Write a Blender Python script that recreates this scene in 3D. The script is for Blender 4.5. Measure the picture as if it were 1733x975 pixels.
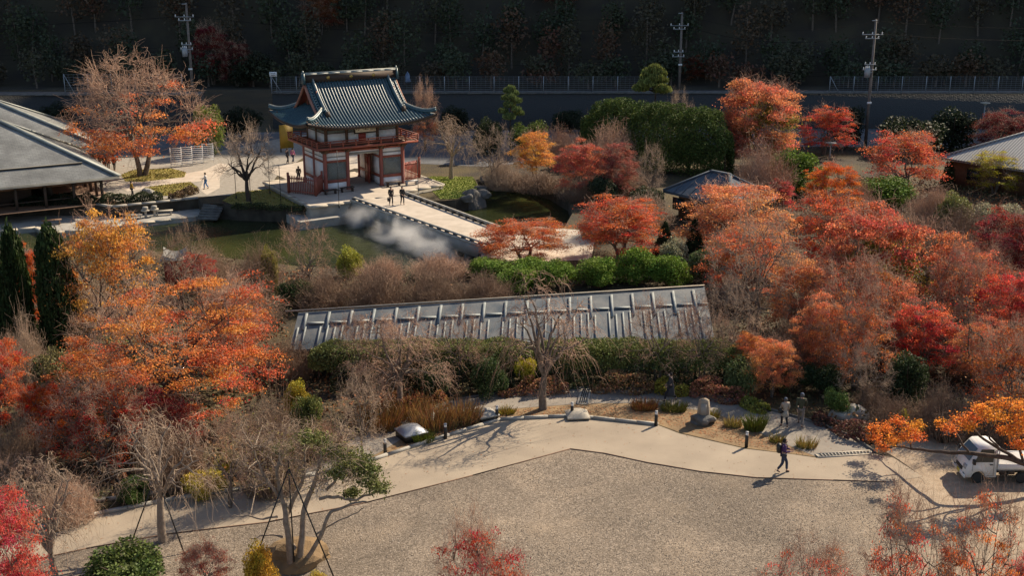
import bpy, bmesh, math, random
import numpy as np
from mathutils import Vector, Matrix
from mathutils.geometry import tessellate_polygon

for o in list(bpy.data.objects):
    bpy.data.objects.remove(o)
SC = bpy.context.scene
COL = SC.collection
PI = math.pi
R = math.radians

# ------------------------------------------------------------------ camera, world, sun, exposure
FPX, CAMZ, PITCH = 2000.0, 23.7, R(16.5)          # focal length in photo pixels, eye height, downward tilt
cam = bpy.data.cameras.new('camera')
cam.sensor_width = 36.0
cam.lens = 36.0 * FPX / 1733.0
cam.clip_start, cam.clip_end = 0.5, 3000.0
cam_ob = bpy.data.objects.new('camera', cam)
COL.objects.link(cam_ob)
cam_ob.location = (0, 0, CAMZ)
cam_ob.rotation_euler = (PI / 2 - PITCH, 0, 0)
SC.camera = cam_ob

SUN_EL, SUN_AZ = R(37.0), R(46.0)                 # azimuth clockwise from +Y: behind the scene and to the right
w = bpy.data.worlds.new('World')
SC.world = w
w.use_nodes = True
nt = w.node_tree
sky = nt.nodes.new('ShaderNodeTexSky')
sky.sky_type = 'NISHITA'
sky.sun_disc = False
sky.sun_elevation = SUN_EL
sky.sun_rotation = SUN_AZ
nt.links.new(sky.outputs[0], nt.nodes['Background'].inputs[0])
nt.nodes['Background'].inputs[1].default_value = 0.085
sl = bpy.data.lights.new('sun', 'SUN')
sl.energy = 5.0
sl.angle = R(0.5)
sl.color = (1.0, 0.84, 0.63)
sun_ob = bpy.data.objects.new('sun', sl)
COL.objects.link(sun_ob)
sdir = Vector((math.sin(SUN_AZ) * math.cos(SUN_EL), math.cos(SUN_AZ) * math.cos(SUN_EL), math.sin(SUN_EL)))
sun_ob.rotation_euler = sdir.to_track_quat('Z', 'Y').to_euler()
sun_ob.location = (60, 60, 80)
vs = SC.view_settings
vs.view_transform = 'Standard'
vs.look = 'None'
vs.exposure = 0.72
vs.gamma = 1.0
SC.cycles.use_denoising = True
SC.cycles.denoiser = 'OPENIMAGEDENOISE'
SC.cycles.denoising_input_passes = 'RGB_ALBEDO_NORMAL'
SC.cycles.denoising_prefilter = 'ACCURATE'
SC.cycles.max_bounces = 6
SC.cycles.diffuse_bounces = 3
SC.cycles.glossy_bounces = 3
SC.cycles.transmission_bounces = 4
SC.cycles.transparent_max_bounces = 6
SC.cycles.volume_bounces = 3
SC.cycles.sample_clamp_indirect = 4.0

# ------------------------------------------------------------------ helpers
CT, ST = math.cos(PITCH), math.sin(PITCH)
def ray(px, py):
    u, v = (px - 866.5) / FPX, (py - 487.5) / FPX
    return Vector((u, CT - v * ST, -ST - v * CT))
def at(px, py, z=0.0):
    """surveyed ground point: where the sight line meets the level z"""
    d = ray(px, py)
    t = (z - CAMZ) / d.z
    return Vector((d.x * t, d.y * t, z))
def aty(px, py, Y):
    d = ray(px, py)
    t = Y / d.y
    return Vector((d.x * t, Y, CAMZ + d.z * t))
def hz(py, Y):
    return aty(866, py, Y).z
def XY(*pts, z=0.0):
    return [tuple(at(a, b, z))[:2] for a, b in pts]

class MB:
    """collects vertices, faces, material slots and a per-face tint; build() links ONE mesh object"""
    def __init__(self):
        self.v, self.f, self.m, self.t, self.n = [], [], [], [], 0
    def add(self, V, Fc, mi=0, tint=None):
        V = np.asarray(V, dtype=np.float64).reshape(-1, 3)
        Fc = np.asarray(Fc, dtype=np.int64)
        self.v.append(V)
        self.f.append(Fc + self.n)
        k = len(Fc)
        self.m.append(np.full(k, mi, dtype=np.int32))
        self.t.append(np.full(k, 0.5) if tint is None else np.asarray(tint, dtype=np.float64))
        self.n += len(V)
        return self
    def box(self, c, s, rz=0.0, mi=0, rx=0.0, ry=0.0, taper=1.0):
        x, y, z = s[0] / 2, s[1] / 2, s[2] / 2
        V = np.array([(a * x * (taper if e > 0 else 1), b * y * (taper if e > 0 else 1), e * z) for e in (-1, 1) for b in (-1, 1) for a in (-1, 1)])
        if rx or ry or rz:
            M = np.array(Matrix.Rotation(rz, 3, 'Z') @ Matrix.Rotation(ry, 3, 'Y') @ Matrix.Rotation(rx, 3, 'X'))
            V = V @ M.T
        V = V + np.array(c)
        return self.add(V, [(0, 2, 3, 1), (4, 5, 7, 6), (0, 1, 5, 4), (2, 6, 7, 3), (0, 4, 6, 2), (1, 3, 7, 5)], mi)
    def bar(self, a, b, w, h, mi=0):
        """rectangular bar from a to b"""
        a, b = Vector(a), Vector(b)
        d = b - a
        if d.length < 1e-6: return self
        t = d.normalized()
        up = Vector((0, 0, 1)) if abs(t.z) < 0.95 else Vector((1, 0, 0))
        sx = t.cross(up).normalized() * (w / 2)
        sz = sx.cross(t).normalized() * (h / 2)
        V = [tuple(p + i * sx + j * sz) for p in (a, b) for i, j in ((-1, -1), (1, -1), (1, 1), (-1, 1))]
        return self.add(V, [(3, 2, 1, 0), (4, 5, 6, 7), (0, 1, 5, 4), (1, 2, 6, 5), (2, 3, 7, 6), (3, 0, 4, 7)], mi)
    def tubes(self, P, Rr, sides=4, mi=0, tint=None, cap=False):
        """P (N,K,3) centre lines, Rr (N,K) radii"""
        P = np.asarray(P, dtype=np.float64); Rr = np.asarray(Rr, dtype=np.float64)
        if P.ndim == 2: P = P[None]; Rr = Rr[None]
        N, K, _ = P.shape
        T = np.gradient(P, axis=1) if K > 2 else np.repeat(P[:, 1:] - P[:, :1], 2, axis=1)
        T /= np.linalg.norm(T, axis=2, keepdims=True) + 1e-9
        D = P[:, -1] - P[:, 0]
        D /= np.linalg.norm(D, axis=1, keepdims=True) + 1e-9
        ref = np.where(np.abs(D[:, 2:3]) < 0.8, np.array([[0., 0., 1.]]), np.array([[1., 0., 0.]]))
        U = np.cross(T, ref[:, None, :]); U /= np.linalg.norm(U, axis=2, keepdims=True) + 1e-9
        W = np.cross(T, U)
        ang = np.arange(sides) * 2 * PI / sides
        V = P[:, :, None, :] + Rr[:, :, None, None] * (np.cos(ang)[None, None, :, None] * U[:, :, None, :] + np.sin(ang)[None, None, :, None] * W[:, :, None, :])
        idx = np.arange(N * K * sides).reshape(N, K, sides)
        a = idx[:, :-1]; b = idx[:, 1:]
        Fc = np.stack([a, np.roll(a, -1, 2), np.roll(b, -1, 2), b], axis=-1).reshape(-1, 4)
        self.add(V.reshape(-1, 3), Fc, mi, None if tint is None else np.repeat(np.asarray(tint), (K - 1) * sides))
        if cap:
            for i in range(N):
                self.f.append(np.array([tuple(idx[i, 0][::-1])]) + self.n - N * K * sides); self.m.append(np.array([mi], dtype=np.int32)); self.t.append(np.array([0.5]))
                self.f.append(np.array([tuple(idx[i, -1])]) + self.n - N * K * sides); self.m.append(np.array([mi], dtype=np.int32)); self.t.append(np.array([0.5]))
        return self
    def cyl(self, a, b, r0, r1=None, sides=10, mi=0):
        r1 = r0 if r1 is None else r1
        return self.tubes([[tuple(a), tuple(b)]], [[r0, r1]], sides, mi, cap=True)
    def lathe(self, prof, c=(0, 0, 0), sides=12, mi=0, sx=1.0, sy=1.0):
        V, Fc = [], []
        K = len(prof)
        for r, z in prof:
            for i in range(sides):
                a = 2 * PI * i / sides
                V.append((c[0] + r * sx * math.cos(a), c[1] + r * sy * math.sin(a), c[2] + z))
        for k in range(K - 1):
            for i in range(sides):
                j = (i + 1) % sides
                Fc.append((k * sides + i, k * sides + j, (k + 1) * sides + j, (k + 1) * sides + i))
        self.add(V, Fc, mi)
        n0 = self.n - K * sides
        for k, rev in ((0, True), (K - 1, False)):
            if prof[k][0] > 1e-4:
                ring = [n0 + k * sides + i for i in range(sides)]
                self.f.append(np.array([ring[::-1] if rev else ring])); self.m.append(np.array([mi], dtype=np.int32)); self.t.append(np.array([0.5]))
        return self
    def poly(self, pts, mi=0):
        n0 = self.n
        self.v.append(np.array(pts, dtype=np.float64)); self.n += len(pts)
        self.f.append(np.array([list(range(n0, n0 + len(pts)))])); self.m.append(np.array([mi], dtype=np.int32)); self.t.append(np.array([0.5]))
        return self
    def prism(self, pts2, z0, z1, mi=0):
        """upright prism over a plan polygon (counter-clockwise)"""
        n = len(pts2)
        area = sum(pts2[i][0] * pts2[(i + 1) % n][1] - pts2[(i + 1) % n][0] * pts2[i][1] for i in range(n))
        if area < 0: pts2 = pts2[::-1]
        lo = [(p[0], p[1], z0) for p in pts2]; hi = [(p[0], p[1], z1) for p in pts2]
        self.poly(hi, mi); self.poly(lo[::-1], mi)
        self.add(lo + hi, [(i, (i + 1) % n, n + (i + 1) % n, n + i) for i in range(n)], mi)
        return self
    def mesh(self, name, mats, smooth=False, tint=False):
        me = bpy.data.meshes.new(name)
        V = np.concatenate(self.v) if self.v else np.zeros((0, 3))
        tot = np.concatenate([np.full(len(f), f.shape[1]) for f in self.f]).astype(np.int32)
        loops = np.concatenate([f.ravel() for f in self.f]).astype(np.int32)
        me.vertices.add(len(V)); me.vertices.foreach_set('co', V.ravel())
        me.loops.add(len(loops)); me.loops.foreach_set('vertex_index', loops)
        me.polygons.add(len(tot))
        start = np.concatenate([[0], np.cumsum(tot)[:-1]]).astype(np.int32)
        me.polygons.foreach_set('loop_start', start); me.polygons.foreach_set('loop_total', tot)
        me.polygons.foreach_set('material_index', np.concatenate(self.m))
        if smooth: me.polygons.foreach_set('use_smooth', np.ones(len(tot), dtype=bool))
        for m in (mats if isinstance(mats, (list, tuple)) else [mats]): me.materials.append(m)
        if tint:
            at_ = me.attributes.new('tint', 'FLOAT', 'FACE'); at_.data.foreach_set('value', np.concatenate(self.t).astype(np.float32))
        me.update(calc_edges=True)
        return me
    def build(self, name, mats, parent=None, smooth=False, tint=False, loc=None):
        return link(name, self.mesh(name, mats, smooth, tint), parent, loc)

def link(name, me, parent=None, loc=None):
    o = bpy.data.objects.new(name, me)
    COL.objects.link(o)
    if parent is not None: o.parent = parent
    if loc is not None: o.location = loc
    return o
def tag(o, label=None, cat=None, group=None, kind=None):
    for k, val in (('label', label), ('category', cat), ('group', group), ('kind', kind)):
        if val: o[k] = val
    return o
def thing(name, label, cat, loc=(0, 0, 0), rz=0.0, group=None):
    o = bpy.data.objects.new(name, None)
    o.empty_display_size = 0.3
    COL.objects.link(o)
    o.location = loc
    o.rotation_euler = (0, 0, rz)
    return tag(o, label, cat, group)
def copy_tree(o, parent=None):
    c = o.copy(); COL.objects.link(c); c.parent = parent
    for ch in list(o.children): copy_tree(ch, c)
    return c

# ------------------------------------------------------------------ materials
def nodes(name):
    m = bpy.data.materials.new(name); m.use_nodes = True
    t = m.node_tree; b = t.nodes['Principled BSDF']
    return m, t, b
def N(t, kind, **kw):
    n = t.nodes.new(kind)
    for k, v in kw.items(): setattr(n, k, v)
    return n
def L(t, a, b): t.links.new(a, b)
def mat(name, c1, c2=None, scale=3.0, rough=0.8, bump=0.0, bscale=None, detail=4.0, metal=0.0, spec=None, coords='Object', lo=0.35, hi=0.65):
    m, t, b = nodes(name)
    b.inputs['Roughness'].default_value = rough
    b.inputs['Metallic'].default_value = metal
    if spec is not None: b.inputs['Specular IOR Level'].default_value = spec
    b.inputs['Base Color'].default_value = (*c1, 1)
    if c2 is not None or bump:
        tc = N(t, 'ShaderNodeTexCoord')
    if c2 is not None:
        nz = N(t, 'ShaderNodeTexNoise'); nz.inputs['Scale'].default_value = scale; nz.inputs['Detail'].default_value = detail
        L(t, tc.outputs[coords], nz.inputs['Vector'])
        mr = N(t, 'ShaderNodeMapRange'); mr.inputs[1].default_value = lo; mr.inputs[2].default_value = hi
        L(t, nz.outputs[0], mr.inputs[0])
        mx = N(t, 'ShaderNodeMix', data_type='RGBA'); mx.inputs[6].default_value = (*c1, 1); mx.inputs[7].default_value = (*c2, 1)
        L(t, mr.outputs[0], mx.inputs[0]); L(t, mx.outputs[2], b.inputs['Base Color'])
    if bump:
        n2 = N(t, 'ShaderNodeTexNoise'); n2.inputs['Scale'].default_value = bscale or scale * 4; n2.inputs['Detail'].default_value = 3
        L(t, tc.outputs[coords], n2.inputs['Vector'])
        bp = N(t, 'ShaderNodeBump'); bp.inputs['Strength'].default_value = bump; bp.inputs['Distance'].default_value = 0.05
        L(t, n2.outputs[0], bp.inputs['Height']); L(t, bp.outputs[0], b.inputs['Normal'])
    return m
def leaf_mat(name, hue=0.032, val=0.45, trans=0.52, rough=0.6, alt=None):
    """leaves: the tree's own colour (object colour) varied leaf by leaf; light passes through them"""
    m = bpy.data.materials.new(name); m.use_nodes = True
    t = m.node_tree; t.nodes.clear()
    out = N(t, 'ShaderNodeOutputMaterial')
    oi = N(t, 'ShaderNodeObjectInfo'); a = N(t, 'ShaderNodeAttribute'); a.attribute_name = 'tint'
    hs = N(t, 'ShaderNodeHueSaturation')
    h = N(t, 'ShaderNodeMapRange'); h.inputs[3].default_value = 0.5 - hue; h.inputs[4].default_value = 0.5 + hue
    L(t, a.outputs['Fac'], h.inputs[0]); L(t, h.outputs[0], hs.inputs['Hue'])
    wn = N(t, 'ShaderNodeMath', operation='MULTIPLY'); wn.inputs[1].default_value = 37.31
    fr = N(t, 'ShaderNodeMath', operation='FRACT'); L(t, a.outputs['Fac'], wn.inputs[0]); L(t, wn.outputs[0], fr.inputs[0])
    vr = N(t, 'ShaderNodeMapRange'); vr.inputs[3].default_value = 1 - val; vr.inputs[4].default_value = 1 + val
    L(t, fr.outputs[0], vr.inputs[0]); L(t, vr.outputs[0], hs.inputs['Value'])
    L(t, oi.outputs['Color'], hs.inputs['Color'])
    d = N(t, 'ShaderNodeBsdfPrincipled'); d.inputs['Roughness'].default_value = rough; d.inputs['Specular IOR Level'].default_value = 0.3
    L(t, hs.outputs[0], d.inputs['Base Color'])
    tr = N(t, 'ShaderNodeBsdfTranslucent'); L(t, hs.outputs[0], tr.inputs['Color'])
    mx = N(t, 'ShaderNodeMixShader'); mx.inputs[0].default_value = trans
    L(t, d.outputs[0], mx.inputs[1]); L(t, tr.outputs[0], mx.inputs[2]); L(t, mx.outputs[0], out.inputs['Surface'])
    return m
def tint_mat(name, stops, rough=0.85, mode='tint'):
    """colour ramp over the per-face tint"""
    m, t, b = nodes(name); b.inputs['Roughness'].default_value = rough
    a = N(t, 'ShaderNodeAttribute'); a.attribute_name = 'tint'
    cr = N(t, 'ShaderNodeValToRGB'); cr.color_ramp.interpolation = 'CONSTANT' if mode == 'const' else 'LINEAR'
    el = cr.color_ramp.elements
    while len(el) < len(stops): el.new(0.5)
    for e, (p, c) in zip(el, stops): e.position = p; e.color = (*c, 1)
    L(t, a.outputs['Fac'], cr.inputs[0]); L(t, cr.outputs[0], b.inputs['Base Color'])
    return m

M = {}
M['bark'] = mat('bark', (.10, .075, .055), (.19, .15, .12), 6, .9, .5, 25)
M['bark_dark'] = mat('bark_dark', (.045, .03, .022), (.09, .06, .045), 6, .9, .5, 25)
M['bark_pale'] = mat('bark_pale', (.20, .155, .12), (.33, .26, .20), 5, .85, .4, 25)
M['twig'] = mat('twig', (.33, .235, .165), (.43, .31, .22), 3, .8)
M['twig_pink'] = mat('twig_pink', (.46, .29, .20), (.38, .23, .155), 3, .8)
M['twig_dark'] = mat('twig_dark', (.29, .19, .125), (.21, .135, .09), 3, .85)
M['leaf'] = leaf_mat('maple_leaf')
M['green'] = leaf_mat('green_leaf', 0.025, 0.55, 0.25, 0.62)
M['border'] = leaf_mat('border_leaf', .035, .6, .3, .7)
M['needle'] = leaf_mat('needle_leaf', 0.02, 0.5, 0.2, 0.8)
M['soil'] = mat('soil', (.10, .065, .038), (.16, .105, .055), .35, .95, .6, 9, 8, coords='Object')
M['red'] = mat('vermilion_wood', (.33, .085, .05), (.25, .068, .042), 2.5, .55)
M['red_bright'] = mat('red_lacquer', (.42, .05, .03), (.34, .04, .025), 2.5, .5)
M['darkwood'] = mat('dark_wood', (.045, .028, .02), (.065, .04, .028), 4, .7)
M['wood'] = mat('wood', (.16, .085, .05), (.11, .06, .035), 4, .7)
M['plaster'] = mat('white_plaster', (.84, .82, .80), (.76, .74, .72), 1.5, .85)
M['slate'] = mat('blue_roof_tile', (.03, .065, .088), (.045, .085, .105), 1.3, .42)
M['roll'] = mat('roof_roll_tile', (.038, .082, .105), (.055, .11, .125), 2.0, .4)
M['ridge_top'] = mat('ridge_cap_tile', (.24, .26, .24), (.32, .33, .30), 2.0, .5)
M['gold'] = mat('gilt', (.55, .36, .10), None, 1, .4, metal=.6)
M['stone'] = mat('grey_stone', (.27, .25, .22), (.36, .34, .30), 1.2, .85, .25, 20)
M['stone_dark'] = mat('dark_stone', (.09, .085, .08), (.16, .15, .135), 1.5, .9, .4, 12)
M['stone_pale'] = mat('pale_stone', (.46, .41, .33), (.36, .32, .26), 1.2, .85, .25, 20)
M['black'] = mat('black_metal', (.018, .017, .016), None, 1, .5)
M['white'] = mat('white_paint', (.78, .78, .77), None, 1, .45)
M['pale_metal'] = mat('pale_metal', (.38, .39, .40), (.30, .31, .32), 3, .45)
M['glass'] = mat('dark_glass', (.02, .03, .035), None, 1, .08)
M['pole'] = mat('pole_concrete', (.14, .115, .10), (.19, .16, .14), 2, .85)
M['rubber'] = mat('rubber', (.02, .02, .02), None, 1, .8)
# ------------------------------------------------------------------ ground, pond, paths, hillside
def sheet(name, pts, z, m, kind='structure', hole=None):
    V = [Vector((p[0], p[1], 0)) for p in pts]
    loops = [V]
    if hole: loops.append([Vector((p[0], p[1], 0)) for p in hole])
    tri = tessellate_polygon(loops)
    allv = [p for l in loops for p in l]
    me = bpy.data.meshes.new(name)
    fc = []
    for a, b, c in tri:
        A, B, C_ = allv[a], allv[b], allv[c]
        fc.append((a, b, c) if (B - A).cross(C_ - A).z > 0 else (a, c, b))
    me.from_pydata([(p.x, p.y, z) for p in allv], [], fc)
    me.materials.append(m); me.update()
    o = link(name, me)
    o['kind'] = kind
    return o
def inside(P, poly):
    x, y = P[:, 0], P[:, 1]
    c = np.zeros(len(P), dtype=bool)
    n = len(poly)
    for i in range(n):
        x0, y0 = poly[i]; x1, y1 = poly[(i + 1) % n]
        hit = ((y0 > y) != (y1 > y)) & (x < (x1 - x0) * (y - y0) / (y1 - y0 + 1e-12) + x0)
        c ^= hit
    return c

WATER_Z = -1.3
bank = XY((-260, 366), (0, 348), (165, 347), (190, 351), (335, 336), (345, 345), (400, 350), (470, 352), (524, 354), (600, 350), (700, 338), (745, 340),
          (770, 338), (808, 330), (812, 318), (805, 304), (832, 298), (880, 302), (930, 316), (962, 335), (968, 362), (955, 385), (880, 396), (850, 402),
          (815, 420), (800, 448), (700, 456), (600, 456), (500, 450), (420, 440), (330, 432), (250, 424), (150, 418), (0, 424), (-260, 440))
bank_np = bank

def ground_mat():
    m, t, b = nodes('garden_soil')
    b.inputs['Roughness'].default_value = 0.95
    g = N(t, 'ShaderNodeTexCoord')
    n1 = N(t, 'ShaderNodeTexNoise'); n1.inputs['Scale'].default_value = .22; n1.inputs['Detail'].default_value = 6
    n2 = N(t, 'ShaderNodeTexNoise'); n2.inputs['Scale'].default_value = 5; n2.inputs['Detail'].default_value = 5
    L(t, g.outputs['Object'], n1.inputs['Vector']); L(t, g.outputs['Object'], n2.inputs['Vector'])
    c1 = N(t, 'ShaderNodeValToRGB'); e = c1.color_ramp.elements
    e[0].position, e[0].color = .38, (.032, .024, .014, 1); e[1].position, e[1].color = .62, (.075, .058, .022, 1)
    L(t, n1.outputs[0], c1.inputs[0])
    c2 = N(t, 'ShaderNodeValToRGB'); e = c2.color_ramp.elements
    e[0].position, e[0].color = .35, (.5, .5, .5, 1); e[1].position, e[1].color = .7, (1.5, 1.35, 1.1, 1)
    L(t, n2.outputs[0], c2.inputs[0])
    mx = N(t, 'ShaderNodeMix', data_type='RGBA', blend_type='MULTIPLY'); mx.inputs[0].default_value = 1
    L(t, c1.outputs[0], mx.inputs[6]); L(t, c2.outputs[0], mx.inputs[7]); L(t, mx.outputs[2], b.inputs['Base Color'])
    bp = N(t, 'ShaderNodeBump'); bp.inputs['Strength'].default_value = .8; bp.inputs['Distance'].default_value = .1
    L(t, n2.outputs[0], bp.inputs['Height']); L(t, bp.outputs[0], b.inputs['Normal'])
    return m
M['ground'] = ground_mat()
far = 700
sheet('ground', [(-far, -40), (far, -40), (far, 900), (-far, 900)], 0.0, M['ground'], hole=bank)
# pond banks
mb = MB()
nb = len(bank)
for i in range(nb):
    a, b = bank[i], bank[(i + 1) % nb]
    mb.add([(a[0], a[1], 0), (b[0], b[1], 0), (b[0], b[1], -2.2), (a[0], a[1], -2.2)], [(0, 1, 2, 3)])
M['bank'] = mat('earth_bank', (.035, .028, .02), (.075, .062, .045), 1.2, .95, .6, 6)
tag(mb.build('pond_bank', M['bank']), kind='structure')
xs = [p[0] for p in bank]; ys = [p[1] for p in bank]
def water_mat():
    m, t, b = nodes('pond_water')
    b.inputs['Roughness'].default_value = .04
    b.inputs['IOR'].default_value = 1.33
    tc = N(t, 'ShaderNodeTexCoord')
    n0 = N(t, 'ShaderNodeTexNoise'); n0.inputs['Scale'].default_value = .12; n0.inputs['Detail'].default_value = 3
    L(t, tc.outputs['Object'], n0.inputs['Vector'])
    cr = N(t, 'ShaderNodeValToRGB'); e = cr.color_ramp.elements
    e[0].position, e[0].color = .4, (.018, .024, .009, 1); e[1].position, e[1].color = .65, (.046, .052, .016, 1)
    L(t, n0.outputs[0], cr.inputs[0]); L(t, cr.outputs[0], b.inputs['Base Color'])
    mp = N(t, 'ShaderNodeMapping'); mp.inputs['Scale'].default_value = (1.0, 2.2, 1)
    n1 = N(t, 'ShaderNodeTexNoise'); n1.inputs['Scale'].default_value = 1.9; n1.inputs['Detail'].default_value = 4
    L(t, tc.outputs['Object'], mp.inputs['Vector']); L(t, mp.outputs[0], n1.inputs['Vector'])
    bp = N(t, 'ShaderNodeBump'); bp.inputs['Strength'].default_value = .8; bp.inputs['Distance'].default_value = .12
    L(t, n1.outputs[0], bp.inputs['Height']); L(t, bp.outputs[0], b.inputs['Normal'])
    return m
M['water'] = water_mat()
sheet('pond_water', [(min(xs) - 1, min(ys) - 1), (max(xs) + 1, min(ys) - 1), (max(xs) + 1, max(ys) + 1), (min(xs) - 1, max(ys) + 1)], WATER_Z, M['water'])

# gravel yard: sheet plus real stones
def gravel_mat():
    m, t, b = nodes('yard_gravel')
    b.inputs['Roughness'].default_value = .95
    tc = N(t, 'ShaderNodeTexCoord')
    vo = N(t, 'ShaderNodeTexVoronoi'); vo.inputs['Scale'].default_value = 17
    n1 = N(t, 'ShaderNodeTexNoise'); n1.inputs['Scale'].default_value = .35; n1.inputs['Detail'].default_value = 5
    for n in (vo, n1): L(t, tc.outputs['Object'], n.inputs['Vector'])
    sep = N(t, 'ShaderNodeSeparateColor'); L(t, vo.outputs['Color'], sep.inputs[0])
    cr = N(t, 'ShaderNodeValToRGB'); e = cr.color_ramp.elements
    e[0].position, e[0].color = 0, (.105, .082, .06, 1); e[1].position, e[1].color = 1, (.30, .245, .19, 1)
    mid = e.new(.6); mid.color = (.195, .155, .117, 1)
    L(t, sep.outputs[0], cr.inputs[0])
    dirt = N(t, 'ShaderNodeValToRGB'); e = dirt.color_ramp.elements
    e[0].position, e[0].color = .35, (.27, .20, .135, 1); e[1].position, e[1].color = .65, (.36, .285, .205, 1)
    n2 = N(t, 'ShaderNodeTexNoise'); n2.inputs['Scale'].default_value = 2.5; n2.inputs['Detail'].default_value = 7
    L(t, tc.outputs['Object'], n2.inputs['Vector']); L(t, n2.outputs[0], dirt.inputs[0])
    sx = N(t, 'ShaderNodeSeparateXYZ'); L(t, tc.outputs['Object'], sx.inputs[0])
    mr = N(t, 'ShaderNodeMapRange'); mr.inputs[1].default_value = 12; mr.inputs[2].default_value = 19
    ad = N(t, 'ShaderNodeMath', operation='MULTIPLY_ADD'); ad.inputs[1].default_value = 9
    L(t, n1.outputs[0], ad.inputs[0]); L(t, sx.outputs[0], ad.inputs[2]); 
    sb = N(t, 'ShaderNodeMath', operation='SUBTRACT'); sb.inputs[1].default_value = 4.5; L(t, ad.outputs[0], sb.inputs[0]); L(t, sb.outputs[0], mr.inputs[0])
    # patches of brown grit showing between the stones
    pr = N(t, 'ShaderNodeMapRange'); pr.inputs[1].default_value = .5; pr.inputs[2].default_value = .75; pr.inputs[4].default_value = .55
    L(t, n1.outputs[0], pr.inputs[0])
    mxx = N(t, 'ShaderNodeMath', operation='MAXIMUM'); L(t, mr.outputs[0], mxx.inputs[0]); L(t, pr.outputs[0], mxx.inputs[1])
    mx = N(t, 'ShaderNodeMix', data_type='RGBA'); L(t, mxx.outputs[0], mx.inputs[0]); L(t, cr.outputs[0], mx.inputs[6]); L(t, dirt.outputs[0], mx.inputs[7])
    n3 = N(t, 'ShaderNodeTexNoise'); n3.inputs['Scale'].default_value = .16; n3.inputs['Detail'].default_value = 4; n3.inputs['Distortion'].default_value = 1.2; L(t, tc.outputs['Object'], n3.inputs['Vector'])
    m3_ = N(t, 'ShaderNodeMapRange'); m3_.inputs[1].default_value = .3; m3_.inputs[2].default_value = .7; m3_.inputs[3].default_value = .72; m3_.inputs[4].default_value = 1.22; L(t, n3.outputs[0], m3_.inputs[0])
    vs_ = N(t, 'ShaderNodeVectorMath', operation='SCALE'); L(t, mx.outputs[2], vs_.inputs[0]); L(t, m3_.outputs[0], vs_.inputs['Scale'])
    L(t, vs_.outputs[0], b.inputs['Base Color'])
    bp = N(t, 'ShaderNodeBump'); bp.inputs['Strength'].default_value = .7; bp.inputs['Distance'].default_value = .03
    iv = N(t, 'ShaderNodeMath', operation='SUBTRACT'); iv.inputs[0].default_value = 1; L(t, vo.outputs['Distance'], iv.inputs[1])
    L(t, iv.outputs[0], bp.inputs['Height']); L(t, bp.outputs[0], b.inputs['Normal'])
    return m
M['gravel'] = gravel_mat()
low_edge = [(-260, 1010), (0, 962), (146, 930), (280, 906), (454, 885), (620, 852), (800, 806), (965, 761), (1020, 768), (1100, 785), (1190, 800), (1283, 810), (1410, 814), (1500, 817)]
yard = XY(*low_edge, (1562, 808), (1520, 778), (1500, 766), (1545, 735), (1600, 705), (1733, 690), (2000, 680), (2400, 900), (2400, 1250), (-700, 1250))
sheet('gravel_yard', yard, .012, M['gravel'])
M['concrete'] = mat('sand_concrete', (.25, .203, .152), (.345, .284, .212), .45, .9, .15, 14, 7, lo=.3, hi=.7)
up_edge = [(-260, 960), (65, 896), (173, 871), (300, 846), (454, 823), (617, 785), (730, 748), (846, 712), (968, 706), (1114, 721)]
up_rest = [(1150, 735), (1262, 761), (1340, 770), (1382, 776), (1478, 769), (1512, 776), (1562, 808)]
path_poly = XY(*up_edge, *up_rest, *low_edge[::-1])
sheet('upper_path', path_poly, .022, M['concrete'])
M['asphalt'] = mat('worn_asphalt', (.18, .158, .134), (.265, .232, .192), .8, .9, .2, 18, 7, lo=.3, hi=.7)
lp_up = [(470, 840), (540, 775), (600, 742), (690, 697), (770, 678), (850, 666), (985, 658), (1060, 659), (1150, 664), (1210, 672), (1262, 684), (1330, 702), (1390, 720), (1445, 742), (1482, 768)]
lp_lo = [(1382, 774), (1340, 757), (1300, 740), (1262, 722), (1205, 698), (1130, 688), (1075, 683), (985, 684), (900, 690), (845, 694), (760, 712), (690, 738), (640, 768), (560, 810), (500, 845)]
sheet('lower_path', XY(*lp_up, *lp_lo), .016, M['asphalt'])
M['litter_bed'] = mat('leaf_strewn_bed', (.27, .18, .09), (.175, .115, .06), 1.1, .95, .5, 16, 8)
sheet('garden_bed', XY((617, 783), (730, 746), (846, 710), (968, 704), (1114, 719), (1152, 733), (1262, 759), (1382, 774), *lp_lo[:-2], (580, 790)), .008, M['litter_bed'])
# kerb stones along the upper path
def kerb(pts, z=.0, h=.15, w=.17, step=1.2, m='stone'):
    P = [Vector((p[0], p[1], 0)) for p in pts]
    holder = tag(MB().bar(P[0] + Vector((0, 0, z + .03)), P[0] + (P[1] - P[0]).normalized() * .3 + Vector((0, 0, z + .03)), w * .8, .06).build('kerb', M[m]), kind='structure')
    for a, b in zip(P[:-1], P[1:]):
        d = b - a; n = max(1, round(d.length / step)); 
        for i in range(n):
            p0 = a + d * (i / n) + d.normalized() * .012; p1 = a + d * ((i + 1) / n) - d.normalized() * .012
            dz = Vector((0, 0, z + h / 2 + random.uniform(-.008, .008)))
            MB().bar(p0 + dz, p1 + dz, w + random.uniform(-.012, .012), h).build('kerb_stone', M[m], holder)
    return holder
random.seed(3)
kerb(XY(*up_edge))
kerb(XY((80, 858), (180, 848), (300, 830), (360, 812), (420, 796)), step=1.0, m='stone')
# dark steel edging between path and gravel
mb = MB()
for a, b in zip(low_edge[:-1], low_edge[1:]):
    pa, pb = at(*a), at(*b)
    mb.bar(pa + Vector((0, 0, .03)), pb + Vector((0, 0, .03)), .04, .04)
tag(mb.build('path_edging', M['wood']), kind='structure')
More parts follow.
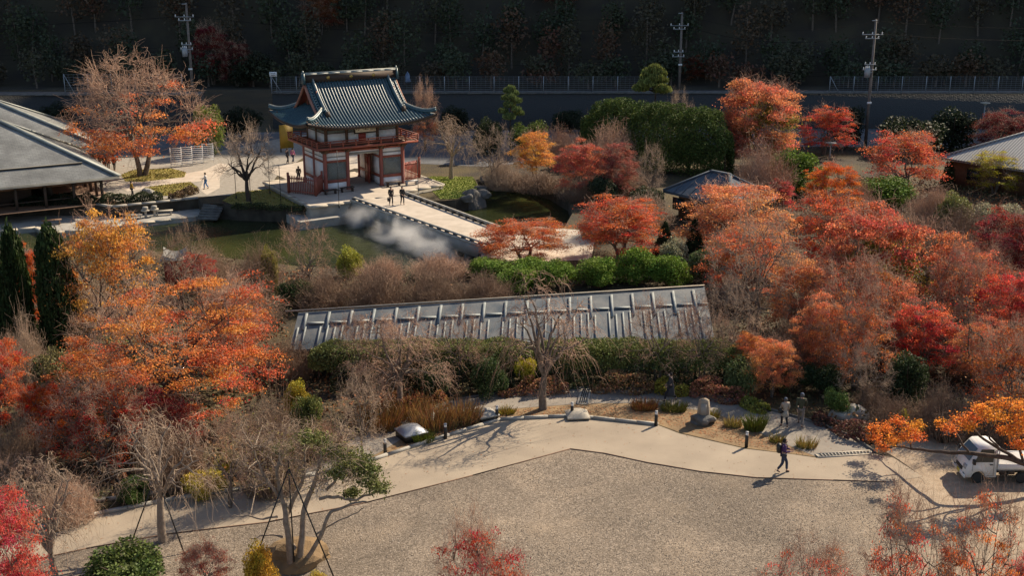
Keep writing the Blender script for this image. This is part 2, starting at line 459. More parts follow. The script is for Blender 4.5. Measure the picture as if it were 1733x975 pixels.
# lower path far edging
mb = MB()
for a, b in zip(lp_up[4:-1], lp_up[5:]):
    mb.bar(at(*a) + Vector((0, 0, .05)), at(*b) + Vector((0, 0, .05)), .12, .12)
tag(mb.build('path_kerb', M['stone_dark']), kind='structure')

# forecourt, road, lawns around the pond
M['court'] = mat('court_gravel', (.25, .225, .19), (.33, .30, .255), 2.5, .95, .4, 30, 8)
M['road'] = mat('road_asphalt', (.085, .09, .10), (.12, .125, .135), .6, .9, .1, 20, 6)
M['paving'] = mat('pale_paving', (.42, .36, .29), (.52, .45, .37), 1.0, .9, .15, 20, 6)
M['lawn'] = mat('dry_lawn', (.32, .25, .06), (.22, .20, .045), 1.5, .95, .6, 14, 8)
M['grass'] = mat('green_lawn', (.16, .20, .03), (.23, .22, .05), 1.8, .95, .6, 14, 8)
sheet('road', [(-120, 128), (-30, 133), (-2, 126), (16, 140), (60, 138), (120, 134), (140, 152), (60, 153), (20, 152.5), (-30, 150), (-130, 140)], .008, M['road'])
sheet('forecourt', XY((165, 345), (335, 333), (400, 330), (452, 322), (470, 296), (520, 262), (600, 232), (520, 225), (340, 262), (180, 268), (120, 300), (100, 330)), .014, M['court'])
sheet('stone_path', XY((196, 312), (270, 302), (345, 288), (372, 276), (392, 280), (372, 300), (372, 318), (350, 330), (338, 322), (344, 306), (300, 312), (215, 324)), .02, M['paving'])
sheet('approach_path', XY((448, 288), (520, 318), (560, 300), (600, 285), (660, 288), (650, 262), (560, 262), (500, 276)), .03, M['paving'])
sheet('cherry_lawn', XY((376, 340), (400, 326), (455, 320), (500, 345), (522, 353), (470, 351), (400, 349)), .03, M['lawn'])
sheet('hedge_lawn', XY((244, 318), (270, 314), (322, 308), (336, 318), (325, 328), (280, 332), (256, 328)), .03, M['lawn'])
sheet('maple_bed', XY((205, 296), (225, 288), (290, 285), (315, 292), (312, 300), (240, 308), (212, 307)), .026, M['lawn'])
sheet('grass_islet', XY((712, 305), (730, 299), (800, 300), (808, 313), (806, 329), (770, 337), (745, 337)), .03, M['grass'])
sheet('landing_path', XY((818, 421), (862, 393), (905, 384), (1010, 392), (1000, 440), (880, 446), (812, 440)), .03, M['paving'])

# steep hillside behind
HX = 420
def hill_z(x, y):
    s = np.clip(y - 163, 0, None)
    return 4.6 + np.clip(s, 0, 130) * 1.31 - np.clip(s - 130, 0, None) * .5 + np.sin(x * .045) * 1.2 * np.clip(s / 20, 0, 1) + np.sin(x * .11 + y * .07) * .8 * np.clip(s / 20, 0, 1)
gx = np.linspace(-HX, HX + 160, 70); gy = np.concatenate([np.linspace(156.2, 200, 16), np.linspace(206, 293, 14), np.linspace(310, 420, 6)])
XX, YY = np.meshgrid(gx, gy)
ZZ = hill_z(XX, YY)
V = np.stack([XX, YY, ZZ], -1).reshape(-1, 3)
idx = np.arange(len(gx) * len(gy)).reshape(len(gy), len(gx))
Fc = np.stack([idx[:-1, :-1], idx[:-1, 1:], idx[1:, 1:], idx[1:, :-1]], -1).reshape(-1, 4)
M['hill'] = mat('forest_floor', (.035, .028, .02), (.055, .045, .025), .3, .95, .5, 3)
mb = MB().add(V, Fc)
tag(mb.build('hillside', M['hill'], smooth=True), kind='structure')
# right-hand shoulder of the valley (out of frame, part of the same hill)
# ------------------------------------------------------------------ vegetation builders
def bez(a, c, b, K):
    t = np.linspace(0, 1, K)[:, None]
    return (1 - t) ** 2 * np.asarray(a) + 2 * t * (1 - t) * np.asarray(c) + t * t * np.asarray(b)
def leaves(mb, P, size, rng, flat=0.3, mi=0, tint=None, aspect=0.7):
    """one small leaf-sized face per point, turned at random, flat = how far it lies level"""
    n = len(P)
    nrm = rng.normal(size=(n, 3)); nrm /= np.linalg.norm(nrm, axis=1, keepdims=True)
    nrm = nrm * (1 - flat) + np.array([0, 0, flat]); nrm /= np.linalg.norm(nrm, axis=1, keepdims=True)
    r = rng.normal(size=(n, 3))
    u = np.cross(nrm, r); u /= np.linalg.norm(u, axis=1, keepdims=True) + 1e-9
    v = np.cross(nrm, u)
    s = np.broadcast_to(np.asarray(size, dtype=float), (n,)) * rng.uniform(.4, 1.5, n)
    su, sv = (u * s[:, None] * .5), (v * s[:, None] * .5 * aspect)
    V = np.stack([P - su, P - sv + su * .15, P + su, P + sv + su * .15], 1).reshape(-1, 3)
    mb.add(V, np.arange(n * 4).reshape(n, 4), mi, rng.random(n) if tint is None else tint)

def skeleton(rng, h, rx, cb=.35, nl=7, nc=60, stems=1, spread=.12, tmul=1.0, shell=.5, fork=(.18, .32), topw=.0):
    """trunk, limbs, side branches and clump centres of a spreading tree; returns (thick, thin, centres, directions)"""
    thick, thin = [], []
    r0 = .024 * h * tmul + .03
    forks = []
    for s in range(stems):
        az = 2 * PI * s / stems + rng.uniform(-.5, .5)
        off = rx * spread * (0 if stems == 1 else 1)
        fz = h * rng.uniform(*fork)
        f = np.array([math.cos(az) * off + rng.normal() * .04 * rx, math.sin(az) * off + rng.normal() * .04 * rx, fz])
        b = np.array([math.cos(az) * off * .25, math.sin(az) * off * .25, -.15])
        p = bez(b, (b + f) / 2 + np.array([rng.normal() * .05 * rx, rng.normal() * .05 * rx, 0]), f, 6)
        thick.append((p, np.linspace(r0 * 1.25, r0 * .8, 6) / (stems ** .35)))
        forks.append((f, r0 * .8 / stems ** .35))
    samples, srad = [], []
    w1, w2, w3 = rng.uniform(0, 6.28, 3)
    def lobes(az, e): return 1 + .17 * math.sin(2 * az + w1) + .15 * math.sin(3 * az + w2 + 3 * e) + .10 * math.sin(5 * az + w3 - 4 * e)
    for i in range(nl):
        f, fr = forks[i % stems]
        az = 2 * PI * i / nl + rng.uniform(-.35, .35)
        e = rng.uniform(.25, .9)
        rr = rx * math.sqrt(max(.05, 1 - (e * .9) ** 2)) * rng.uniform(.55, .85)
        end = np.array([math.cos(az) * rr, math.sin(az) * rr, h * (cb + (1 - cb) * e * .9)])
        ctl = f + (end - f) * np.array([.35, .35, .7]) + np.array([rng.normal() * .08 * rx, rng.normal() * .08 * rx, 0])
        p = bez(f, ctl, end, 9)
        p[1:-1] += rng.normal(size=(7, 3)) * .018 * rx
        rad = np.linspace(fr * .75, fr * .16, 9)
        thick.append((p, rad))
        samples.append(p[2:]); srad.append(rad[2:])
    S = np.concatenate(samples); SR = np.concatenate(srad)
    C, D = [], []
    k = 0
    while len(C) < nc and k < nc * 20:
        k += 1
        e = rng.random() ** .75
        az = rng.uniform(0, 2 * PI)
        rm = rx * math.sqrt(max(.02, 1 - (e ** 1.3 * .97) ** 2)) * (1 - .25 * (1 - e) ** 3) * lobes(az, e)
        e = e * (1 + .12 * math.sin(3 * az + w1) * (1 - .3 * e))
        q = (shell + (1 - shell) * math.sqrt(rng.random()))
        c = np.array([math.cos(az) * rm * q, math.sin(az) * rm * q, h * (cb + (1 - cb) * e * (.6 + .4 * q))])
        if C and min(np.linalg.norm((np.array(C) - c) * np.array([1, 1, 1.6]), axis=1)) < rx * .9 / math.sqrt(nc): continue
        d = np.linalg.norm(S - c, axis=1) + np.clip(S[:, 2] - c[2], 0, None) * .8
        j = int(np.argmin(d))
        a = S[j]
        ctl = (a + c) / 2 + np.array([0, 0, .12 * np.linalg.norm(c - a)]) + rng.normal(size=3) * .06 * rx
        p = bez(a, ctl, c, 5)
        p[1:-1] += rng.normal(size=(3, 3)) * .02 * rx
        r1 = min(SR[j] * .6, .012 * h * tmul)
        thin.append((p, np.linspace(max(r1, .02), .011, 5)))
        C.append(c); D.append((c - a) / (np.linalg.norm(c - a) + 1e-6))
    return thick, thin, np.array(C), np.array(D)

def wood_mesh(name, thick, thin, m):
    mb = MB()
    for p, r in thick: mb.tubes(p, r, 7)
    mb.tubes(np.array([p for p, r in thin]), np.array([r for p, r in thin]), 4)
    return mb.mesh(name, M[m], smooth=True)

def twig_spray(mb, rng, C, D, per, ln, r=.011, droop=0.0, up=.25, K=4, sub=0):
    """fine bare twigs from every clump centre"""
    n = len(C) * per
    base = np.repeat(C, per, 0) + rng.normal(size=(n, 3)) * ln * .12
    d = np.repeat(D, per, 0) * .55 + rng.normal(size=(n, 3)) * .55 + np.array([0, 0, up])
    d /= np.linalg.norm(d, axis=1, keepdims=True)
    l = ln * rng.uniform(.45, 1.15, n)
    t = np.linspace(0, 1, K)
    P = base[:, None, :] + d[:, None, :] * (l[:, None] * t)[:, :, None]
    P[:, :, 2] -= droop * l[:, None] * (t ** 2)[None]
    P[:, 1:-1] += rng.normal(size=(n, K - 2, 3)) * ln * .05
    mb.tubes(P, np.repeat(np.linspace(r, r * .35, K)[None], n, 0), 3, 0, rng.random(n))
    if sub:
        m = n * sub
        k = rng.integers(1, K, m); own = np.repeat(np.arange(n), sub)
        b2 = P[own, k]
        d2 = d[own] * .6 + rng.normal(size=(m, 3)) * .6
        d2 /= np.linalg.norm(d2, axis=1, keepdims=True)
        l2 = l[own] * rng.uniform(.3, .6, m)
        P2 = b2[:, None, :] + d2[:, None, :] * (l2[:, None] * np.linspace(0, 1, 3))[:, :, None]
        P2[:, :, 2] -= droop * l2[:, None] * (np.linspace(0, 1, 3) ** 2)[None]
        mb.tubes(P2, np.repeat(np.linspace(r * .6, r * .3, 3)[None], m, 0), 3, 0, rng.random(m))

def maple_crown(rng, C, D, per, cr, ls, flat=.35, thick=.15, keep=None):
    mb = MB()
    sel = np.ones(len(C), bool) if keep is None else keep
    for c, d in zip(C[sel], D[sel]):
        n = int(per * rng.uniform(.6, 1.4)); k = cr * rng.uniform(.75, 1.25)
        o = rng.normal(size=(n, 3)) * np.array([k * .55, k * .55, k * thick])
        rr = np.hypot(o[:, 0], o[:, 1])
        o[:, 2] -= .22 * rr ** 2 / k
        # gaps: leaves gather round a few sprays
        s = rng.normal(size=(7, 3)) * np.array([k * .5, k * .5, k * thick])
        j = rng.integers(0, 7, n)
        o = o * .45 + s[j] + o * .2
        base = rng.random()
        leaves(mb, c + o, ls, rng, flat, 0, np.clip(base * .6 + rng.random(n) * .4, 0, 1))
    return mb

PROTO = {}
def proto(key, fn):
    if key not in PROTO: PROTO[key] = fn()
    return PROTO[key]
PH, PR = 6.0, 3.6       # reference height and half-width of the reference trees
def p_maple(seed, dens=1.0, bare=0.0, ls=.095, nc=105, stems=2, cb=.22):
    rng = np.random.default_rng(seed)
    th, tn, C, D = skeleton(rng, PH * .96, PR * .9, cb, 8, nc, stems)
    keep = rng.random(len(C)) < .8
    if bare: keep = (C[:, 2] / PH + rng.normal(size=len(C)) * .16) < (1 - bare)
    wood = wood_mesh('trunk', th, tn, 'bark')
    crown = maple_crown(rng, C, D, int(400 * dens), .68, ls, thick=.13, keep=keep).mesh('crown', M['leaf'], tint=True)
    tw = MB(); twig_spray(tw, rng, C, D, 13 if bare else 8, .95, .012, .1, .2, 4, 2)
    return dict(trunk=wood, crown=crown, twigs=tw.mesh('twigs', M['twig_pink'], tint=True))
def p_bare(seed, nc=70, per=12, ln=.9, m='twig', bark='bark', stems=1, up=.3, cb=.3, sub=2, droop=0., r=.012, tm=1.0):
    rng = np.random.default_rng(seed)
    th, tn, C, D = skeleton(rng, PH * .93, PR * .88, cb, 8, nc, stems, tmul=tm)
    tw = MB(); twig_spray(tw, rng, C, D, per, ln, r, droop, up, 4, sub)
    return dict(trunk=wood_mesh('trunk', th, tn, bark), twigs=tw.mesh('twigs', M[m], tint=True))
def p_weep(seed, nc=55, per=16, ln=1.9, m='twig', bark='bark', r=.012, cb=.4, drop=.95, sub=0):
    rng = np.random.default_rng(seed)
    th, tn, C, D = skeleton(rng, PH * .95, PR * .85, cb, 9, nc, 1, tmul=1.3, shell=.3, fork=(.25, .4))
    D[:, 2] = np.abs(D[:, 2]) * .4
    tw = MB(); twig_spray(tw, rng, C, D, per, ln, r, drop, .35, 7, sub or 1)
    return dict(trunk=wood_mesh('trunk', th, tn, bark), twigs=tw.mesh('twigs', M[m], tint=True))
def p_bush(seed, n=9000, ls=.16, m='green', flat=.25, lumps=16, stem=True):
    """dome of leaves gathered in lumps over a frame of stems"""
    rng = np.random.default_rng(seed)
    mb = MB()
    for i in range(lumps):
        az, e = rng.uniform(0, 2 * PI), rng.random() ** .7
        rm = PR * math.sqrt(1 - e * e * .8) * rng.uniform(.35, .78)
        c = np.array([math.cos(az) * rm, math.sin(az) * rm, PH * (.18 + .62 * e * rng.uniform(.7, 1))])
        k = PR * rng.uniform(.26, .42)
        q = rng.normal(size=(n // lumps, 3)); q /= np.linalg.norm(q, axis=1, keepdims=True)
        q *= (rng.random(n // lumps) ** .35)[:, None] * k * np.array([1, 1, PH / PR * .62])
        q[:, 2] = np.maximum(q[:, 2], -c[2] + .05)
        leaves(mb, c + q, ls * 1.6, rng, flat, 0, np.clip(rng.random() * .6 + rng.random(len(q)) * .4, 0, 1))
    w = MB()
    for i in range(14):
        az = rng.uniform(0, 2 * PI); e = np.array([math.cos(az) * PR * .6, math.sin(az) * PR * .6, PH * rng.uniform(.4, .8)])
        w.tubes(bez((0, 0, -.1), e * np.array([.3, .3, .6]), e, 5), np.linspace(.09, .03, 5), 5)
    return dict(stems=w.mesh('stems', M['bark_dark']), foliage=mb.mesh('foliage', M[m], tint=True))
def p_twigbush(seed, n=1500, m='twig', leafn=0, r=.016):
    """dome of fine bare stems"""
    rng = np.random.default_rng(seed)
    w = MB()
    az = rng.uniform(0, 2 * PI, n); sp = rng.random(n) ** .55
    a = np.stack([np.cos(az) * PR * .8 * sp, np.sin(az) * PR * .8 * sp, np.zeros(n)], 1)
    hh = PH * (1 - .55 * sp ** 3) * (.72 + .2 * np.sin(a[:, 0] * 1.3 + seed) * np.sin(a[:, 1] * 1.1 + seed * 2) + .12 * np.sin(a[:, 0] * 2.9)) * rng.uniform(.6, 1.08, n)
    b = a * 1.18 + np.stack([rng.normal(size=n) * .55, rng.normal(size=n) * .55, hh], 1)
    t = np.linspace(0, 1, 5)[None, :, None]
    c = a * .4 + b * .6 + np.array([0, 0, .8])
    P = (1 - t) ** 2 * a[:, None] + 2 * t * (1 - t) * c[:, None] + t * t * b[:, None]
    P[:, 1:] += rng.normal(size=(n, 4, 3)) * .12
    w.tubes(P, np.repeat(np.linspace(r * 1.4, r * .5, 5)[None], n, 0), 3, 0, rng.random(n))
    k = rng.integers(2, 5, n * 3); own = np.repeat(np.arange(n), 3)
    b2 = P[own, k]; d2 = rng.normal(size=(n * 3, 3)) * .35 + np.array([0, 0, .25])
    P2 = b2[:, None] + d2[:, None] * np.linspace(0, 1, 3)[None, :, None] * rng.uniform(.6, 1.8, (n * 3, 1, 1))
    w.tubes(P2, np.repeat(np.linspace(r * .7, r * .4, 3)[None], n * 3, 0), 3, 0, rng.random(n * 3))
    out = dict(stems=w.mesh('stems', M[m], tint=True))
    if leafn:
        f = MB(); j = rng.integers(0, len(P2), leafn)
        leaves(f, P2[j, 2] + rng.normal(size=(leafn, 3)) * .12, .2, rng, .2)
        out['foliage'] = f.mesh('foliage', M['leaf'], tint=True)
    return out
def p_conifer(seed, n=9000, column=False):
    rng = np.random.default_rng(seed)
    mb = MB()
    z = rng.random(n) ** (.8 if column else 1.2)
    prof = (1 - z ** 9) ** .5 * (.9 + .1 * np.sin(z * 14)) * (1 - .25 * z) if column else (1 - z) ** .8
    lump = .8 + .2 * np.sin(z * 43 + rng.integers(0, 7, n)) * rng.random(n)
    az = rng.uniform(0, 2 * PI, n)
    az = az + .35 * np.sin(az * 5 + z * 9)
    rr = PR * prof * (.35 + .65 * rng.random(n) ** .4) * lump
    P = np.stack([np.cos(az) * rr, np.sin(az) * rr, PH * (.04 + .96 * z) - .12 * rr], 1)
    # upright tufts
    k = 2
    P = np.repeat(P, k, 0) + rng.normal(size=(n * k, 3)) * np.array([.13, .13, .2])
    leaves(mb, P, .34, rng, .1, 0, None, .5)
    w = MB().tubes([[(0, 0, -.1), (0, 0, PH * .5), (0, 0, PH * .95)]], [[.24, .15, .03]], 7)
    return dict(trunk=w.mesh('trunk', M['bark_dark']), crown=mb.mesh('crown', M['needle'], tint=True))
def p_cloud(seed, pads=13, lo=0.0):
    """trained pine: rounded pads of needles on a bent trunk"""
    rng = np.random.default_rng(seed)
    w = MB(); mb = MB()
    tr = bez((0, 0, -.1), (PR * .25, 0, PH * .5), (-PR * .05, 0, PH * .92), 8) + rng.normal(size=(8, 3)) * .08
    w.tubes(tr, np.linspace(.22, .07, 8), 7)
    for i in range(pads):
        e0 = (i + .5) / pads; e = lo + (1 - lo) * e0
        az = i * 2.4 + rng.uniform(-.3, .3)
        rm = PR * (1 - e0 * .75) * rng.uniform(.4, .72) * (0 if i == pads - 1 else 1)
        c = np.array([math.cos(az) * rm, math.sin(az) * rm, PH * (.18 + .76 * e)])
        j = int(np.argmin(np.abs(tr[:, 2] - c[2] + .3)))
        w.tubes(bez(tr[j], (tr[j] + c) / 2 + np.array([0, 0, .1]), c, 4), np.linspace(.07, .03, 4), 4)
        k = PR * rng.uniform(.32, .48) * (1 - .3 * e0)
        q = rng.normal(size=(950, 3)); q /= np.linalg.norm(q, axis=1, keepdims=True)
        q *= (rng.random(950) ** .4)[:, None] * k * np.array([1, 1, .5 if not lo else .22]); q[:, 2] = np.where(q[:, 2] < 0, q[:, 2] * .4, q[:, 2])
        leaves(mb, c + q, .3, rng, .2, 0, None, .5)
    return dict(trunk=w.mesh('trunk', M['bark_dark']), crown=mb.mesh('crown', M['needle'], tint=True))
def p_hedge(seed, n=15000, length=10.0, wid=2.0, hgt=2.0, ls=.2, m='needle', base=0.0, lump=.25, body=True):
    """clipped hedge along x: solid dark core of leaves with a shaggy leafy skin"""
    rng = np.random.default_rng(seed)
    mb = MB()
    u = rng.uniform(-length / 2, length / 2, n); th = rng.uniform(0, PI, n)
    q = .82 + .2 * rng.random(n)
    ey = np.sign(np.cos(th)) * np.abs(np.cos(th)) ** .6 * wid / 2; ez = np.abs(np.sin(th)) ** .6
    bumps = 1 + lump * (np.sin(u * 1.9 + seed) * np.sin(u * .77 + 2) + .6 * np.sin(u * 4.1 + th * 3))
    drop = rng.random(n)
    z = base + (hgt - base) * np.where(np.abs(np.cos(th)) > .55, ez * .4 + drop * .75 * ez, ez) * bumps * q
    z = np.minimum(z, (hgt + (hgt - base) * lump * .5))
    y = ey * (1 + .25 * lump * np.sin(u * 2.7 + z * 3)) * q
    end = np.clip((length / 2 - np.abs(u)) / (.5 * wid), 0, 1) ** .5
    P = np.stack([u, y * (.4 + .6 * end), base + (z - base) * (.5 + .5 * end)], 1)
    leaves(mb, P, ls, rng, .15, 0, None, .6)
    out = dict(foliage=mb.mesh('foliage', M[m], tint=True))
    if body:
        w = MB(); k = max(3, int(length / .8))
        for i in range(k):
            x = -length / 2 + length * (i + .5) / k
            w.tubes([[(x, 0, -.1), (x + rng.normal() * .08, rng.normal() * .08, base + (hgt - base) * .4), (x + rng.normal() * .2, rng.normal() * .15, hgt * .86)]], [[.06, .045, .02]], 5)
        out['stems'] = w.mesh('stems', M['bark_dark'])
    return out

def plant(kind, parts, label, cat, loc, sx, sz, color=None, rz=0.0, group=None, colors=None, sy=None):
    t = thing(kind, label, cat, loc, rz, group)
    t.scale = (sx, sy or sx, sz)
    for pn, me in parts.items():
        o = link(pn, me, t)
        if cat == 'hedge': o['kind'] = 'stuff'
        c = (colors or {}).get(pn, color)
        if c is not None: o.color = (*c, 1)
    return t
# ------------------------------------------------------------------ temple gate on its platform
PHI = R(30.5)
GA = at(552, 324, .5)
def G(a, b, z=0.0):
    return Vector((GA.x + a * math.cos(PHI) - b * math.sin(PHI), GA.y + a * math.sin(PHI) + b * math.cos(PHI), z))
plat = thing('stone_platform', 'broad pale stone platform that carries the two storey gate above the pond', 'platform', (GA.x, GA.y, 0), PHI)
PL = [(-3.7, -5.5), (5.95, -5.1), (6.3, -3.7), (11.2, -2.6), (11.2, 7.6), (-3.5, 7.6)]
MB().prism(PL, -2.0, .38).build('platform_body', M['stone'], plat)
MB().prism([(-3.62, -5.42), (5.9, -5.02), (6.25, -3.62), (11.12, -2.5), (11.12, 7.5), (-3.42, 7.5)], .38, .497).build('platform_floor', M['paving'], plat)
MB().prism([(-5.2, -6.6), (.4, -6.35), (.4, -5.4), (-3.7, -5.5), (-3.5, 7.6), (-4.9, 7.6)], -2.0, -.55).build('lower_step', M['stone'], plat)
MB().prism([(6.7, -4.6), (12.4, -4.0), (12.4, -2.6), (6.9, -3.8)], -2.0, -.62).build('lower_step', M['stone_dark'], plat)
random.seed(5)
for i in range(len(PL)):
    a, b = Vector((*PL[i], 0)), Vector((*PL[(i + 1) % len(PL)], 0))
    n = max(1, round((b - a).length / 1.7))
    for k in range(n):
        p0 = a + (b - a) * (k / n); p1 = a + (b - a) * ((k + 1) / n); d = (b - a).normalized() * .012
        z = Vector((0, 0, .42 + random.uniform(-.004, .006)))
        MB().bar(p0 + d + z, p1 - d + z, .4, .2).build('coping_stone', M['stone_pale'], plat)

gate = thing('temple_gate', 'two storey red and white temple gate under a blue tiled hip and gable roof', 'gate', GA, PHI)
AC, BC = (0, 2.3, 5.8, 8.1), (0, 2.65, 5.3)
for a in AC:
    for b in BC:
        if b == 5.3 and False: continue
        MB().lathe([(.25, 0), (.25, .12), (.19, .14), (.19, 3.75), (.17, 3.9)], (a, b, 0), 12).build('column', M['red'], gate, smooth=False)
        k = MB()
        k.box((a, b, 3.72), (.5, .5, .16)); k.box((a, b, 3.88), (.95, .3, .14)); k.box((a, b, 3.885), (.3, .95, .13)); k.box((a, b, 4.03), (1.35, .26, .12)); k.box((a, b, 4.035), (.26, 1.35, .11))
        k.build('bracket', M['wood'], gate)
def bay(p, q, kind):
    """infill between two columns p -> q (local plan points)"""
    p, q = Vector((*p, 0)), Vector((*q, 0)); d = (q - p).normalized(); p = p + d * .19; q = q - d * .19
    def bm(z0, z1, w, m, name, off=0.0):
        z = Vector((0, 0, (z0 + z1) / 2)); n = Vector((d.y, -d.x, 0)) * off
        return MB().bar(p + z + n, q + z + n, w, z1 - z0).build(name, m, gate)
    bm(.06, .78, .1, M['plaster'], 'plaster_panel')
    bm(.78, 1.06, .17, M['red'], 'beam')
    bm(2.72, 2.92, .17, M['red'], 'beam')
    bm(2.92, 3.2, .1, M['plaster'], 'plaster_panel')
    bm(3.2, 3.3, .16, M['stone'], 'beam')
    bm(3.3, 3.66, .1, M['plaster'], 'plaster_panel')
    bm(3.66, 3.84, .18, M['red'], 'beam')
    if kind == 'panel':
        bm(1.06, 2.72, .1, M['plaster'], 'plaster_panel')
    else:
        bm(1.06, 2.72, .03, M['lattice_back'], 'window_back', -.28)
        n = Vector((d.y, -d.x, 0)); Lw = (q - p).length; k = MB(); st = .15
        for sgn in (1, -1):
            for i in range(-14, 40):
                x0 = i * st; z0, z1 = 1.06, 2.72
                xa, xb = (x0, x0 + 1.66) if sgn > 0 else (x0 + 1.66, x0)
                # clip the diagonal to the opening
                t0, t1 = 0.0, 1.0
                for lim in (0, Lw):
                    if xb != xa:
                        tt = (lim - xa) / (xb - xa)
                        inc = xb > xa
                        if (lim == 0) == inc: t0 = max(t0, tt)
                        else: t1 = min(t1, tt)
                if t1 - t0 < .02: continue
                A_ = p + d * (xa + (xb - xa) * t0) + Vector((0, 0, z0 + (z1 - z0) * t0)) + n * (.02 * sgn)
                B_ = p + d * (xa + (xb - xa) * t1) + Vector((0, 0, z0 + (z1 - z0) * t1)) + n * (.02 * sgn)
                k.bar(A_, B_, .035, .035)
        tag(k.build('window_lattice', M['lattice'], gate), kind='stuff')
M['lattice'] = mat('lattice_paint', (.30, .32, .29), (.38, .39, .35), 3, .7)
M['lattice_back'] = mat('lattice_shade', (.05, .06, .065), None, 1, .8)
bay((0, 0), (2.3, 0), 'lattice'); bay((5.8, 0), (8.1, 0), 'lattice')
bay((2.3, 5.3), (0, 5.3), 'panel'); bay((8.1, 5.3), (5.8, 5.3), 'panel')
for b0, b1 in ((0, 2.65), (2.65, 5.3)):
    bay((0, b1), (0, b0), 'panel'); bay((8.1, b0), (8.1, b1), 'panel')
    bay((2.3, b0), (2.3, b1), 'panel'); bay((5.8, b1), (5.8, b0), 'panel')
# centre passage
for b in (0, 5.3):
    MB().box((4.05, b, 3.4), (3.1, .16, .22)).build('beam', M['stone'], gate)
    MB().box((4.05, b, 3.58), (3.1, .1, .14)).build('plaster_panel', M['plaster'], gate)
    MB().box((4.05, b, 3.75), (3.1, .18, .2)).build('beam', M['red'], gate)
MB().box((4.05, 2.65, 3.1), (3.1, .2, .3)).build('beam', M['red'], gate)
MB().box((4.05, 2.65, 3.45), (3.1, .08, .4)).build('transom_panel', M['red_bright'], gate)
for a in (2.75, 5.35): MB().box((a, 2.65, 1.48), (.2, .22, 2.94)).build('door_post', M['red'], gate)
def leaf(hinge, ang):
    dl = thing('door_leaf', None, None, (hinge[0], hinge[1], 0), ang); dl.parent = gate
    MB().box((.6, 0, 1.5), (1.16, .07, 2.8)).build('door_board', M['red_bright'], dl)
    for z in (.3, 1.1, 1.9, 2.7): MB().box((.6, 0, z), (1.2, .1, .12)).build('door_rail', M['red'], dl)
    for x in (.05, 1.15): MB().box((x, 0, 1.5), (.1, .11, 2.84)).build('door_stile', M['red'], dl)
leaf((5.25, 2.5), R(-96)); leaf((2.85, 2.8), R(100))
# balcony
MB().box((4.05, 2.65, 4.22), (10.3, 7.5, .14)).build('balcony_floor', M['wood'], gate)
bx0, bx1, by0, by1 = -1.15, 9.25, -1.15, 6.45
for (p, q) in (((bx0, by0), (bx1, by0)), ((bx0, by1), (bx1, by1)), ((bx0, by0), (bx0, by1)), ((bx1, by0), (bx1, by1))):
    for z, h, wd in ((4.24, .22, .13), (4.56, .06, .07), (4.74, .06, .07), (4.92, .08, .09)):
        P, Q = Vector((*p, z)), Vector((*q, z)); e = (Q - P).normalized() * (.12 if z > 4.3 else .0)
        MB().bar(P - e, Q + e, wd + (.006 if p[0] == q[0] else 0), h + (.006 if p[0] == q[0] else 0)).build('balcony_rail' if z > 4.3 else 'balcony_edge', M['red'], gate)
    n = 8 if abs(p[0] - q[0]) > .1 else 6
    for i in range(n + 1):
        if abs(p[0] - q[0]) < .1 and i in (0, n): continue
        x, y = p[0] + (q[0] - p[0]) * i / n, p[1] + (q[1] - p[1]) * i / n
        MB().box((x, y, 4.65), (.11, .11, .62)).build('balcony_post', M['red'], gate)
# upper storey
UA, UB = (.35, 2.45, 5.65, 7.75), (.35, 4.95)
MB().box((4.05, 2.65, 5.35), (7.0, 4.2, 2.1)).build('inner_wall', M['darkwood'], gate)
for a in UA:
    for b in (UB[0], 2.65, UB[1]):
        if b == 2.65 and a not in (UA[0], UA[3]): continue
        MB().cyl((a, b, 4.29), (a, b, 6.1), .16, sides=10).build('upper_column', M['wood'], gate)
        k = MB(); k.box((a, b, 6.14), (.5, .5, .14)); k.box((a, b, 6.27), (1.0, .3, .13)); k.box((a, b, 6.275), (.3, 1.0, .12)); k.box((a, b, 6.4), (1.3, .26, .12)); k.box((a, b, 6.405), (.26, 1.3, .11))
        k.build('bracket', M['wood'], gate)
def upbay(p, q, door=False):
    p, q = Vector((*p, 0)), Vector((*q, 0)); d = (q - p).normalized(); p = p + d * .16; q = q - d * .16
    def bm(z0, z1, w_, m, name, s0=0.0, s1=1.0):
        z = Vector((0, 0, (z0 + z1) / 2)); MB().bar(p + (q - p) * s0 + z, p + (q - p) * s1 + z, w_, z1 - z0).build(name, m, gate)
    bm(4.29, 4.5, .16, M['red'], 'beam')
    if door:
        bm(4.5, 5.4, .1, M['plaster'], 'plaster_panel', 0, .36); bm(4.5, 5.4, .1, M['plaster'], 'plaster_panel', .64, 1)
        bm(4.5, 5.36, .14, M['red_bright'], 'small_door', .37, .63)
    else:
        bm(4.5, 5.4, .1, M['plaster'], 'plaster_panel')
    bm(5.4, 5.46, .15, M['wood'], 'beam')
    for i in range(3): bm(5.48 + i * .08, 5.53 + i * .08, .08, M['green_slat'], 'vent_slat')
    bm(5.7, 5.95, .16, M['wood'], 'beam')
    bm(5.95, 6.1, .1, M['plaster'], 'plaster_panel')
M['green_slat'] = mat('green_slat', (.30, .34, .30), (.34, .37, .32), 3, .7)
for i in range(3):
    upbay((UA[i], UB[0]), (UA[i + 1], UB[0]), i == 1); upbay((UA[i], UB[1]), (UA[i + 1], UB[1]))
for a in (UA[0], UA[3]):
    upbay((a, UB[0]), (a, 2.65)); upbay((a, 2.65), (a, UB[1]))
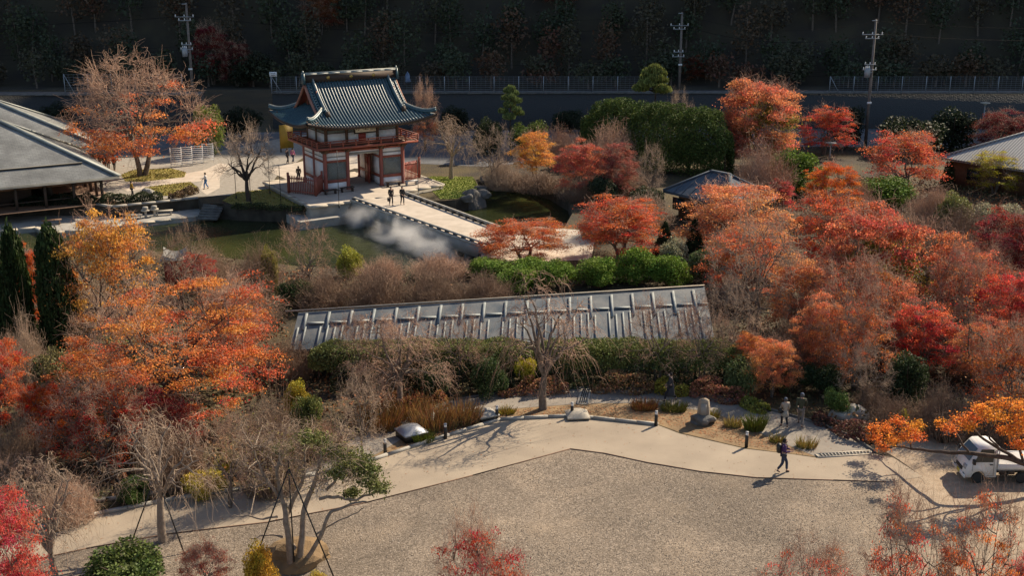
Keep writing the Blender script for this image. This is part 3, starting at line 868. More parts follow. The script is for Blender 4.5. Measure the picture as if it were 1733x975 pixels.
# name board under the eaves
pq = thing('name_board', None, None, (4.05, -.45, 5.86), 0); pq.parent = gate; pq.rotation_euler = (R(-18), 0, 0)
MB().box((0, .03, 0), (2.35, .08, 1.02)).build('board_frame', M['darkwood'], pq)
MB().box((0, -.03, 0), (2.12, .06, .8)).build('board_face', mat('cream_board', (.80, .70, .52), (.72, .62, .45), 2, .7), pq)
cu = bpy.data.curves.new('board_lettering', 'FONT'); cu.body = '寺 王 勝'; cu.size = .62; cu.extrude = .012; cu.align_x = 'CENTER'; cu.align_y = 'CENTER'
to = bpy.data.objects.new('board_lettering', cu); COL.objects.link(to); bpy.context.view_layer.update()
tm = bpy.data.meshes.new_from_object(to.evaluated_get(bpy.context.evaluated_depsgraph_get())); bpy.data.objects.remove(to)
tm.materials.clear(); tm.materials.append(mat('bronze_letter', (.13, .09, .03), None, 1, .5))
lt = link('board_lettering', tm, pq); lt.rotation_euler = (R(90), 0, 0); lt.location = (0, -.066, 0)

# roof
roof = thing('roof', None, None, (0, 0, 0)); roof.parent = gate
AM0, AM1, BM0, BM1, TT, TG = -2.5, 10.6, -2.5, 7.8, 5.15, 1.9
ZE = 6.4
def prof(t):
    s = np.clip(t / TT, 0, 1); return ZE + 3.75 * (.5 * s + .5 * s * s)
def lift(e0, e1, x, t):
    dc = np.minimum(x - e0, e1 - x); return .6 * np.clip(1 - dc / 4.6, 0, 1) ** 2 * np.clip(1 - t / 2.8, 0, 1)
def slope_pts(side, x, t, dz=0.0):
    """x along the eave, t inward from the eave"""
    if side in 'fb':
        z = prof(t) + lift(AM0, AM1, x, t) + dz
        return np.stack([x, (BM0 + t) if side == 'f' else (BM1 - t), z], -1)
    z = prof(t) + lift(BM0, BM1, x, t) + dz
    return np.stack([(AM0 + t) if side == 'l' else (AM1 - t), x, z], -1)
def edge0(side, t):
    e = AM0 if side in 'fb' else BM0
    return e + np.minimum(t, TG)
def edge1(side, t):
    e = AM1 if side in 'fb' else BM1
    return e - np.minimum(t, TG)
for side in 'fblr':
    tmax = TT if side in 'fb' else 2.65
    ts = np.linspace(0, tmax, 22); s = np.linspace(0, 1, 40)
    for nm, dz, mt in (('roof_bed', 0, M['slate']), ('soffit', -.2, M['red'])):
        tt, ss = np.meshgrid(ts, s, indexing='ij')
        xx = edge0(side, tt) + (edge1(side, tt) - edge0(side, tt)) * ss
        P = slope_pts(side, xx, tt, dz)
        idx = np.arange(P.shape[0] * P.shape[1]).reshape(P.shape[:2])
        q = np.stack([idx[:-1, :-1], idx[:-1, 1:], idx[1:, 1:], idx[1:, :-1]], -1).reshape(-1, 4)
        if side in 'bl': q = q[:, ::-1]
        if dz < 0: q = q[:, ::-1]
        k = MB().add(P.reshape(-1, 3), q)
        if dz == 0:
            pass
        k.build(nm, mt, roof, smooth=True)
    # eave board
    e0, e1 = edge0(side, 0), edge1(side, 0)
    xs_ = np.linspace(e0, e1, 40)
    k = MB(); P0 = slope_pts(side, xs_, np.zeros(40), -.24); P1 = slope_pts(side, xs_, np.zeros(40), .03)
    k.tubes(slope_pts(side, xs_, np.zeros(40), -.1), np.full(40, .16), 4); k.build('eave_board', M['darkwood'], roof)
    # rows of half round tiles
    pitch = .31
    lo, hi = (AM0, AM1) if side in 'fb' else (BM0, BM1)
    n = int((hi - lo) / pitch)
    for i in range(n):
        x = lo + (hi - lo - (n - 1) * pitch) / 2 + i * pitch
        d = min(x - lo, hi - x)
        te = (d if d < TG else tmax) - .02
        if te < .25: continue
        ts2 = np.linspace(-.06, te, 12)
        P = slope_pts(side, np.full(12, x), ts2, .03)
        MB().tubes(P, np.full(12, .082), 6, cap=True).build('tile_row', M['roll'], roof, smooth=True)
    # rafter ends under the eave
    k = MB()
    for x in np.arange(lo + .4, hi - .3, .3):
        P = slope_pts(side, np.array([x, x]), np.array([.05, 1.2]), -.27)
        k.bar(P[0], P[1], .09, .1)
    tag(k.build('rafter_ends', M['wood'], roof), kind='stuff')
# ridge with caps and gilt discs
RB = (BM0 + BM1) / 2
MB().box((4.05, RB, 10.42), (9.5, .34, .75)).build('ridge_wall', M['darkwood'], roof)
for i in range(8): MB().box((-.05 + 1.17 * i, RB, 10.86 + .0), (1.15, .56, .13)).build('ridge_cap', M['ridge_top'], roof)
MB().box((4.05, RB, 10.96), (9.9, .26, .1)).build('ridge_cap_top', M['ridge_top'], roof)
for a in (1.7, 4.05, 6.4):
    for sg in (-1, 1): MB().cyl((a, RB + sg * .16, 10.45), (a, RB + sg * .21, 10.45), .17, sides=14).build('gilt_disc', M['gold'], roof)
for a in (-.78, 8.88):
    k = MB(); k.box((a, RB, 10.45), (.22, .8, 1.0), taper=.7); k.box((a, RB, 11.05), (.18, .3, .3), taper=.5); k.build('ridge_end_tile', M['roll'], roof)
for sd in 'fb':
    for a in (.15, 7.95):
        ts2 = np.linspace(TT - .1, 1.7, 16)
        P = slope_pts(sd, np.full(16, a), ts2, .16)
        MB().tubes(P, np.full(16, .19), 6, cap=True).build('descending_ridge', M['roll'], roof)
        P2 = slope_pts(sd, np.full(16, a), ts2, .36)
        MB().tubes(P2, np.full(16, .09), 6, cap=True).build('ridge_cap', M['ridge_top'], roof)
        p = Vector(slope_pts(sd, np.array([a]), np.array([1.6]), .25)[0]); MB().box(p, (.45, .28, .5), taper=.7).build('ridge_end_tile', M['darkwood'], roof)
    for va, sg in ((AM0 + TG, -1), (AM1 - TG, 1)):
        for i in range(13):
            t = 1.95 + i * .25
            p = slope_pts(sd, np.array([va, va + -sg * .55]), np.array([t, t]), .07)
            MB().bar(p[0], p[1], .12, .1).build('verge_tile', M['roll'], roof)
        ts2 = np.linspace(TG + .05, TT - .1, 12)
        P = slope_pts(sd, np.full(12, va), ts2, -.22)
        P[:, 0] += sg * .04
        MB().tubes(P, np.full(12, .17), 4, cap=True).build('barge_board', M['barge'] if 'barge' in M else M.setdefault('barge', mat('barge_board', (.30, .12, .08), (.36, .16, .11), 2, .6)), roof)
    # hip ridges to the corners
    for e, sg in ((AM0, 1), (AM1, -1)):
        ts2 = np.linspace(.0, 2.35, 14)
        P = slope_pts(sd, e + sg * ts2, ts2, .12); P[:, 2] += .25 * np.clip(1 - ts2 / 1.2, 0, 1) ** 2
        MB().tubes(P, np.full(14, .17), 6, cap=True).build('hip_ridge', M['roll'], roof)
        P[:, 2] += .2
        MB().tubes(P, np.full(14, .085), 6, cap=True).build('ridge_cap', M['ridge_top'], roof)
for a in (.1, 8.0):
    k = MB(); bs = np.linspace(BM0 + 2.4, BM1 - 2.4, 21)
    zt = prof(np.minimum(bs - BM0, BM1 - bs)) - .1
    V = [(a, b, prof(2.5) - .4) for b in bs] + [(a, b, z) for b, z in zip(bs, zt)]
    k.add(V, [(i, i + 1, 22 + i, 21 + i) for i in range(20)]); k.build('gable_wall', M['wood'], roof)
    for b in (RB - 1.2, RB, RB + 1.2): MB().box((a - .06 if a < 4 else a + .06, b, 8.6), (.1, .14, 1.6)).build('gable_strut', M['red'], roof)

# red picket fences either side of the gate
def picket(p, q, label, hgt=1.5):
    t = thing('picket_fence', label, 'fence', (p.x, p.y, .5), math.atan2(q.y - p.y, q.x - p.x))
    Ln = (q - p).xy.length
    for z in (.25, hgt - .3): MB().box((Ln / 2, 0, z), (Ln, .09, .1)).build('rail', M['red'], t)
    n = int(Ln / .19)
    for i in range(n + 1): MB().box((Ln * i / n, 0, hgt / 2), (.07, .07, hgt - .1)).build('picket', M['red_bright'] if 'bright' in label else M['red'], t)
    for x in (0, Ln): MB().box((x, 0, hgt / 2 + .1), (.17, .17, hgt + .25)).build('post', M['red'], t)
picket(G(-3.3, 1.2), G(-1.6, -1.5), 'dark red picket fence closing the platform on the tree side of the gate', 1.75)
picket(G(-1.6, -1.5), G(-.3, .2), 'short dark red picket return joining the gate corner column', 1.75)
picket(G(8.4, .5), G(10.6, 1.4), 'bright red slatted screen beside the gate towards the grass islet', 1.95)

# benches on the platform
def bench(loc, rz, label, ln=1.5, m='darkwood', group=None):
    t = thing('bench', label, 'bench', loc, rz, group)
    for y in (-.13, .13): MB().box((0, y, .42), (ln, .22, .06)).build('seat_board', M[m], t)
    for x in (-ln * .38, ln * .38): MB().box((x, 0, .195), (.1, .4, .38)).build('leg', M[m], t)
    return t
bench(G(-.1, -1.35, .5), PHI, 'low dark bench on the platform before the left lattice window, nearest the gate corner', 1.3)
bench(G(1.7, -1.1, .5), PHI, 'low dark bench on the platform close beside the open gateway', 1.4)
bench(G(6.6, -1.0, .5), PHI, 'dark bench below the right lattice window of the gate', 1.6)
bench(G(8.4, -1.3, .5), PHI, 'pale topped bench at the right corner of the gate platform', 1.4, 'pale_metal')
# yellow notice board behind the gate
yb = thing('notice_board', 'large plain yellow board standing behind the left side of the gate', 'sign', at(486, 257), PHI)
MB().box((0, 0, 1.8), (1.6, .1, 2.7)).build('board', mat('yellow_board', (.40, .25, .025), (.34, .2, .02), 1, .6), yb)
for x in (-.7, .7): MB().box((x, .1, 1.0), (.12, .12, 2.0)).build('post', M['darkwood'], yb)

# ------------------------------------------------------------------ bridge
BZ = .5
bl0, bl1, br0, br1 = at(597, 340, BZ), at(826, 421, BZ), at(685, 329, BZ), at(868, 397, BZ)
br = thing('stone_bridge', 'flat pale footbridge crossing the pond towards the gate, with low rails', 'bridge', (0, 0, 0))
MB().prism([tuple(p)[:2] for p in (bl0, bl1, br1, br0)], BZ - .3, BZ + .004).build('deck', M['paving'], br)
nd = (bl1 - bl0).normalized(); nn = Vector((-nd.y, nd.x, 0))
for p, q, s in ((bl0, bl1, -1), (br0, br1, 1)):
    d = (q - p).normalized(); n_ = Vector((-d.y, d.x, 0)) * (-s) * -1
    out = Vector((d.y, -d.x, 0)); out = out if (out.x < 0) == (s < 0) else -out
    MB().bar(p + out * .16 + Vector((0, 0, -.45)), q + out * .16 + Vector((0, 0, -.45)), .3, .95).build('girder', M['stone'], br)
    Ln = (q - p).length; k = int(Ln / 1.15)
    for i in range(k + 1):
        c = p + d * (Ln * i / k) - out * .12
        MB().box((c.x, c.y, BZ + .12), (.3, .26, .24), math.atan2(d.y, d.x)).build('rail_block', M['black'], br)
        if i < k:
            c0 = p + d * (Ln * (i + .06) / k) + out * .16; c1 = p + d * (Ln * (i + .94) / k) + out * .16
            MB().bar(c0 + Vector((0, 0, .09)), c1 + Vector((0, 0, .09)), .34, .13).build('edge_stone', M['stone_pale'], br)
            c0 = p + d * (Ln * (i + .01) / k) - out * .12; c1 = p + d * (Ln * (i + .99) / k) - out * .12
            MB().bar(c0 + Vector((0, 0, .3)), c1 + Vector((0, 0, .3)), .22, .12).build('rail', M['stone'], br)
    for i in (.15, .5, .85):
        c = p + (q - p) * i - out * .4
        MB().box((c.x, c.y, -1.4), (.6, .6, 1.9), math.atan2(d.y, d.x)).build('pier', M['stone_dark'], br)

# ------------------------------------------------------------------ hip roofed hall beside the pond
M['shingle'] = None
def shingle():
    m, t, b = nodes('grey_shingle'); b.inputs['Roughness'].default_value = .6
    tc = N(t, 'ShaderNodeTexCoord'); bk = N(t, 'ShaderNodeTexBrick')
    bk.inputs['Color1'].default_value = (.165, .17, .165, 1); bk.inputs['Color2'].default_value = (.205, .21, .20, 1); bk.inputs['Mortar'].default_value = (.13, .135, .135, 1)
    bk.inputs['Scale'].default_value = 1; bk.inputs['Brick Width'].default_value = .5; bk.inputs['Row Height'].default_value = .2; bk.inputs['Mortar Size'].default_value = .02
    L(t, tc.outputs['Object'], bk.inputs['Vector'])
    nz = N(t, 'ShaderNodeTexNoise'); nz.inputs['Scale'].default_value = .5; nz.inputs['Detail'].default_value = 5; L(t, tc.outputs['Object'], nz.inputs['Vector'])
    mr = N(t, 'ShaderNodeMapRange'); mr.inputs[1].default_value = .3; mr.inputs[2].default_value = .7; mr.inputs[3].default_value = .62; mr.inputs[4].default_value = 1.3; L(t, nz.outputs[0], mr.inputs[0])
    vm = N(t, 'ShaderNodeVectorMath', operation='SCALE'); L(t, bk.outputs[0], vm.inputs[0]); L(t, mr.outputs[0], vm.inputs['Scale'])
    L(t, vm.outputs[0], b.inputs['Base Color'])
    bp = N(t, 'ShaderNodeBump'); bp.inputs['Strength'].default_value = .5; bp.inputs['Distance'].default_value = .03; L(t, bk.outputs['Fac'], bp.inputs['Height']); bp.invert = True; L(t, bp.outputs[0], b.inputs['Normal'])
    return m
M['shingle'] = shingle()
def hall(eave_px, ez, hip_px, half, length, label, guard):
    E = at(*eave_px, ez)
    ha = Vector((-math.cos(PHI) - math.sin(PHI), -math.sin(PHI) + math.cos(PHI), 0))      # plan direction of the hip, one metre in from each eave
    d = ray(*hip_px)
    # where the hip meets the sight line in plan
    k = d.x / d.y
    t = (k * E.y - E.x) / (ha.x - k * ha.y)
    P = E + ha * t
    zz = CAMZ + d.z * (P.y / d.y)
    sl = (zz - ez) / t
    b_ = thing('hall', label, 'building', (E.x, E.y, 0), PHI)
    zr = ez + sl * half
    def slab(pts, name, m):
        k_ = MB(); k_.poly(pts); low = [(x, y, z - .22) for x, y, z in pts]; k_.poly(low[::-1])
        n_ = len(pts); k_.add(list(pts) + low, [(i, n_ + i, n_ + (i + 1) % n_, (i + 1) % n_) for i in range(n_)])
        return k_.build(name, m, b_)
    rf = slab([(-length, 0, ez), (0, 0, ez), (-half, half, zr), (-length, half, zr)], 'roof', M['shingle'])
    slab([(0, 0.004, ez), (0, 2 * half, ez), (-half, half, zr + .003)], 'roof', M['shingle'])
    slab([(-.004, 2 * half, ez), (-length, 2 * half, ez), (-length, half + .004, zr), (-half, half + .004, zr)], 'roof', M['shingle'])
    for p, q in (((0, 0), (-half, half)), ((0, 2 * half), (-half, half))):
        k_ = MB(); k_.bar((p[0], p[1], ez + .06), (q[0], q[1], zr + .06), .5, .16); k_.build('hip_cap', M['ridge_top'], b_)
    MB().bar((-half, half, zr + .08), (-length, half, zr + .08), .5, .2).build('ridge_cap', M['ridge_top'], b_)
    if guard:
        MB().bar((-length, guard, ez + sl * guard + .12), (-guard - .8, guard, ez + sl * guard + .12), .1, .16).build('snow_guard', M['black'], b_)
    # posts, screens and the dark room inside
    for x in np.arange(-1.4, -length, -2.5):
        MB().box((x, 1.4, ez / 2 - .1), (.24, .24, ez + .2)).build('post', M['darkwood'], b_)
        if x > -length + 3:
            MB().box((x - 1.25, 1.4, ez - .35), (2.26, .06, .62)).build('screen', M['wood'], b_)
            MB().box((x - 1.25, 1.4, .75), (2.26, .08, .08)).build('hand_rail', M['darkwood'], b_)
    MB().box((-length / 2 - 3.6, 3.4, ez / 2), (length - 7.4, .2, ez + .2)).build('wall', M['darkwood'], b_)
    for y in np.arange(1.4, 2 * half, 2.6)[1:]:
        MB().box((-1.4, y, ez / 2 - .1), (.24, .24, ez + .2)).build('post', M['darkwood'], b_)
    MB().box((-5.5, half, ez / 2), (.2, 2 * half - 7, ez + .2)).build('wall', M['darkwood'], b_)
    MB().box((-length / 2, half, .06), (length - .6, 2 * half - 1, .1)).build('floor', M['wood'], b_)
    return b_, sl, zr
h1, sl1, _ = hall((202, 298), 2.6, (0, 205), 8.6, 34, 'hall with a broad grey shingled hip roof beside the pond, nearer of the two', 2.0)
MB().box((-10.1, 8.0, 2.6 + sl1 * 8.0 + .35), (1.5, 1.2, .6), taper=.6).build('roof_vent', M['slate'], h1)
h2, sl2, _ = hall((195, 256), 2.2, (0, 175), 11, 40, 'rear hall whose grey roof slope shows behind the nearer hall', 0)

# quay below the hall
quay = XY((-260, 376), (0, 352), (165, 351), (190, 355), (335, 340), (400, 352), (386, 360), (342, 367), (207, 383), (80, 398), (61, 387), (0, 394), (-260, 424), z=-1.0)
k = MB().prism(quay, -2.4, -.98); tag(k.build('quay_walkway', M['stone']), kind='structure')
kerb(XY((-100, 403), (0, 393), (60, 386), (79, 396.5), (140, 390), (207, 382.5), (342, 366), (390, 359), z=-1.0), z=-.98, h=.1, w=.45, step=1.6, m='stone_pale')
kerb(XY((165, 347), (190, 351), (335, 336)), z=0, h=.16, w=.35, step=1.4, m='stone')
# stone steps down to the quay
st = thing('stone_steps', 'stone steps climbing from the quay to the garden court', 'steps', at(362, 346, 0), R(-8))
for i in range(6):
    MB().box((0, -.35 * i, -.1 - .17 * i), (2.0 - .02 * i, .42, .2)).build('step', M['stone_dark'], st)
# ------------------------------------------------------------------ retaining wall, fences, poles and wires at the foot of the hill
def block_wall():
    m, t, b = nodes('block_wall'); b.inputs['Roughness'].default_value = .9
    tc = N(t, 'ShaderNodeTexCoord'); vo = N(t, 'ShaderNodeTexVoronoi'); vo.inputs['Scale'].default_value = 3.6; vo.feature = 'DISTANCE_TO_EDGE'
    L(t, tc.outputs['Object'], vo.inputs['Vector'])
    cr = N(t, 'ShaderNodeValToRGB'); e = cr.color_ramp.elements; e[0].position, e[0].color = .02, (.05, .05, .05, 1); e[1].position, e[1].color = .14, (.05, .05, .048, 1)
    L(t, vo.outputs[0], cr.inputs[0]); L(t, cr.outputs[0], b.inputs['Base Color'])
    bp = N(t, 'ShaderNodeBump'); bp.inputs['Strength'].default_value = .8; bp.inputs['Distance'].default_value = .1; L(t, vo.outputs[0], bp.inputs['Height']); L(t, bp.outputs[0], b.inputs['Normal'])
    return m
M['blockwall'] = block_wall()
for x0, x1, y, lab in ((-31, 140, 153, 'long dark stone block retaining wall behind the gate at the foot of the hill'), (-150, -40, 151, 'dark stone retaining wall behind the two halls at the foot of the hill')):
    t = thing('retaining_wall', lab, 'wall', (x0, y, 0))
    k = MB(); Ln = x1 - x0
    k.add([(0, 0, -.2), (Ln, 0, -.2), (Ln, .7, 4.4), (0, .7, 4.4), (0, 3.6, -.2), (Ln, 3.6, -.2), (Ln, 3.6, 4.4), (0, 3.6, 4.4)], [(0, 1, 2, 3), (3, 2, 6, 7), (1, 5, 6, 2), (4, 0, 3, 7), (5, 4, 7, 6)])
    k.build('wall_body', M['blockwall'], t)
    MB().box((Ln / 2, 2.15, 4.48), (Ln, 3.2, .16)).build('wall_cap', M['stone_dark'], t)
M['galv'] = mat('galvanised_steel', (.30, .32, .34), None, 1, .5, metal=.3)
def mesh_fence(X0, X1, Y, z, label, h=2.1, step=3.1, brace=True):
    t = thing('mesh_fence', label, 'fence', (X0, Y, z))
    Ln = X1 - X0; n = int(round(Ln / step))
    for i in range(n + 1):
        MB().cyl((Ln * i / n, 0, 0), (Ln * i / n, 0, h), .055, sides=6).build('post', M['galv'], t)
    for j in range(8):
        zz = .18 + (h - .25) * j / 7
        MB().bar((0, .06, zz), (Ln, .06, zz), .022, .022).build('rail', M['galv'], t)
    k = MB()
    for x in np.arange(0, Ln, .6): k.bar((x, .07, .1), (x, .07, h - .05), .012, .012)
    tag(k.build('wire_netting', M['galv'], t), kind='stuff')
    if brace: MB().cyl((.05, 0, h - .1), (1.2, 0, .05), .045, sides=6).build('brace', M['galv'], t)
    return t
mesh_fence(-31, 20, 153.6, 4.56, 'steel mesh fence along the top of the retaining wall directly behind the gate roof')
mesh_fence(41, 100, 153.6, 4.56, 'steel mesh fence on the wall behind the red trees by the brown transformer pole')
mesh_fence(-57, -42, 151.7, 4.56, 'short steel mesh fence on the wall behind the bare topped maple by the halls', 2.6)
wf = thing('white_sign', 'small white sign on posts beside the end of the fence behind the gate roof', 'sign', (-30.6, 153, 4.5))
MB().box((0, -.08, 2.5), (.95, .05, .6)).build('sign_board', M['white'], wf)
for x in (-.35, .35): MB().cyl((x, 0, 0), (x, 0, 2.75), .035, sides=6).build('post', M['galv'], wf)
for i, wdt in enumerate((.6, .5)): MB().box((0, -.108, 2.6 - i * .2), (wdt, .006, .06)).build('sign_line', M['black'], wf)
tp = thing('blue_tarp', 'crumpled blue sheet hanging on the fence to the right of the gate roof', 'tarp', (aty(690, 130, 153.3)))
k = MB().lathe([(.08, .6), (.2, .3), (.28, 0), (.26, -.35), (.3, -.6)], sides=9); k.v[0] = k.v[0] + np.random.default_rng(2).normal(size=k.v[0].shape) * .07
k.build('sheet', mat('blue_sheet', (.08, .14, .26), (.2, .26, .34), 3, .6), tp)

def utility_pole(px_, pb, ptop, Y, label, transformer):
    base = aty(px_, pb, Y); top = hz(ptop, Y); z0 = max(0, base.z) if base.z > .5 else 0
    t = thing('utility_pole', label, 'utility pole', (base.x, Y, z0)); H = top - z0
    MB().cyl((0, 0, 0), (0, 0, H), .2, .13, 8).build('pole', M['pole'], t)
    z = H - 1.7
    for dz, ln in ((0, 2.4), (-.45, 1.6), (-3.4, 1.3), (-4.0, 1.6)):
        a = MB(); a.bar((-ln / 2 - .3, -.16, z + dz), (ln / 2 - .3, -.16, z + dz), .1, .1); arm = a.build('cross_arm', M['galv'], t)
        for i in range(3):
            MB().lathe([(.045, 0), (.075, .06), (.04, .12), (.07, .17), (.02, .24)], (-ln / 2 - .2 + i * (ln - .2) / 2, -.16, z + dz + .05), 7).build('insulator', M['white'], arm)
    MB().bar((-.5, -.16, H - .15), (.1, -.16, H - .15), .12, .1).build('top_bracket', M['galv'], t)
    if transformer:
        k = MB().lathe([(.05, 0), (.33, .05), (.36, .5), (.36, .95), (.3, 1.05), (.1, 1.15)], (-.55, -.2, H - 6.6), 12); k.build('transformer', M['galv'], t)
        for i in range(3): MB().lathe([(.05, 0), (.08, .1), (.04, .28)], (-.75 + i * .2, -.2, H - 5.5), 7).build('bushing', M['white'], t)
        MB().box((-.25, -.1, H - 6.0), (.5, .1, .12)).build('bracket', M['galv'], t)
    MB().box((-.02, -.22, H * .36), (.5, .1, .22)).build('plate', M['white'], t)
    return Vector((base.x, Y, top))
p1 = utility_pole(328, 178, 4, 150.3, 'tall utility pole with transformer behind the bare topped maple near the halls', True)
p2 = utility_pole(1149, 158, 20, 157.5, 'slender utility pole standing behind the clipped cloud pine on the big hedge', False)
p3 = utility_pole(1464, 250, 32, 138.0, 'brown utility pole with transformer above the red maples at the right fence', True)
M['wire'] = mat('wire', (.012, .012, .013), None, 1, .9, spec=.05)
def wires(a, b, label, drops):
    t = thing('power_line', label, 'power line', tuple((a + b) / 2))
    c0 = (a + b) / 2
    for dz, oy in drops:
        s = np.linspace(0, 1, 24)[:, None]
        P = np.array(a - c0)[None] * (1 - s) + np.array(b - c0)[None] * s
        P[:, 2] += dz - 1.6 * 4 * (s * (1 - s))[:, 0]; P[:, 1] += oy
        MB().tubes(P, np.full(24, .014), 3).build('wire', M['wire'], t)
DR = ((-.2, 0), (-1.6, -.3), (-1.6, .3), (-5.2, -.2), (-5.7, .2))
wires(p1, p2, 'sagging power wires between the transformer pole near the halls and the slender middle pole', DR)
wires(p2, p3, 'sagging power wires between the slender middle pole and the brown pole at the right', DR)
wires(p3, Vector((100, 146, 16)), 'power wires running right from the brown transformer pole out of the picture', DR)
wires(Vector((-110, 146, 17)), p1, 'power wires running left from the transformer pole behind the halls', DR)

# ------------------------------------------------------------------ houses and the long corridor roof
def corrugated():
    m, t, b = nodes('pale_corrugated_roof'); b.inputs['Roughness'].default_value = .55
    b.inputs['Base Color'].default_value = (.36, .36, .35, 1)
    tc = N(t, 'ShaderNodeTexCoord'); wv = N(t, 'ShaderNodeTexWave'); wv.inputs['Scale'].default_value = 1.1; wv.bands_direction = 'X'
    L(t, tc.outputs['Object'], wv.inputs['Vector']); bp = N(t, 'ShaderNodeBump'); bp.inputs['Strength'].default_value = .6; bp.inputs['Distance'].default_value = .08
    L(t, wv.outputs[0], bp.inputs['Height']); L(t, bp.outputs[0], b.inputs['Normal'])
    cr = N(t, 'ShaderNodeValToRGB'); e = cr.color_ramp.elements; e[0].color = (.23, .235, .24, 1); e[1].color = (.33, .33, .32, 1)
    L(t, wv.outputs[0], cr.inputs[0]); L(t, cr.outputs[0], b.inputs['Base Color'])
    return m
M['corr'] = corrugated()
M['tin'] = mat('dark_tin_roof', (.07, .09, .115), (.09, .11, .135), .8, .75, spec=.12)
def hip_house(px_, ez, half, Ln, slope, rz, label, m, rows):
    C_ = at(*px_, ez); t = thing('house', label, 'building', (C_.x, C_.y, 0), rz)
    zr = ez + slope * half
    for pts in ([(0, 0, ez), (Ln, 0, ez), (Ln - half, half, zr), (half, half, zr)], [(0, 2 * half, ez), (0, 0.004, ez), (half - .004, half, zr)], [(Ln, 2 * half, ez), (0.004, 2 * half, ez), (half, half + .004, zr), (Ln - half, half + .004, zr)], [(Ln, 0.004, ez), (Ln, 2 * half - .004, ez), (Ln - half + .004, half, zr)]):
        k = MB(); k.poly(pts); low = [(x, y, z - .2) for x, y, z in pts]; k.poly(low[::-1]); n_ = len(pts)
        k.add(list(pts) + low, [(i, n_ + i, n_ + (i + 1) % n_, (i + 1) % n_) for i in range(n_)]); k.build('roof', M[m], t)
    for i in range(rows):
        x = Ln * (i + .5) / rows; y = min(x, Ln - x, half)
        MB().bar((x, .02, ez + .03), (x, y, ez + slope * y + .03), .05, .05).build('roof_seam', M[m], t)
    for p, q in (((0, 0), (half, half)), ((0, 2 * half), (half, half)), ((Ln, 0), (Ln - half, half)), ((Ln, 2 * half), (Ln - half, half))):
        MB().bar((p[0], p[1], ez + .05), (q[0], q[1], zr + .05), .3, .12).build('hip_cap', M[m], t)
    MB().bar((half, half, zr + .07), (Ln - half, half, zr + .07), .32, .14).build('ridge_cap', M[m], t)
    o_ = 1.0
    MB().box((Ln / 2, half, ez / 2 - .05), (Ln - 2 * o_, 2 * half - 2 * o_, ez - .1)).build('wall', M['wood'], t)
    for i in range(4): MB().box((Ln * (i + .5) / 4, o_ - .03, ez * .5), (1.4, .06, 1.1)).build('window', M['glass'], t)
    return t
hip_house((1122, 322), 2.4, 2.9, 8, .62, R(-52), 'low house with a dark blue grey tin roof among the red maples', 'tin', 9)
hip_house((1590, 266), 2.8, 9.5, 26, .46, R(-50), 'house with a broad pale corrugated roof at the right edge beyond the yellow green tree', 'corr', 0)

cr_ = thing('corridor_roof', 'long low blue grey roof with pale battens behind the trellised hedge', 'building', (0, 0, 0))
c_rl, c_rr = at(505, 529, 2.9), at(1192, 485, 2.9)
c_el, c_er = at(490, 592, 1.5), at(1210, 577, 1.5)
def cp(s, t, dz=0.0):
    """s along the roof, t from eave (0) to ridge (1)"""
    a = c_el + (c_er - c_el) * s; b = c_rl + (c_rr - c_rl) * s
    p = a + (b - a) * t; p.z += dz; return p
M['slate2'] = mat('corridor_sheet', (.065, .085, .105), (.16, .165, .165), .9, .6, .2, 8, 7, spec=.25)
M['batten'] = mat('pale_batten', (.18, .205, .21), (.26, .28, .275), 2, .75)
for part_ in range(6):
    k = MB(); ns, nt2 = 7, 9
    for dz, rev in ((0, False), (-.15, True)):
        V = [tuple(cp((part_ + i / (ns - 1)) / 6, j / (nt2 - 1), dz)) for i in range(ns) for j in range(nt2)]
        q = [(i * nt2 + j, (i + 1) * nt2 + j, (i + 1) * nt2 + j + 1, i * nt2 + j + 1) for i in range(ns - 1) for j in range(nt2 - 1)]
        k.add(V, [f[::-1] for f in q] if rev else q)
    e = [tuple(cp((part_ + i / (ns - 1)) / 6, 0, dz)) for dz in (0, -.15) for i in range(ns)]
    k.add(e, [(i, ns + i, ns + i + 1, i + 1) for i in range(ns - 1)])
    k.build('roof_sheet', M['slate2'], cr_)
nb_ = 58
for i in range(nb_):
    s = (i + .5) / nb_
    if i % 5 == 2: continue
    k = MB(); k.bar(cp(s, .02, .05), cp(s, .56 + .03 * math.sin(i * 2.1), .05), .09, .05); k.build('batten', M['batten'], cr_)
for i in range(19):
    s = (i + .4) / 19
    k = MB(); k.bar(cp(s, .48, .08), cp(s, .93, .06), .15, .06); k.build('roof_rib', M['batten'], cr_)
    k = MB(); k.bar(cp(s + .008, .66, .07), cp(min(1, s + .045), .66, .05), .28, .04); k.build('snow_board', M['batten'], cr_)
MB().bar(cp(-.03, 1, .12), cp(1.0, 1, .08), .07, .07).build('ridge_pole', M['stone_pale'], cr_)
back = [c_rl + Vector((-.5, 2.6, -1.5)), c_rr + Vector((.8, 2.6, -1.5))]
k = MB(); V = [tuple(c_rl), tuple(c_rr), tuple(back[1]), tuple(back[0])]; k.add(V, [(0, 1, 2, 3)]); k.build('rear_sheet', M['slate2'], cr_)
for s in np.linspace(.02, .98, 12):
    p = cp(s, .12); MB().box((p.x, p.y + .1, .7), (.16, .16, 1.4)).build('post', M['darkwood'], cr_)

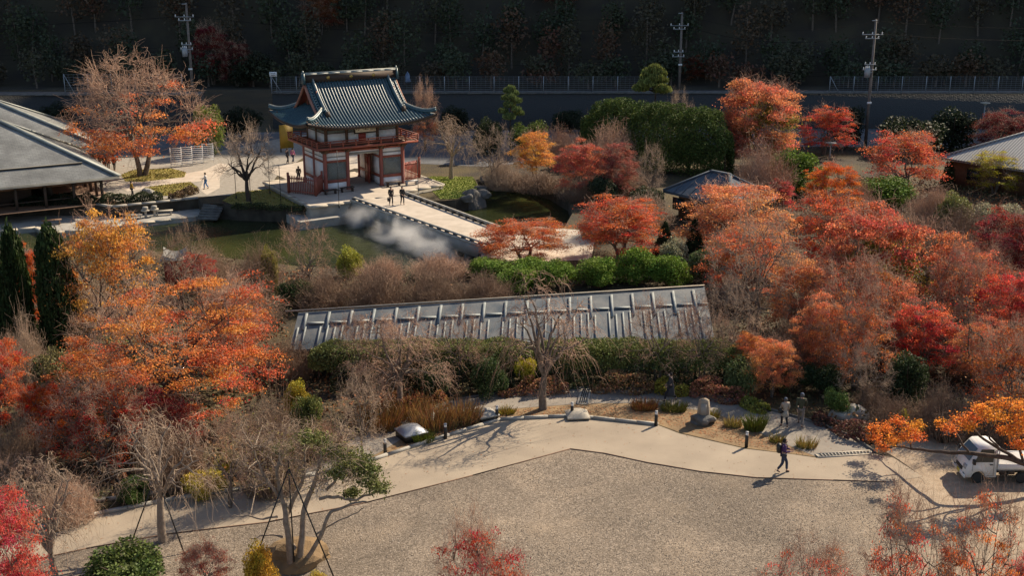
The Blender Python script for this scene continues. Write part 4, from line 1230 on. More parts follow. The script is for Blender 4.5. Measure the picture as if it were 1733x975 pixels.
# small red shrine roof seen through the maples by the water
sh = thing('shrine_hut', 'small red hut with a pale upturned roof half hidden behind orange maples', 'building', at(302, 482, 0), R(10)); sh.scale = (.62, .62, .8)
MB().box((0, 0, 1.2), (2.6, 2.0, 2.4)).build('wall', M['red_bright'], sh)
MB().box((0, 0, 2.5), (3.4, 2.8, .12)).build('eave', M['stone_pale'], sh)
k = MB()
for s in (-1, 1):
    xs2 = np.linspace(-1.3, 1.3, 9); 
    V = [(x, s * .9, 2.6 + .35 * (x / 1.3) ** 2) for x in xs2] + [(x, 0, 3.1 + .45 * (x / 1.3) ** 2) for x in xs2]
    k.add(V, [((i, i + 1, 10 + i, 9 + i) if s < 0 else (i + 1, i, 9 + i, 10 + i)) for i in range(8)])
k.build('roof', M['stone'], sh)
for x in (-1.25, 0, 1.25): MB().box((x, -1.02, 1.2), (.12, .1, 2.4)).build('post', M['red'], sh)

# ------------------------------------------------------------------ path furniture
def bollard(px_, pb, label):
    t = thing('bollard_light', label, 'bollard', at(px_, pb, .02), 0, 'bollard lights along the upper path')
    MB().lathe([(.085, 0), (.085, .62), (.07, .63)], sides=12).build('post', M['black'], t)
    MB().lathe([(.065, .625), (.065, .76)], sides=12).build('lamp_lens', M['white'], t)
    MB().lathe([(.082, .76), (.082, .8), (.03, .82)], sides=12).build('cap', M['pale_metal'], t)
bollard(652, 770, 'bollard light below the silver skylight dome, among shrubs at the kerb')
bollard(754, 743, 'bollard light at the kerb between the silver dome and the dry reeds')
bollard(841, 712, 'bollard light touching the corner of the stone domed skylight')
bollard(968, 706, 'bollard light in front of the pale skylight dome under the bare cherry')
bollard(1110, 721, 'bollard light at the right end of the kerb, near the stone monument')
bollard(1263, 757, 'bollard light standing alone right of the monument, before the two walkers')

def skylight(px_, pb, w_, label, m, hgt, rz=.3, round_=False):
    t = thing('skylight', label, 'skylight', at(px_, pb, 0), rz)
    MB().box((0, 0, hgt / 2), (w_ * .92, w_ * .92, hgt)).build('base', M['black'], t)
    n = 9; k = MB(); V = []
    for i in range(n):
        for j in range(n):
            x, y = (i / (n - 1) * 2 - 1), (j / (n - 1) * 2 - 1)
            V.append((x * w_ / 2, y * w_ / 2, hgt + w_ * .24 * (1 - abs(x) ** 2.0) ** .7 * (1 - abs(y) ** 2.0) ** .7))
    k.add(V, [(i * n + j, (i + 1) * n + j, (i + 1) * n + j + 1, i * n + j + 1) for i in range(n - 1) for j in range(n - 1)])
    k.build('dome', M[m], t, smooth=True)
    MB().box((0, 0, hgt - .03), (w_ * 1.02, w_ * 1.02, .07)).build('rim', M[m], t)
M['silver'] = mat('silver_dome', (.26, .27, .30), (.33, .35, .38), 1, .4, metal=.5)
skylight(696, 741, 1.25, 'silver domed skylight on a black base beside the upper path', 'silver', .4, .55)
skylight(822, 710, 1.05, 'weathered stone coloured domed skylight at the kerb corner by the dry reeds', 'stone', .35, .5)
skylight(977, 706, 1.15, 'pale low domed skylight behind the bollard under the bare cherry', 'stone_pale', .16, .1)
def rock(name, label, loc, s, m, seed, rz=0, cat='rock', kind=None):
    rng = np.random.default_rng(seed)
    bm = bmesh.new(); bmesh.ops.create_icosphere(bm, subdivisions=3, radius=1)
    off = rng.normal(size=(6, 3))
    for v in bm.verts:
        n = sum(.14 * math.sin(o[0] * 2 * v.co.x + o[1] * 2 * v.co.y + o[2] * 2 * v.co.z + i) for i, o in enumerate(off))
        v.co *= 1 + n
        v.co.x *= s[0]; v.co.y *= s[1]; v.co.z = max(v.co.z, -.45) * s[2]
    me = bpy.data.meshes.new(name); bm.to_mesh(me); bm.free(); me.materials.append(M[m])
    o = link(name, me, None, loc); o.rotation_euler = (0, 0, rz)
    return tag(o, label, cat)
mo = thing('stone_monument', 'upright weathered stone marker standing on a flat dark base rock', 'monument', at(1190, 716, 0), R(-12))
k = MB().lathe([(.30, 0), (.33, .25), (.31, .6), (.25, .92), (.14, 1.02), (.0, 1.04)], (0, 0, .3), 9, sx=1.0, sy=.7); k.v[0] += np.random.default_rng(4).normal(size=k.v[0].shape) * .018
k.build('marker', mat('monument_stone', (.24, .19, .14), (.33, .27, .20), 2, .9, .5, 14), mo)
rb = rock('base_rock', None, (0, 0, .1), (.62, .5, .35), 'stone_dark', 8, cat=None); rb.parent = mo
MB().box((0, -.235, .8), (.3, .02, .62), rx=R(-6)).build('carved_face', M['stone'], mo)
rock('rock', 'large grey boulder standing in the pond beside the bridge', at(804, 352, WATER_Z) + Vector((0, 0, .45)), (1.05, .9, 1.45), 'stone_dark', 11)
rock('rock', 'pale flat topped boulder in the planting beside the walkers path', at(1442, 706, .1), (.75, .6, .5), 'stone_pale', 12)
rock('rock', 'broad flat orange brown rock at the foot of the staked twisted tree', at(505, 945, .1), (1.5, 1.1, .55), 'litter_bed', 13)
rock('rock', 'dark stone on the shore below the yellow orange maple beyond the bridge', at(867, 308, -.3), (.7, .6, .9), 'stone_dark', 14)
rock('rock', 'small pale stone at the kerb end near the twisted tree', at(437, 800, .1), (.35, .3, .25), 'stone_pale', 15)
rock('rock', 'small dark stone beside the pale stone near the twisted tree', at(412, 803, .1), (.42, .35, .32), 'stone_dark', 16)
rock('rock', 'rounded rock at the edge of the hedge ringed lawn', at(250, 326, .1), (.6, .5, .4), 'stone', 17)
rng0 = np.random.default_rng(77)
for i, (a, b) in enumerate([(822, 304), (842, 303), (898, 309), (922, 316), (812, 322), (790, 338), (818, 331)]):
    lab = ['stone at the inner corner of the grass islet inlet', 'low stone on the far shore left of the orange maple', 'shore stone below the orange maple, nearer the bare shrubs', 'shore stone at the far right bend of the pond',
           'mossy edge stone at the right tip of the grass islet', 'edge stone on the near side of the grass islet', 'outermost stone off the tip of the grass islet'][i]
    rock('shore_stone', lab, at(a, b, -.2), (.5 + .3 * rng0.random(), .45, .5), 'stone_dark', 30 + i)
# drainage gratings across the lower path
def grating(pts, label, nbar):
    P = [at(*p) for p in pts]; c = sum(P, Vector()) / 4
    t = thing('drain_grating', label, 'drain', tuple(c))
    Q = [p - c for p in P]
    for i, j in ((0, 1), (1, 2), (2, 3), (3, 0)): MB().bar(Q[i] + Vector((0, 0, .035)), Q[j] + Vector((0, 0, .035)), .08, .05).build('frame', M['stone_pale'], t)
    k = MB(); k.poly([tuple(q + Vector((0, 0, .026))) for q in Q]); k.build('channel', M['black'], t)
    for i in range(nbar):
        s = (i + .5) / nbar; MB().bar(Q[0] + (Q[1] - Q[0]) * s + Vector((0, 0, .04)), Q[3] + (Q[2] - Q[3]) * s + Vector((0, 0, .04)), .05, .035).build('grate_bar', M['stone'], t)
grating([(976, 685), (994, 685), (1000, 659), (985, 659)], 'steel drainage grating crossing the lower path behind the bare cherry', 5)
grating([(1386, 776), (1474, 770), (1474, 764), (1380, 770)], 'long grey drain channel where the lower path meets the upper path', 16)
# bin
bn = thing('litter_bin', 'dark wooden litter bin with a pale notice on its front', 'bin', at(1594, 747, 0), R(8))
MB().box((0, 0, .43), (.52, .5, .86)).build('body', M['darkwood'], bn)
MB().box((0, 0, .885), (.6, .58, .05)).build('lid', M['wood'], bn)
for i in range(5): MB().box((-.2 + i * .1, -.258, .43), (.085, .02, .82)).build('slat', M['darkwood'], bn)
nt_ = MB().box((.03, -.275, .56), (.36, .012, .28)).build('notice', M['white'], bn)
for i, w_ in enumerate((.28, .24, .26, .16)): MB().box((.03, -.283, .65 - i * .055), (w_, .004, .022)).build('notice_line', M['black'], nt_)
MB().box((.03, -.27, .76), (.3, .02, .06)).build('slot', M['black'], bn)
# flood lamp on a short post by the path
fl = thing('flood_lamp', 'square grey flood lamp on a short post seen through the twisted tree', 'lamp', at(486, 818, 0), R(-15))
MB().cyl((0, 0, 0), (0, 0, .55), .04).build('post', M['black'], fl)
MB().box((0, 0, .72), (.5, .22, .5), rx=R(-18)).build('housing', M['silver'], fl)
MB().box((0, -.12, .70), (.42, .02, .42), rx=R(-18)).build('lens', M['glass'], fl)
# mushroom lamps
for a, b, h_, lab in ((1404, 262, 1.6, 'small flat topped garden lamp below the pair of red maples'), (1662, 215, 3.4, 'flat topped street lamp before the dark red tree at the far wall')):
    t = thing('garden_lamp', lab, 'lamp', at(a, b + 8, 0))
    MB().cyl((0, 0, 0), (0, 0, h_), .06).build('post', M['pale_metal'], t)
    MB().lathe([(.16, 0), (.2, .1), (.18, .25)], (0, 0, h_), 10).build('lamp_glass', M['stone_pale'], t)
    MB().lathe([(.62, 0), (.6, .08), (.1, .16)], (0, 0, h_ + .25), 12).build('lamp_hat', M['stone_pale'], t)
# thin rods of the pond fountain lights / poles by the cherry lawn
for i, (a, b, h_) in enumerate([(400, 337, 3.4), (425, 347, 2.6), (457, 329, 3.6), (476, 352, 4.0), (574, 352, 5.2), (708, 332, 3.6)]):
    lab = ['leftmost of the thin black poles on the court beside the bare cherry', 'thin black pole on the lawn just left of the bare cherry trunk', 'thin black pole between the bare cherry and the gate platform',
           'thin black pole at the lawn edge nearest the gate platform', 'tall thin black pole in front of the left lattice window of the gate', 'thin pole with a grey foot at the right of the bridge start'][i]
    t = thing('thin_pole', lab, 'pole', at(a, b, 0 if i < 4 else .5 if i == 4 else .2), 0, 'thin poles round the gate')
    MB().cyl((0, 0, 0), (0, 0, h_), .03, sides=6).build('rod', M['black'], t)
    MB().cyl((0, 0, 0), (0, 0, .3), .07, sides=8).build('foot', M['stone' if i == 5 else 'black'], t)
# benches and stone seats on the quay
bench(at(227, 371, -.98), R(18), 'pale bench on the quay below the wall, left of the two little tables', 1.5, 'stone_pale')
bench(at(278, 364, -.98), R(18), 'pale bench on the quay below the wall, right of the two little tables', 1.6, 'stone_pale')
bench(at(88, 380, -.98), R(18), 'dark bench in the shade of the quay below the nearer hall', 1.7, 'wood')
for i, (a, b) in enumerate([(247, 368), (262, 366)]):
    t = thing('stone_table', ['small round stone table on the quay next to the left bench', 'small round stone table on the quay next to the right bench'][i], 'table', at(a, b, -.98))
    MB().lathe([(.18, 0), (.12, .1), (.12, .55), (.2, .62)], sides=10).build('stem', M['stone_pale'], t)
    MB().lathe([(.4, 0), (.4, .1)], (0, 0, .62), 14).build('table_top', M['stone_pale'], t)
    MB().lathe([(.22, 0), (.28, .2), (.24, .28)], (0, 0, .72), 10).build('pot', M['stone'], t)
# white slatted racks on the court
def rack(a, b, label):
    t = thing('white_rack', label, 'rack', at(a, b, 0), R(14), 'white slatted racks by the maple')
    tilt = R(-16); H = 2.0; Wd = 1.15
    def pt(x, s): return Vector((x, .55 * s, H * s + .05))
    for x in (-Wd / 2, Wd / 2):
        MB().bar(pt(x, 0), pt(x, 1), .07, .05).build('frame_post', M['white'], t)
        MB().bar(Vector((x, 1.15, .05)), pt(x, .97), .06, .05).build('rear_leg', M['white'], t)
    for i in range(9):
        s = .14 + .82 * i / 8
        MB().bar(pt(-Wd / 2, s) - Vector((0, .03, 0)), pt(Wd / 2, s) - Vector((0, .03, 0)), .03, .07).build('slat', M['white'], t)
    MB().bar(Vector((-Wd / 2, .75, .55)), Vector((Wd / 2, .75, .55)), .04, .05).build('brace', M['white'], t)
for i, (a, b) in enumerate([(299, 283), (317, 281), (335, 279), (353, 275)]):
    rack(a, b, ['white slatted rack closest to the big maple trunk, first of the row of four', 'white slatted rack second from the big maple trunk', 'white slatted rack third from the maple trunk, second from the bare cherry',
                'white slatted rack nearest the bare cherry, last of the row of four'][i])
# tree stakes
def stakes(px_, pb, feet, htop, label):
    c = at(px_, pb, 0); t = thing('tree_stakes', label, 'support', tuple(c))
    for fx, fy in feet:
        f = at(fx, fy, 0) - c
        MB().cyl((f.x, f.y, 0), (0, -.12, htop), .03, sides=6).build('stake', M['black'], t)
    MB().cyl((0, -.16, 0), (0, -.16, htop + .35), .028, sides=6).build('stake', M['black'], t)
stakes(276, 915, [(222, 920), (312, 938)], 3.0, 'three black stakes propping the bare cherry by the gravel yard')
stakes(500, 965, [(418, 985), (568, 985)], 4.4, 'tall black stakes propping the twisted mixed tree over the flat rock')

# ------------------------------------------------------------------ white kei truck
tk = thing('small_truck', 'small white flatbed truck parked under the orange maple branch', 'truck', (20.45, 48.75, .012), 0)
# local: x back from the nose, y across (0 near side .. 1.48 far side)
M['truck'] = mat('truck_paint', (.70, .70, .69), None, 1, .3)
TW = 1.475
prof_ = [(.02, .30), (.0, .55), (.03, .80), (.16, 1.02), (.58, 1.66), (.68, 1.74), (1.30, 1.76), (1.40, 1.70), (1.42, .30)]
def extr(pr, y0, y1, m, name, par, inset_top=.0):
    n = len(pr); V = []
    for y in (y0, y1):
        for x, z in pr:
            iy = inset_top * max(0, (z - 1.0) / .75)
            V.append((x, y + (iy if y == y0 else -iy), z))
    k = MB(); k.add(V, [(i, n + i, n + (i + 1) % n, (i + 1) % n) for i in range(n)])
    k.poly(V[:n]); k.poly(V[n:][::-1]); return k.build(name, m, par)
# cab with wheel arch cut in its lower edge
arch = [(.62 + .33 * math.cos(a), .30 + .30 * math.sin(a)) for a in np.linspace(0, PI, 9)]
cabp = [(.02, .30), (.0, .55), (.03, .80), (.16, 1.02), (.58, 1.66), (.68, 1.74), (1.30, 1.76), (1.40, 1.70), (1.42, .30)] + arch
def tri_extr(pr, y0, y1, m, name, par, it):
    tri = tessellate_polygon([[Vector((x, z, 0)) for x, z in pr]]); n = len(pr); V = []
    for y, s in ((y0, 1), (y1, -1)):
        for x, z in pr: V.append((x, y + s * it * max(0, (z - 1.0) / .75), z))
    k = MB(); k.add(V, [(i, (i + 1) % n, n + (i + 1) % n, n + i) for i in range(n)])
    k.add(V, [tuple(f) for f in tri]); k.add(V, [tuple(n + q for q in f)[::-1] for f in tri])
    o = k.build(name, m, par)
    bm = bmesh.new(); bm.from_mesh(o.data); bmesh.ops.remove_doubles(bm, verts=bm.verts, dist=1e-5); bmesh.ops.recalc_face_normals(bm, faces=bm.faces)
    bmesh.ops.bevel(bm, geom=[e for e in bm.edges if e.calc_face_angle(0) > .5], offset=.02, segments=2, affect='EDGES'); bm.to_mesh(o.data); bm.free()
    return o
tri_extr(cabp, 0, TW, M['truck'], 'cab', tk, .11)
# windscreen, side windows
k = MB(); k.add([(.175, .11, 1.06), (.175, TW - .11, 1.06), (.545, TW - .19, 1.62), (.545, .19, 1.62)], [(0, 1, 2, 3)]); k.v[0] = k.v[0] + np.array([-.022, 0, .014])
M['screen_glass'] = mat('windscreen_glass', (.10, .17, .22), None, 1, .06)
k.build('windscreen', M['screen_glass'], tk)
for y, s, tp_ in ((-.004, 1, 1), (TW + .004, -1, -1)):
    k = MB(); V = [(.36, y + s * .01, 1.05), (1.22, y + s * .01, 1.05), (1.24, y + s * .095, 1.64), (.66, y + s * .095, 1.64)]
    k.add(V, [(0, 1, 2, 3) if s > 0 else (3, 2, 1, 0)]); k.build('side_window', M['glass'], tk)
    d = MB(); d.bar((1.28, y, .40), (1.28, y + s * .1, 1.66), .012, .008, 0); d.bar((.30, y - .001, .62), (.30, y - .001, 1.02), .012, .008); d.bar((.97, y - .001, .40), (1.28, y - .001, .40), .012, .01)
    d.build('door_seam', M['black'], tk)
    MB().box((1.14, y - s * .01, .93), (.14, .025, .04)).build('door_handle', M['black'], tk)
    MB().box((.30, y - s * .12, 1.12), (.1, .18, .22)).build('wing_mirror', M['black'], tk)
for y in (.17, TW - .17):
    MB().box((.035, y, .80), (.1, .26, .19), ry=R(12)).build('headlight', M['pale_metal'], tk)
    MB().box((-.005, y, .42), (.04, .18, .09)).build('fog_lamp', M['glass'], tk)
MB().box((.0, TW / 2, .60), (.05, .72, .16)).build('grille', M['black'], tk)
MB().box((.0, TW / 2, .36), (.07, TW - .04, .17)).build('bumper', M['truck'], tk)
pl_ = MB().box((-.042, TW / 2, .40), (.012, .34, .17)).build('number_plate', mat('plate_yellow', (.6, .5, .08), None, 1, .5), tk)
MB().bar((.34, TW - .4, 1.32), (.2, .5, 1.1), .02, .02).build('wiper', M['black'], tk)
for x in (.62, 2.58):
    for y in (.10, TW - .10):
        wh = thing('wheel', None, None, (x, y, .26)); wh.parent = tk; wh.rotation_euler = (R(90), 0, 0)
        MB().lathe([(.17, -.075), (.25, -.075), (.26, -.05), (.26, .05), (.25, .075), (.17, .075)], sides=20).build('tyre', M['rubber'], wh)
        k = MB(); k.lathe([(.175, -.06), (.175, .06)], sides=16); k.build('rim', M['pale_metal'], wh)
        for i in range(6):
            a = i * PI / 3; MB().box((.1 * math.cos(a), .1 * math.sin(a), .066), (.05, .03, .012), rz=a).build('rim_slot', M['black'], wh)
MB().box((2.42, TW / 2, .46), (1.96, .8, .14)).build('chassis', M['black'], tk)
MB().box((2.43, TW / 2, .66), (1.96, TW, .05)).build('bed_floor', M['pale_metal'], tk)
for y in (.02, TW - .02): MB().box((2.43, y, .80), (1.94, .04, .30)).build('side_board', M['truck'], tk)
MB().box((3.39, TW / 2, .80), (.04, TW - .09, .29)).build('tail_board', M['truck'], tk)
MB().box((1.47, TW / 2, 1.02), (.04, TW - .1, .72)).build('head_board', M['truck'], tk)
k = MB(); k.bar((1.47, .08, 1.38), (1.47, TW - .08, 1.38), .05, .06); k.bar((1.47, .08, 1.7), (1.47, TW - .08, 1.7), .05, .05)
for y in (.08, TW - .08): k.bar((1.47, y, .7), (1.47, y, 1.72), .05, .05)
k.build('guard_frame', M['truck'], tk)
k = MB(); n = 8; rngc = np.random.default_rng(9)
V = [(1.55 + 1.75 * i / (n - 1), .08 + (TW - .16) * j / (n - 1), .92 + .16 * math.sin(PI * i / (n - 1)) * math.sin(PI * j / (n - 1)) + rngc.normal() * .012) for i in range(n) for j in range(n)]
k.add(V, [(i * n + j, (i + 1) * n + j, (i + 1) * n + j + 1, i * n + j + 1) for i in range(n - 1) for j in range(n - 1)])
V2 = [(x, y, .69) for x, y, z in V]
ring = [i * n for i in range(n)] + [(n - 1) * n + j for j in range(1, n)] + [i * n + n - 1 for i in range(n - 2, -1, -1)] + [j for j in range(n - 2, 0, -1)]
k.add([V[i] for i in ring] + [V2[i] for i in ring], [(i, (i + 1) % len(ring), len(ring) + (i + 1) % len(ring), len(ring) + i) for i in range(len(ring))])
cv = k.build('load_cover', mat('grey_tarpaulin', (.42, .41, .40), (.35, .34, .33), 3, .7), tk, smooth=False)
for x in (1.75, 2.15): MB().box((x, .12, .52), (.22, .1, .2)).build('battery_box', M['darkwood'], tk)

# ------------------------------------------------------------------ people
DG = None
def skin(name, chains, m, parent, levels=1):
    """one smooth continuous skin round connected bones: chains of (point, radius or (rx, ry))"""
    keys, V, rad, E_ = {}, [], [], set()
    def vid(p, r):
        q = tuple(round(c, 4) for c in p)
        if q not in keys: keys[q] = len(V); V.append(p); rad.append(r if isinstance(r, tuple) else (r, r))
        return keys[q]
    for ch in chains:
        ids = [vid(p, r) for p, r in ch]
        for a, b in zip(ids[:-1], ids[1:]):
            if a != b: E_.add((min(a, b), max(a, b)))
    me = bpy.data.meshes.new('tmp'); me.from_pydata(V, sorted(E_), [])
    o = bpy.data.objects.new('tmp', me); COL.objects.link(o)
    o.modifiers.new('s', 'SKIN'); sd = me.skin_vertices[0].data
    for i, r in enumerate(rad): sd[i].radius = r; sd[i].use_root = (i == 0)
    sub = o.modifiers.new('u', 'SUBSURF'); sub.levels = levels; sub.render_levels = levels
    dg = bpy.context.evaluated_depsgraph_get(); dg.update()
    nm = bpy.data.meshes.new_from_object(o.evaluated_get(dg)); nm.name = name
    bpy.data.objects.remove(o); nm.materials.clear(); nm.materials.append(M[m])
    nm.polygons.foreach_set('use_smooth', np.ones(len(nm.polygons), bool)); nm.update()
    return link(name, nm, parent)
def cloth(name, c, c2=None): 
    if name not in M: M[name] = mat(name, c, c2 or tuple(x * .8 for x in c), 6, .9)
    return name
cloth('skin', (.50, .32, .23), (.46, .28, .20)); cloth('hair_dark', (.02, .015, .012)); cloth('hair_grey', (.09, .085, .08)); cloth('face_mask', (.75, .75, .74))
def person(label, loc, rz, h=1.68, stride=.25, top='coat_black', leg='trousers_dark', shoe='shoe_dark', hair='hair_dark', coat=0.0, arm=(0.25, -.25), bend=(.3, .3), hat=None, bag=None, mask=False, detail=True, lean=0.0, sit=False):
    t = thing('person', label, 'person', loc, rz); s = h / 1.70; t.scale = (s, s, s)
    sg = stride
    Z = Vector
    pel, spi, che, nck = Z((0, 0, .93)), Z((lean * .4, 0, 1.13)), Z((lean * .8, 0, 1.34)), Z((lean, 0, 1.48))
    hd0, hd1, hd2 = Z((lean + .02, 0, 1.545)), Z((lean + .035, 0, 1.60)), Z((lean + .03, 0, 1.655))
    body = [[(pel, (.13, .10)), (spi, (.125, .095)), (che, (.15, .105)), (nck, .055), (hd0, (.07, .078)), (hd1, (.078, .09)), (hd2, (.06, .07))],
            [(hd1, (.078, .09)), (hd1 + Z((.085, 0, -.012)), .016), (hd1 + Z((.105, 0, -.025)), .012)]]
    for yy in (-1, 1): body.append([(hd1, (.078, .09)), (hd1 + Z((-.005, yy * .088, -.005)), (.014, .022))])
    trs, shoes, slv = [], [], []
    for side in (-1, 1):
        f = sg * side
        hip = Z((0, side * .09, .90)); knee = Z((f * .62 + .05 + abs(sg) * .12, side * .095, .50)); ank = Z((f * 1.15 - (.04 if f < 0 else 0), side * .09, .09 + (.07 if f < -.12 else 0)))
        up = .02 if f >= -.12 else .02
        toe = ank + (Z((.15, side * .02, -.055)) if f >= -.12 else Z((.13, side * .02, -.115)))
        body.append([(pel, (.13, .10)), (hip, .085), (knee, .055), (ank, .038), (toe, .03)])
        trs.append([(pel + Z((0, 0, .04)), (.145, .115)), (hip, .105), ((hip + knee) / 2, .088), (knee, .074), ((knee + ank) / 2, .066), (ank + Z((0, 0, .035)), .062)])
        heel = ank + Z((-.05, 0, -.045))
        shoes.append([(heel, (.042, .04)), (ank + Z((.03, 0, -.05)), (.045, .04)), (toe + Z((-.01, 0, 0)), (.04, .03))])
        sh = Z((lean * .9, side * .185, 1.405)); aa = arm[0 if side < 0 else 1]; bb = bend[0 if side < 0 else 1]
        el = sh + Z((math.sin(aa) * .28, side * .05, -math.cos(aa) * .28)); a2 = aa + bb
        wr = el + Z((math.sin(a2) * .25, -side * (.02 + .08 * min(1, bb)), -math.cos(a2) * .25)); d = (wr - el).normalized()
        pm = wr + d * .085
        body.append([(che, (.15, .105)), (sh, .06), (el, .04), (wr, .027), (pm, (.034, .02))])
        lat = d.cross(Z((0, 1, 0))).normalized(); ft = Z((0, 1, 0))
        # fingers: four unequal, slightly curled, and a thumb from the side of the palm
        fwd = lat if lat.x > 0 else -lat
        for q, fl_ in zip((-.027, -.009, .009, .027), (.058, .075, .08, .068)):
            b0 = pm + fwd * q + d * .01
            body.append([(pm, (.034, .02)), (b0, .0095), (b0 + d * fl_ * .6 - ft * side * .012, .0085), (b0 + d * fl_ - ft * side * .035, .007)])
        body.append([(wr, .027), (wr + d * .03 + fwd * .035, .011), (wr + d * .065 + fwd * .055 - ft * side * .012, .009)])
        slv.append([(che + Z((0, 0, .02)), (.175, .135)), (sh, .082), ((sh + el) / 2, .068), (el, .062), (wr - d * .01, .052)])
    skin('body', body, 'skin', t)
    skin('trousers', trs, leg, t)
    for c in shoes: skin('shoe', [c], shoe, t)
    skin('jacket', [[(pel + Z((0, 0, -.04 - .0)), (.165, .14)), (pel + Z((0, 0, .08)), (.165, .135)), (spi, (.16, .128)), (che + Z((0, 0, .02)), (.175, .135)), (nck + Z((0, 0, -.03)), (.085, .08))]] + slv, top, t)
    if coat:
        zb = .93 - coat
        k = MB().lathe([(.205, .98 - zb), (.215, .80 - zb if .8 > zb else .1), (.235 + coat * .06, .03), (.225 + coat * .06, 0), (.12, .02)], (lean * .2, 0, zb), 14, sx=.95, sy=.82)
        k.build('coat_skirt', M[top], t, smooth=True)
    if hat: 
        k = MB().lathe([(.0, .098), (.055, .088), (.086, .052), (.098, .0), (.102, -.025)] if hat == 'cap' else [(.0, .15), (.06, .14), (.1, .09), (.115, .03), (.17, -.01), (.165, -.02)], tuple(hd1 + Z((-.008, 0, .03))), 14); k.build('hat', M[cloth('hat_' + label[:12], bag_cols.get('hat', (.2, .2, .2)))], t, smooth=True)
    V = [(.0, .118), (.05, .108), (.085, .07), (.1, .015), (.098, -.05), (.08, -.09)]
    hr = MB().lathe(V, tuple(hd1 + Z((-.028, 0, .0))), 12, sx=.95, sy=.98); hr.build('hair', M[hair], t, smooth=True)
    for yy in (-1, 1):
        MB().lathe([(0, -.011), (.01, -.004), (.01, .004), (0, .011)], tuple(hd1 + Z((.079, yy * .034, .008))), 6).build('eye', M['black'], t)
    if mask: MB().lathe([(.0, -.05), (.035, -.042), (.05, 0), (.035, .04), (0, .045)], tuple(hd1 + Z((.06, 0, -.045))), 10, sx=.9).build('face_mask', M['face_mask' if mask == 'white' else 'black'], t, smooth=True)
    else: MB().box(tuple(hd1 + Z((.086, 0, -.05))), (.012, .05, .01)).build('mouth', M[cloth('lips', (.3, .12, .1))], t)
    if bag == 'backpack':
        k = MB(); k.lathe([(.06, 0), (.14, .03), (.16, .2), (.15, .36), (.09, .45)], (che.x - .225, 0, .98), 10, sx=.75, sy=1.05); k.build('backpack', M['black'], t, smooth=True)
        for yy in (-.1, .1): MB().tubes([[(che.x - .12, yy, 1.46), (che.x + .1, yy, 1.46), (che.x + .16, yy, 1.28), (che.x - .02, yy * 1.7, 1.05)]], [[.022] * 4], 5).build('strap', M['black'], t)
    if bag == 'handbag':
        MB().box((.06, .27, .98), (.3, .12, .24), taper=.85).build('handbag', M['black'], t)
        MB().tubes([[(-.06, .27, 1.1), (.0, .26, 1.35), (.1, .26, 1.35), (.18, .27, 1.1)]], [[.012] * 4], 5).build('strap', M['black'], t)
    if bag == 'tote':
        MB().box((.06, -.3, .55), (.26, .1, .3), taper=.9).build('bag', M['black'], t)
        MB().tubes([[(-.02, -.3, .7), (.04, -.28, .82), (.1, -.28, .82), (.15, -.3, .7)]], [[.01] * 4], 4).build('strap', M['black'], t)
    return t
bag_cols = {}
cloth('coat_charcoal', (.045, .045, .05)); cloth('trousers_dark', (.022, .022, .028)); cloth('shoe_dark', (.015, .013, .012)); cloth('coat_beige', (.36, .31, .25)); cloth('jacket_olive', (.05, .052, .028))
cloth('trousers_grey', (.20, .165, .14)); cloth('shoe_brown', (.10, .03, .02)); cloth('jacket_purple', (.075, .03, .11)); cloth('trousers_navy', (.035, .045, .085)); cloth('coat_black', (.018, .018, .02)); cloth('jacket_pink', (.45, .14, .26)); cloth('jacket_blue', (.05, .18, .42)); cloth('jacket_white', (.62, .62, .62)); cloth('jacket_yellow', (.5, .28, .03)); cloth('top_brown', (.16, .10, .06))
person('person in a long dark grey coat and white mask walking past the flower bed', at(1134, 679, .02), R(172), 1.62, .26, 'coat_charcoal', 'trousers_dark', 'shoe_dark', coat=.58, arm=(.2, .15), bend=(.5, .5), mask='white')
bag_cols['hat'] = (.07, .10, .17)
person('person in a pale beige coat and blue cap with a dark handbag, reading a leaflet', at(1327, 723, .02), R(100), 1.56, .15, 'coat_beige', 'trousers_dark', 'shoe_brown', hair='hair_grey', coat=.26, arm=(.1, .2), bend=(.4, 1.0), hat='cap', bag='handbag')
bag_cols['hat'] = (.17, .15, .115)
person('person in a dark olive jacket and pale flat cap striding up the lower path', at(1354, 721, .02), R(75), 1.75, .30, 'jacket_olive', 'trousers_grey', 'shoe_brown', hair='hair_grey', arm=(.35, -.35), bend=(.25, .25), hat='cap')
person('person in a purple jacket with a black backpack and mask looking at a phone', at(1324, 800, .02), R(-8), 1.70, .17, 'jacket_purple', 'trousers_navy', 'shoe_dark', arm=(.15, .2), bend=(1.4, 1.35), bag='backpack', mask='black')
ph_ = bpy.data.objects
person('person in slim black clothes on the bridge, the one on the pond mist side', at(662, 347, .5), R(-60), 1.70, .1, 'coat_black', 'trousers_dark', arm=(.1, -.05), bend=(.3, .2), bag='tote')
person('person in a short black coat on the bridge, walking beside the slim figure', at(681, 346, .5), R(-60), 1.66, .1, 'coat_black', 'trousers_dark', coat=.2, arm=(.05, .1), bend=(1.0, .6))
person('person in a dark top standing behind the picket fence of the gate', at(506, 309, .5), R(-70), 1.65, .05, 'top_brown', 'trousers_dark', arm=(.1, .1), bend=(.9, .9))
person('person in a pink jacket on the approach behind the gate', at(496, 276, 0), R(60), 1.65, .2, 'jacket_pink', 'trousers_navy', arm=(.2, -.2))
person('person in dark clothes walking left of the pink jacket behind the gate', at(487, 277, 0), R(60), 1.7, .2, 'coat_charcoal', 'trousers_dark', arm=(-.2, .2))
person('person in black with a pale bag by the eaves of the rear hall', at(178, 289, 0), R(100), 1.68, .1, 'coat_black', 'trousers_dark', arm=(.1, .1))
person('person in dark clothes just behind the one with a pale bag by the rear hall', at(184, 287, 0), R(100), 1.66, .1, 'jacket_white', 'trousers_dark', arm=(.1, .1))
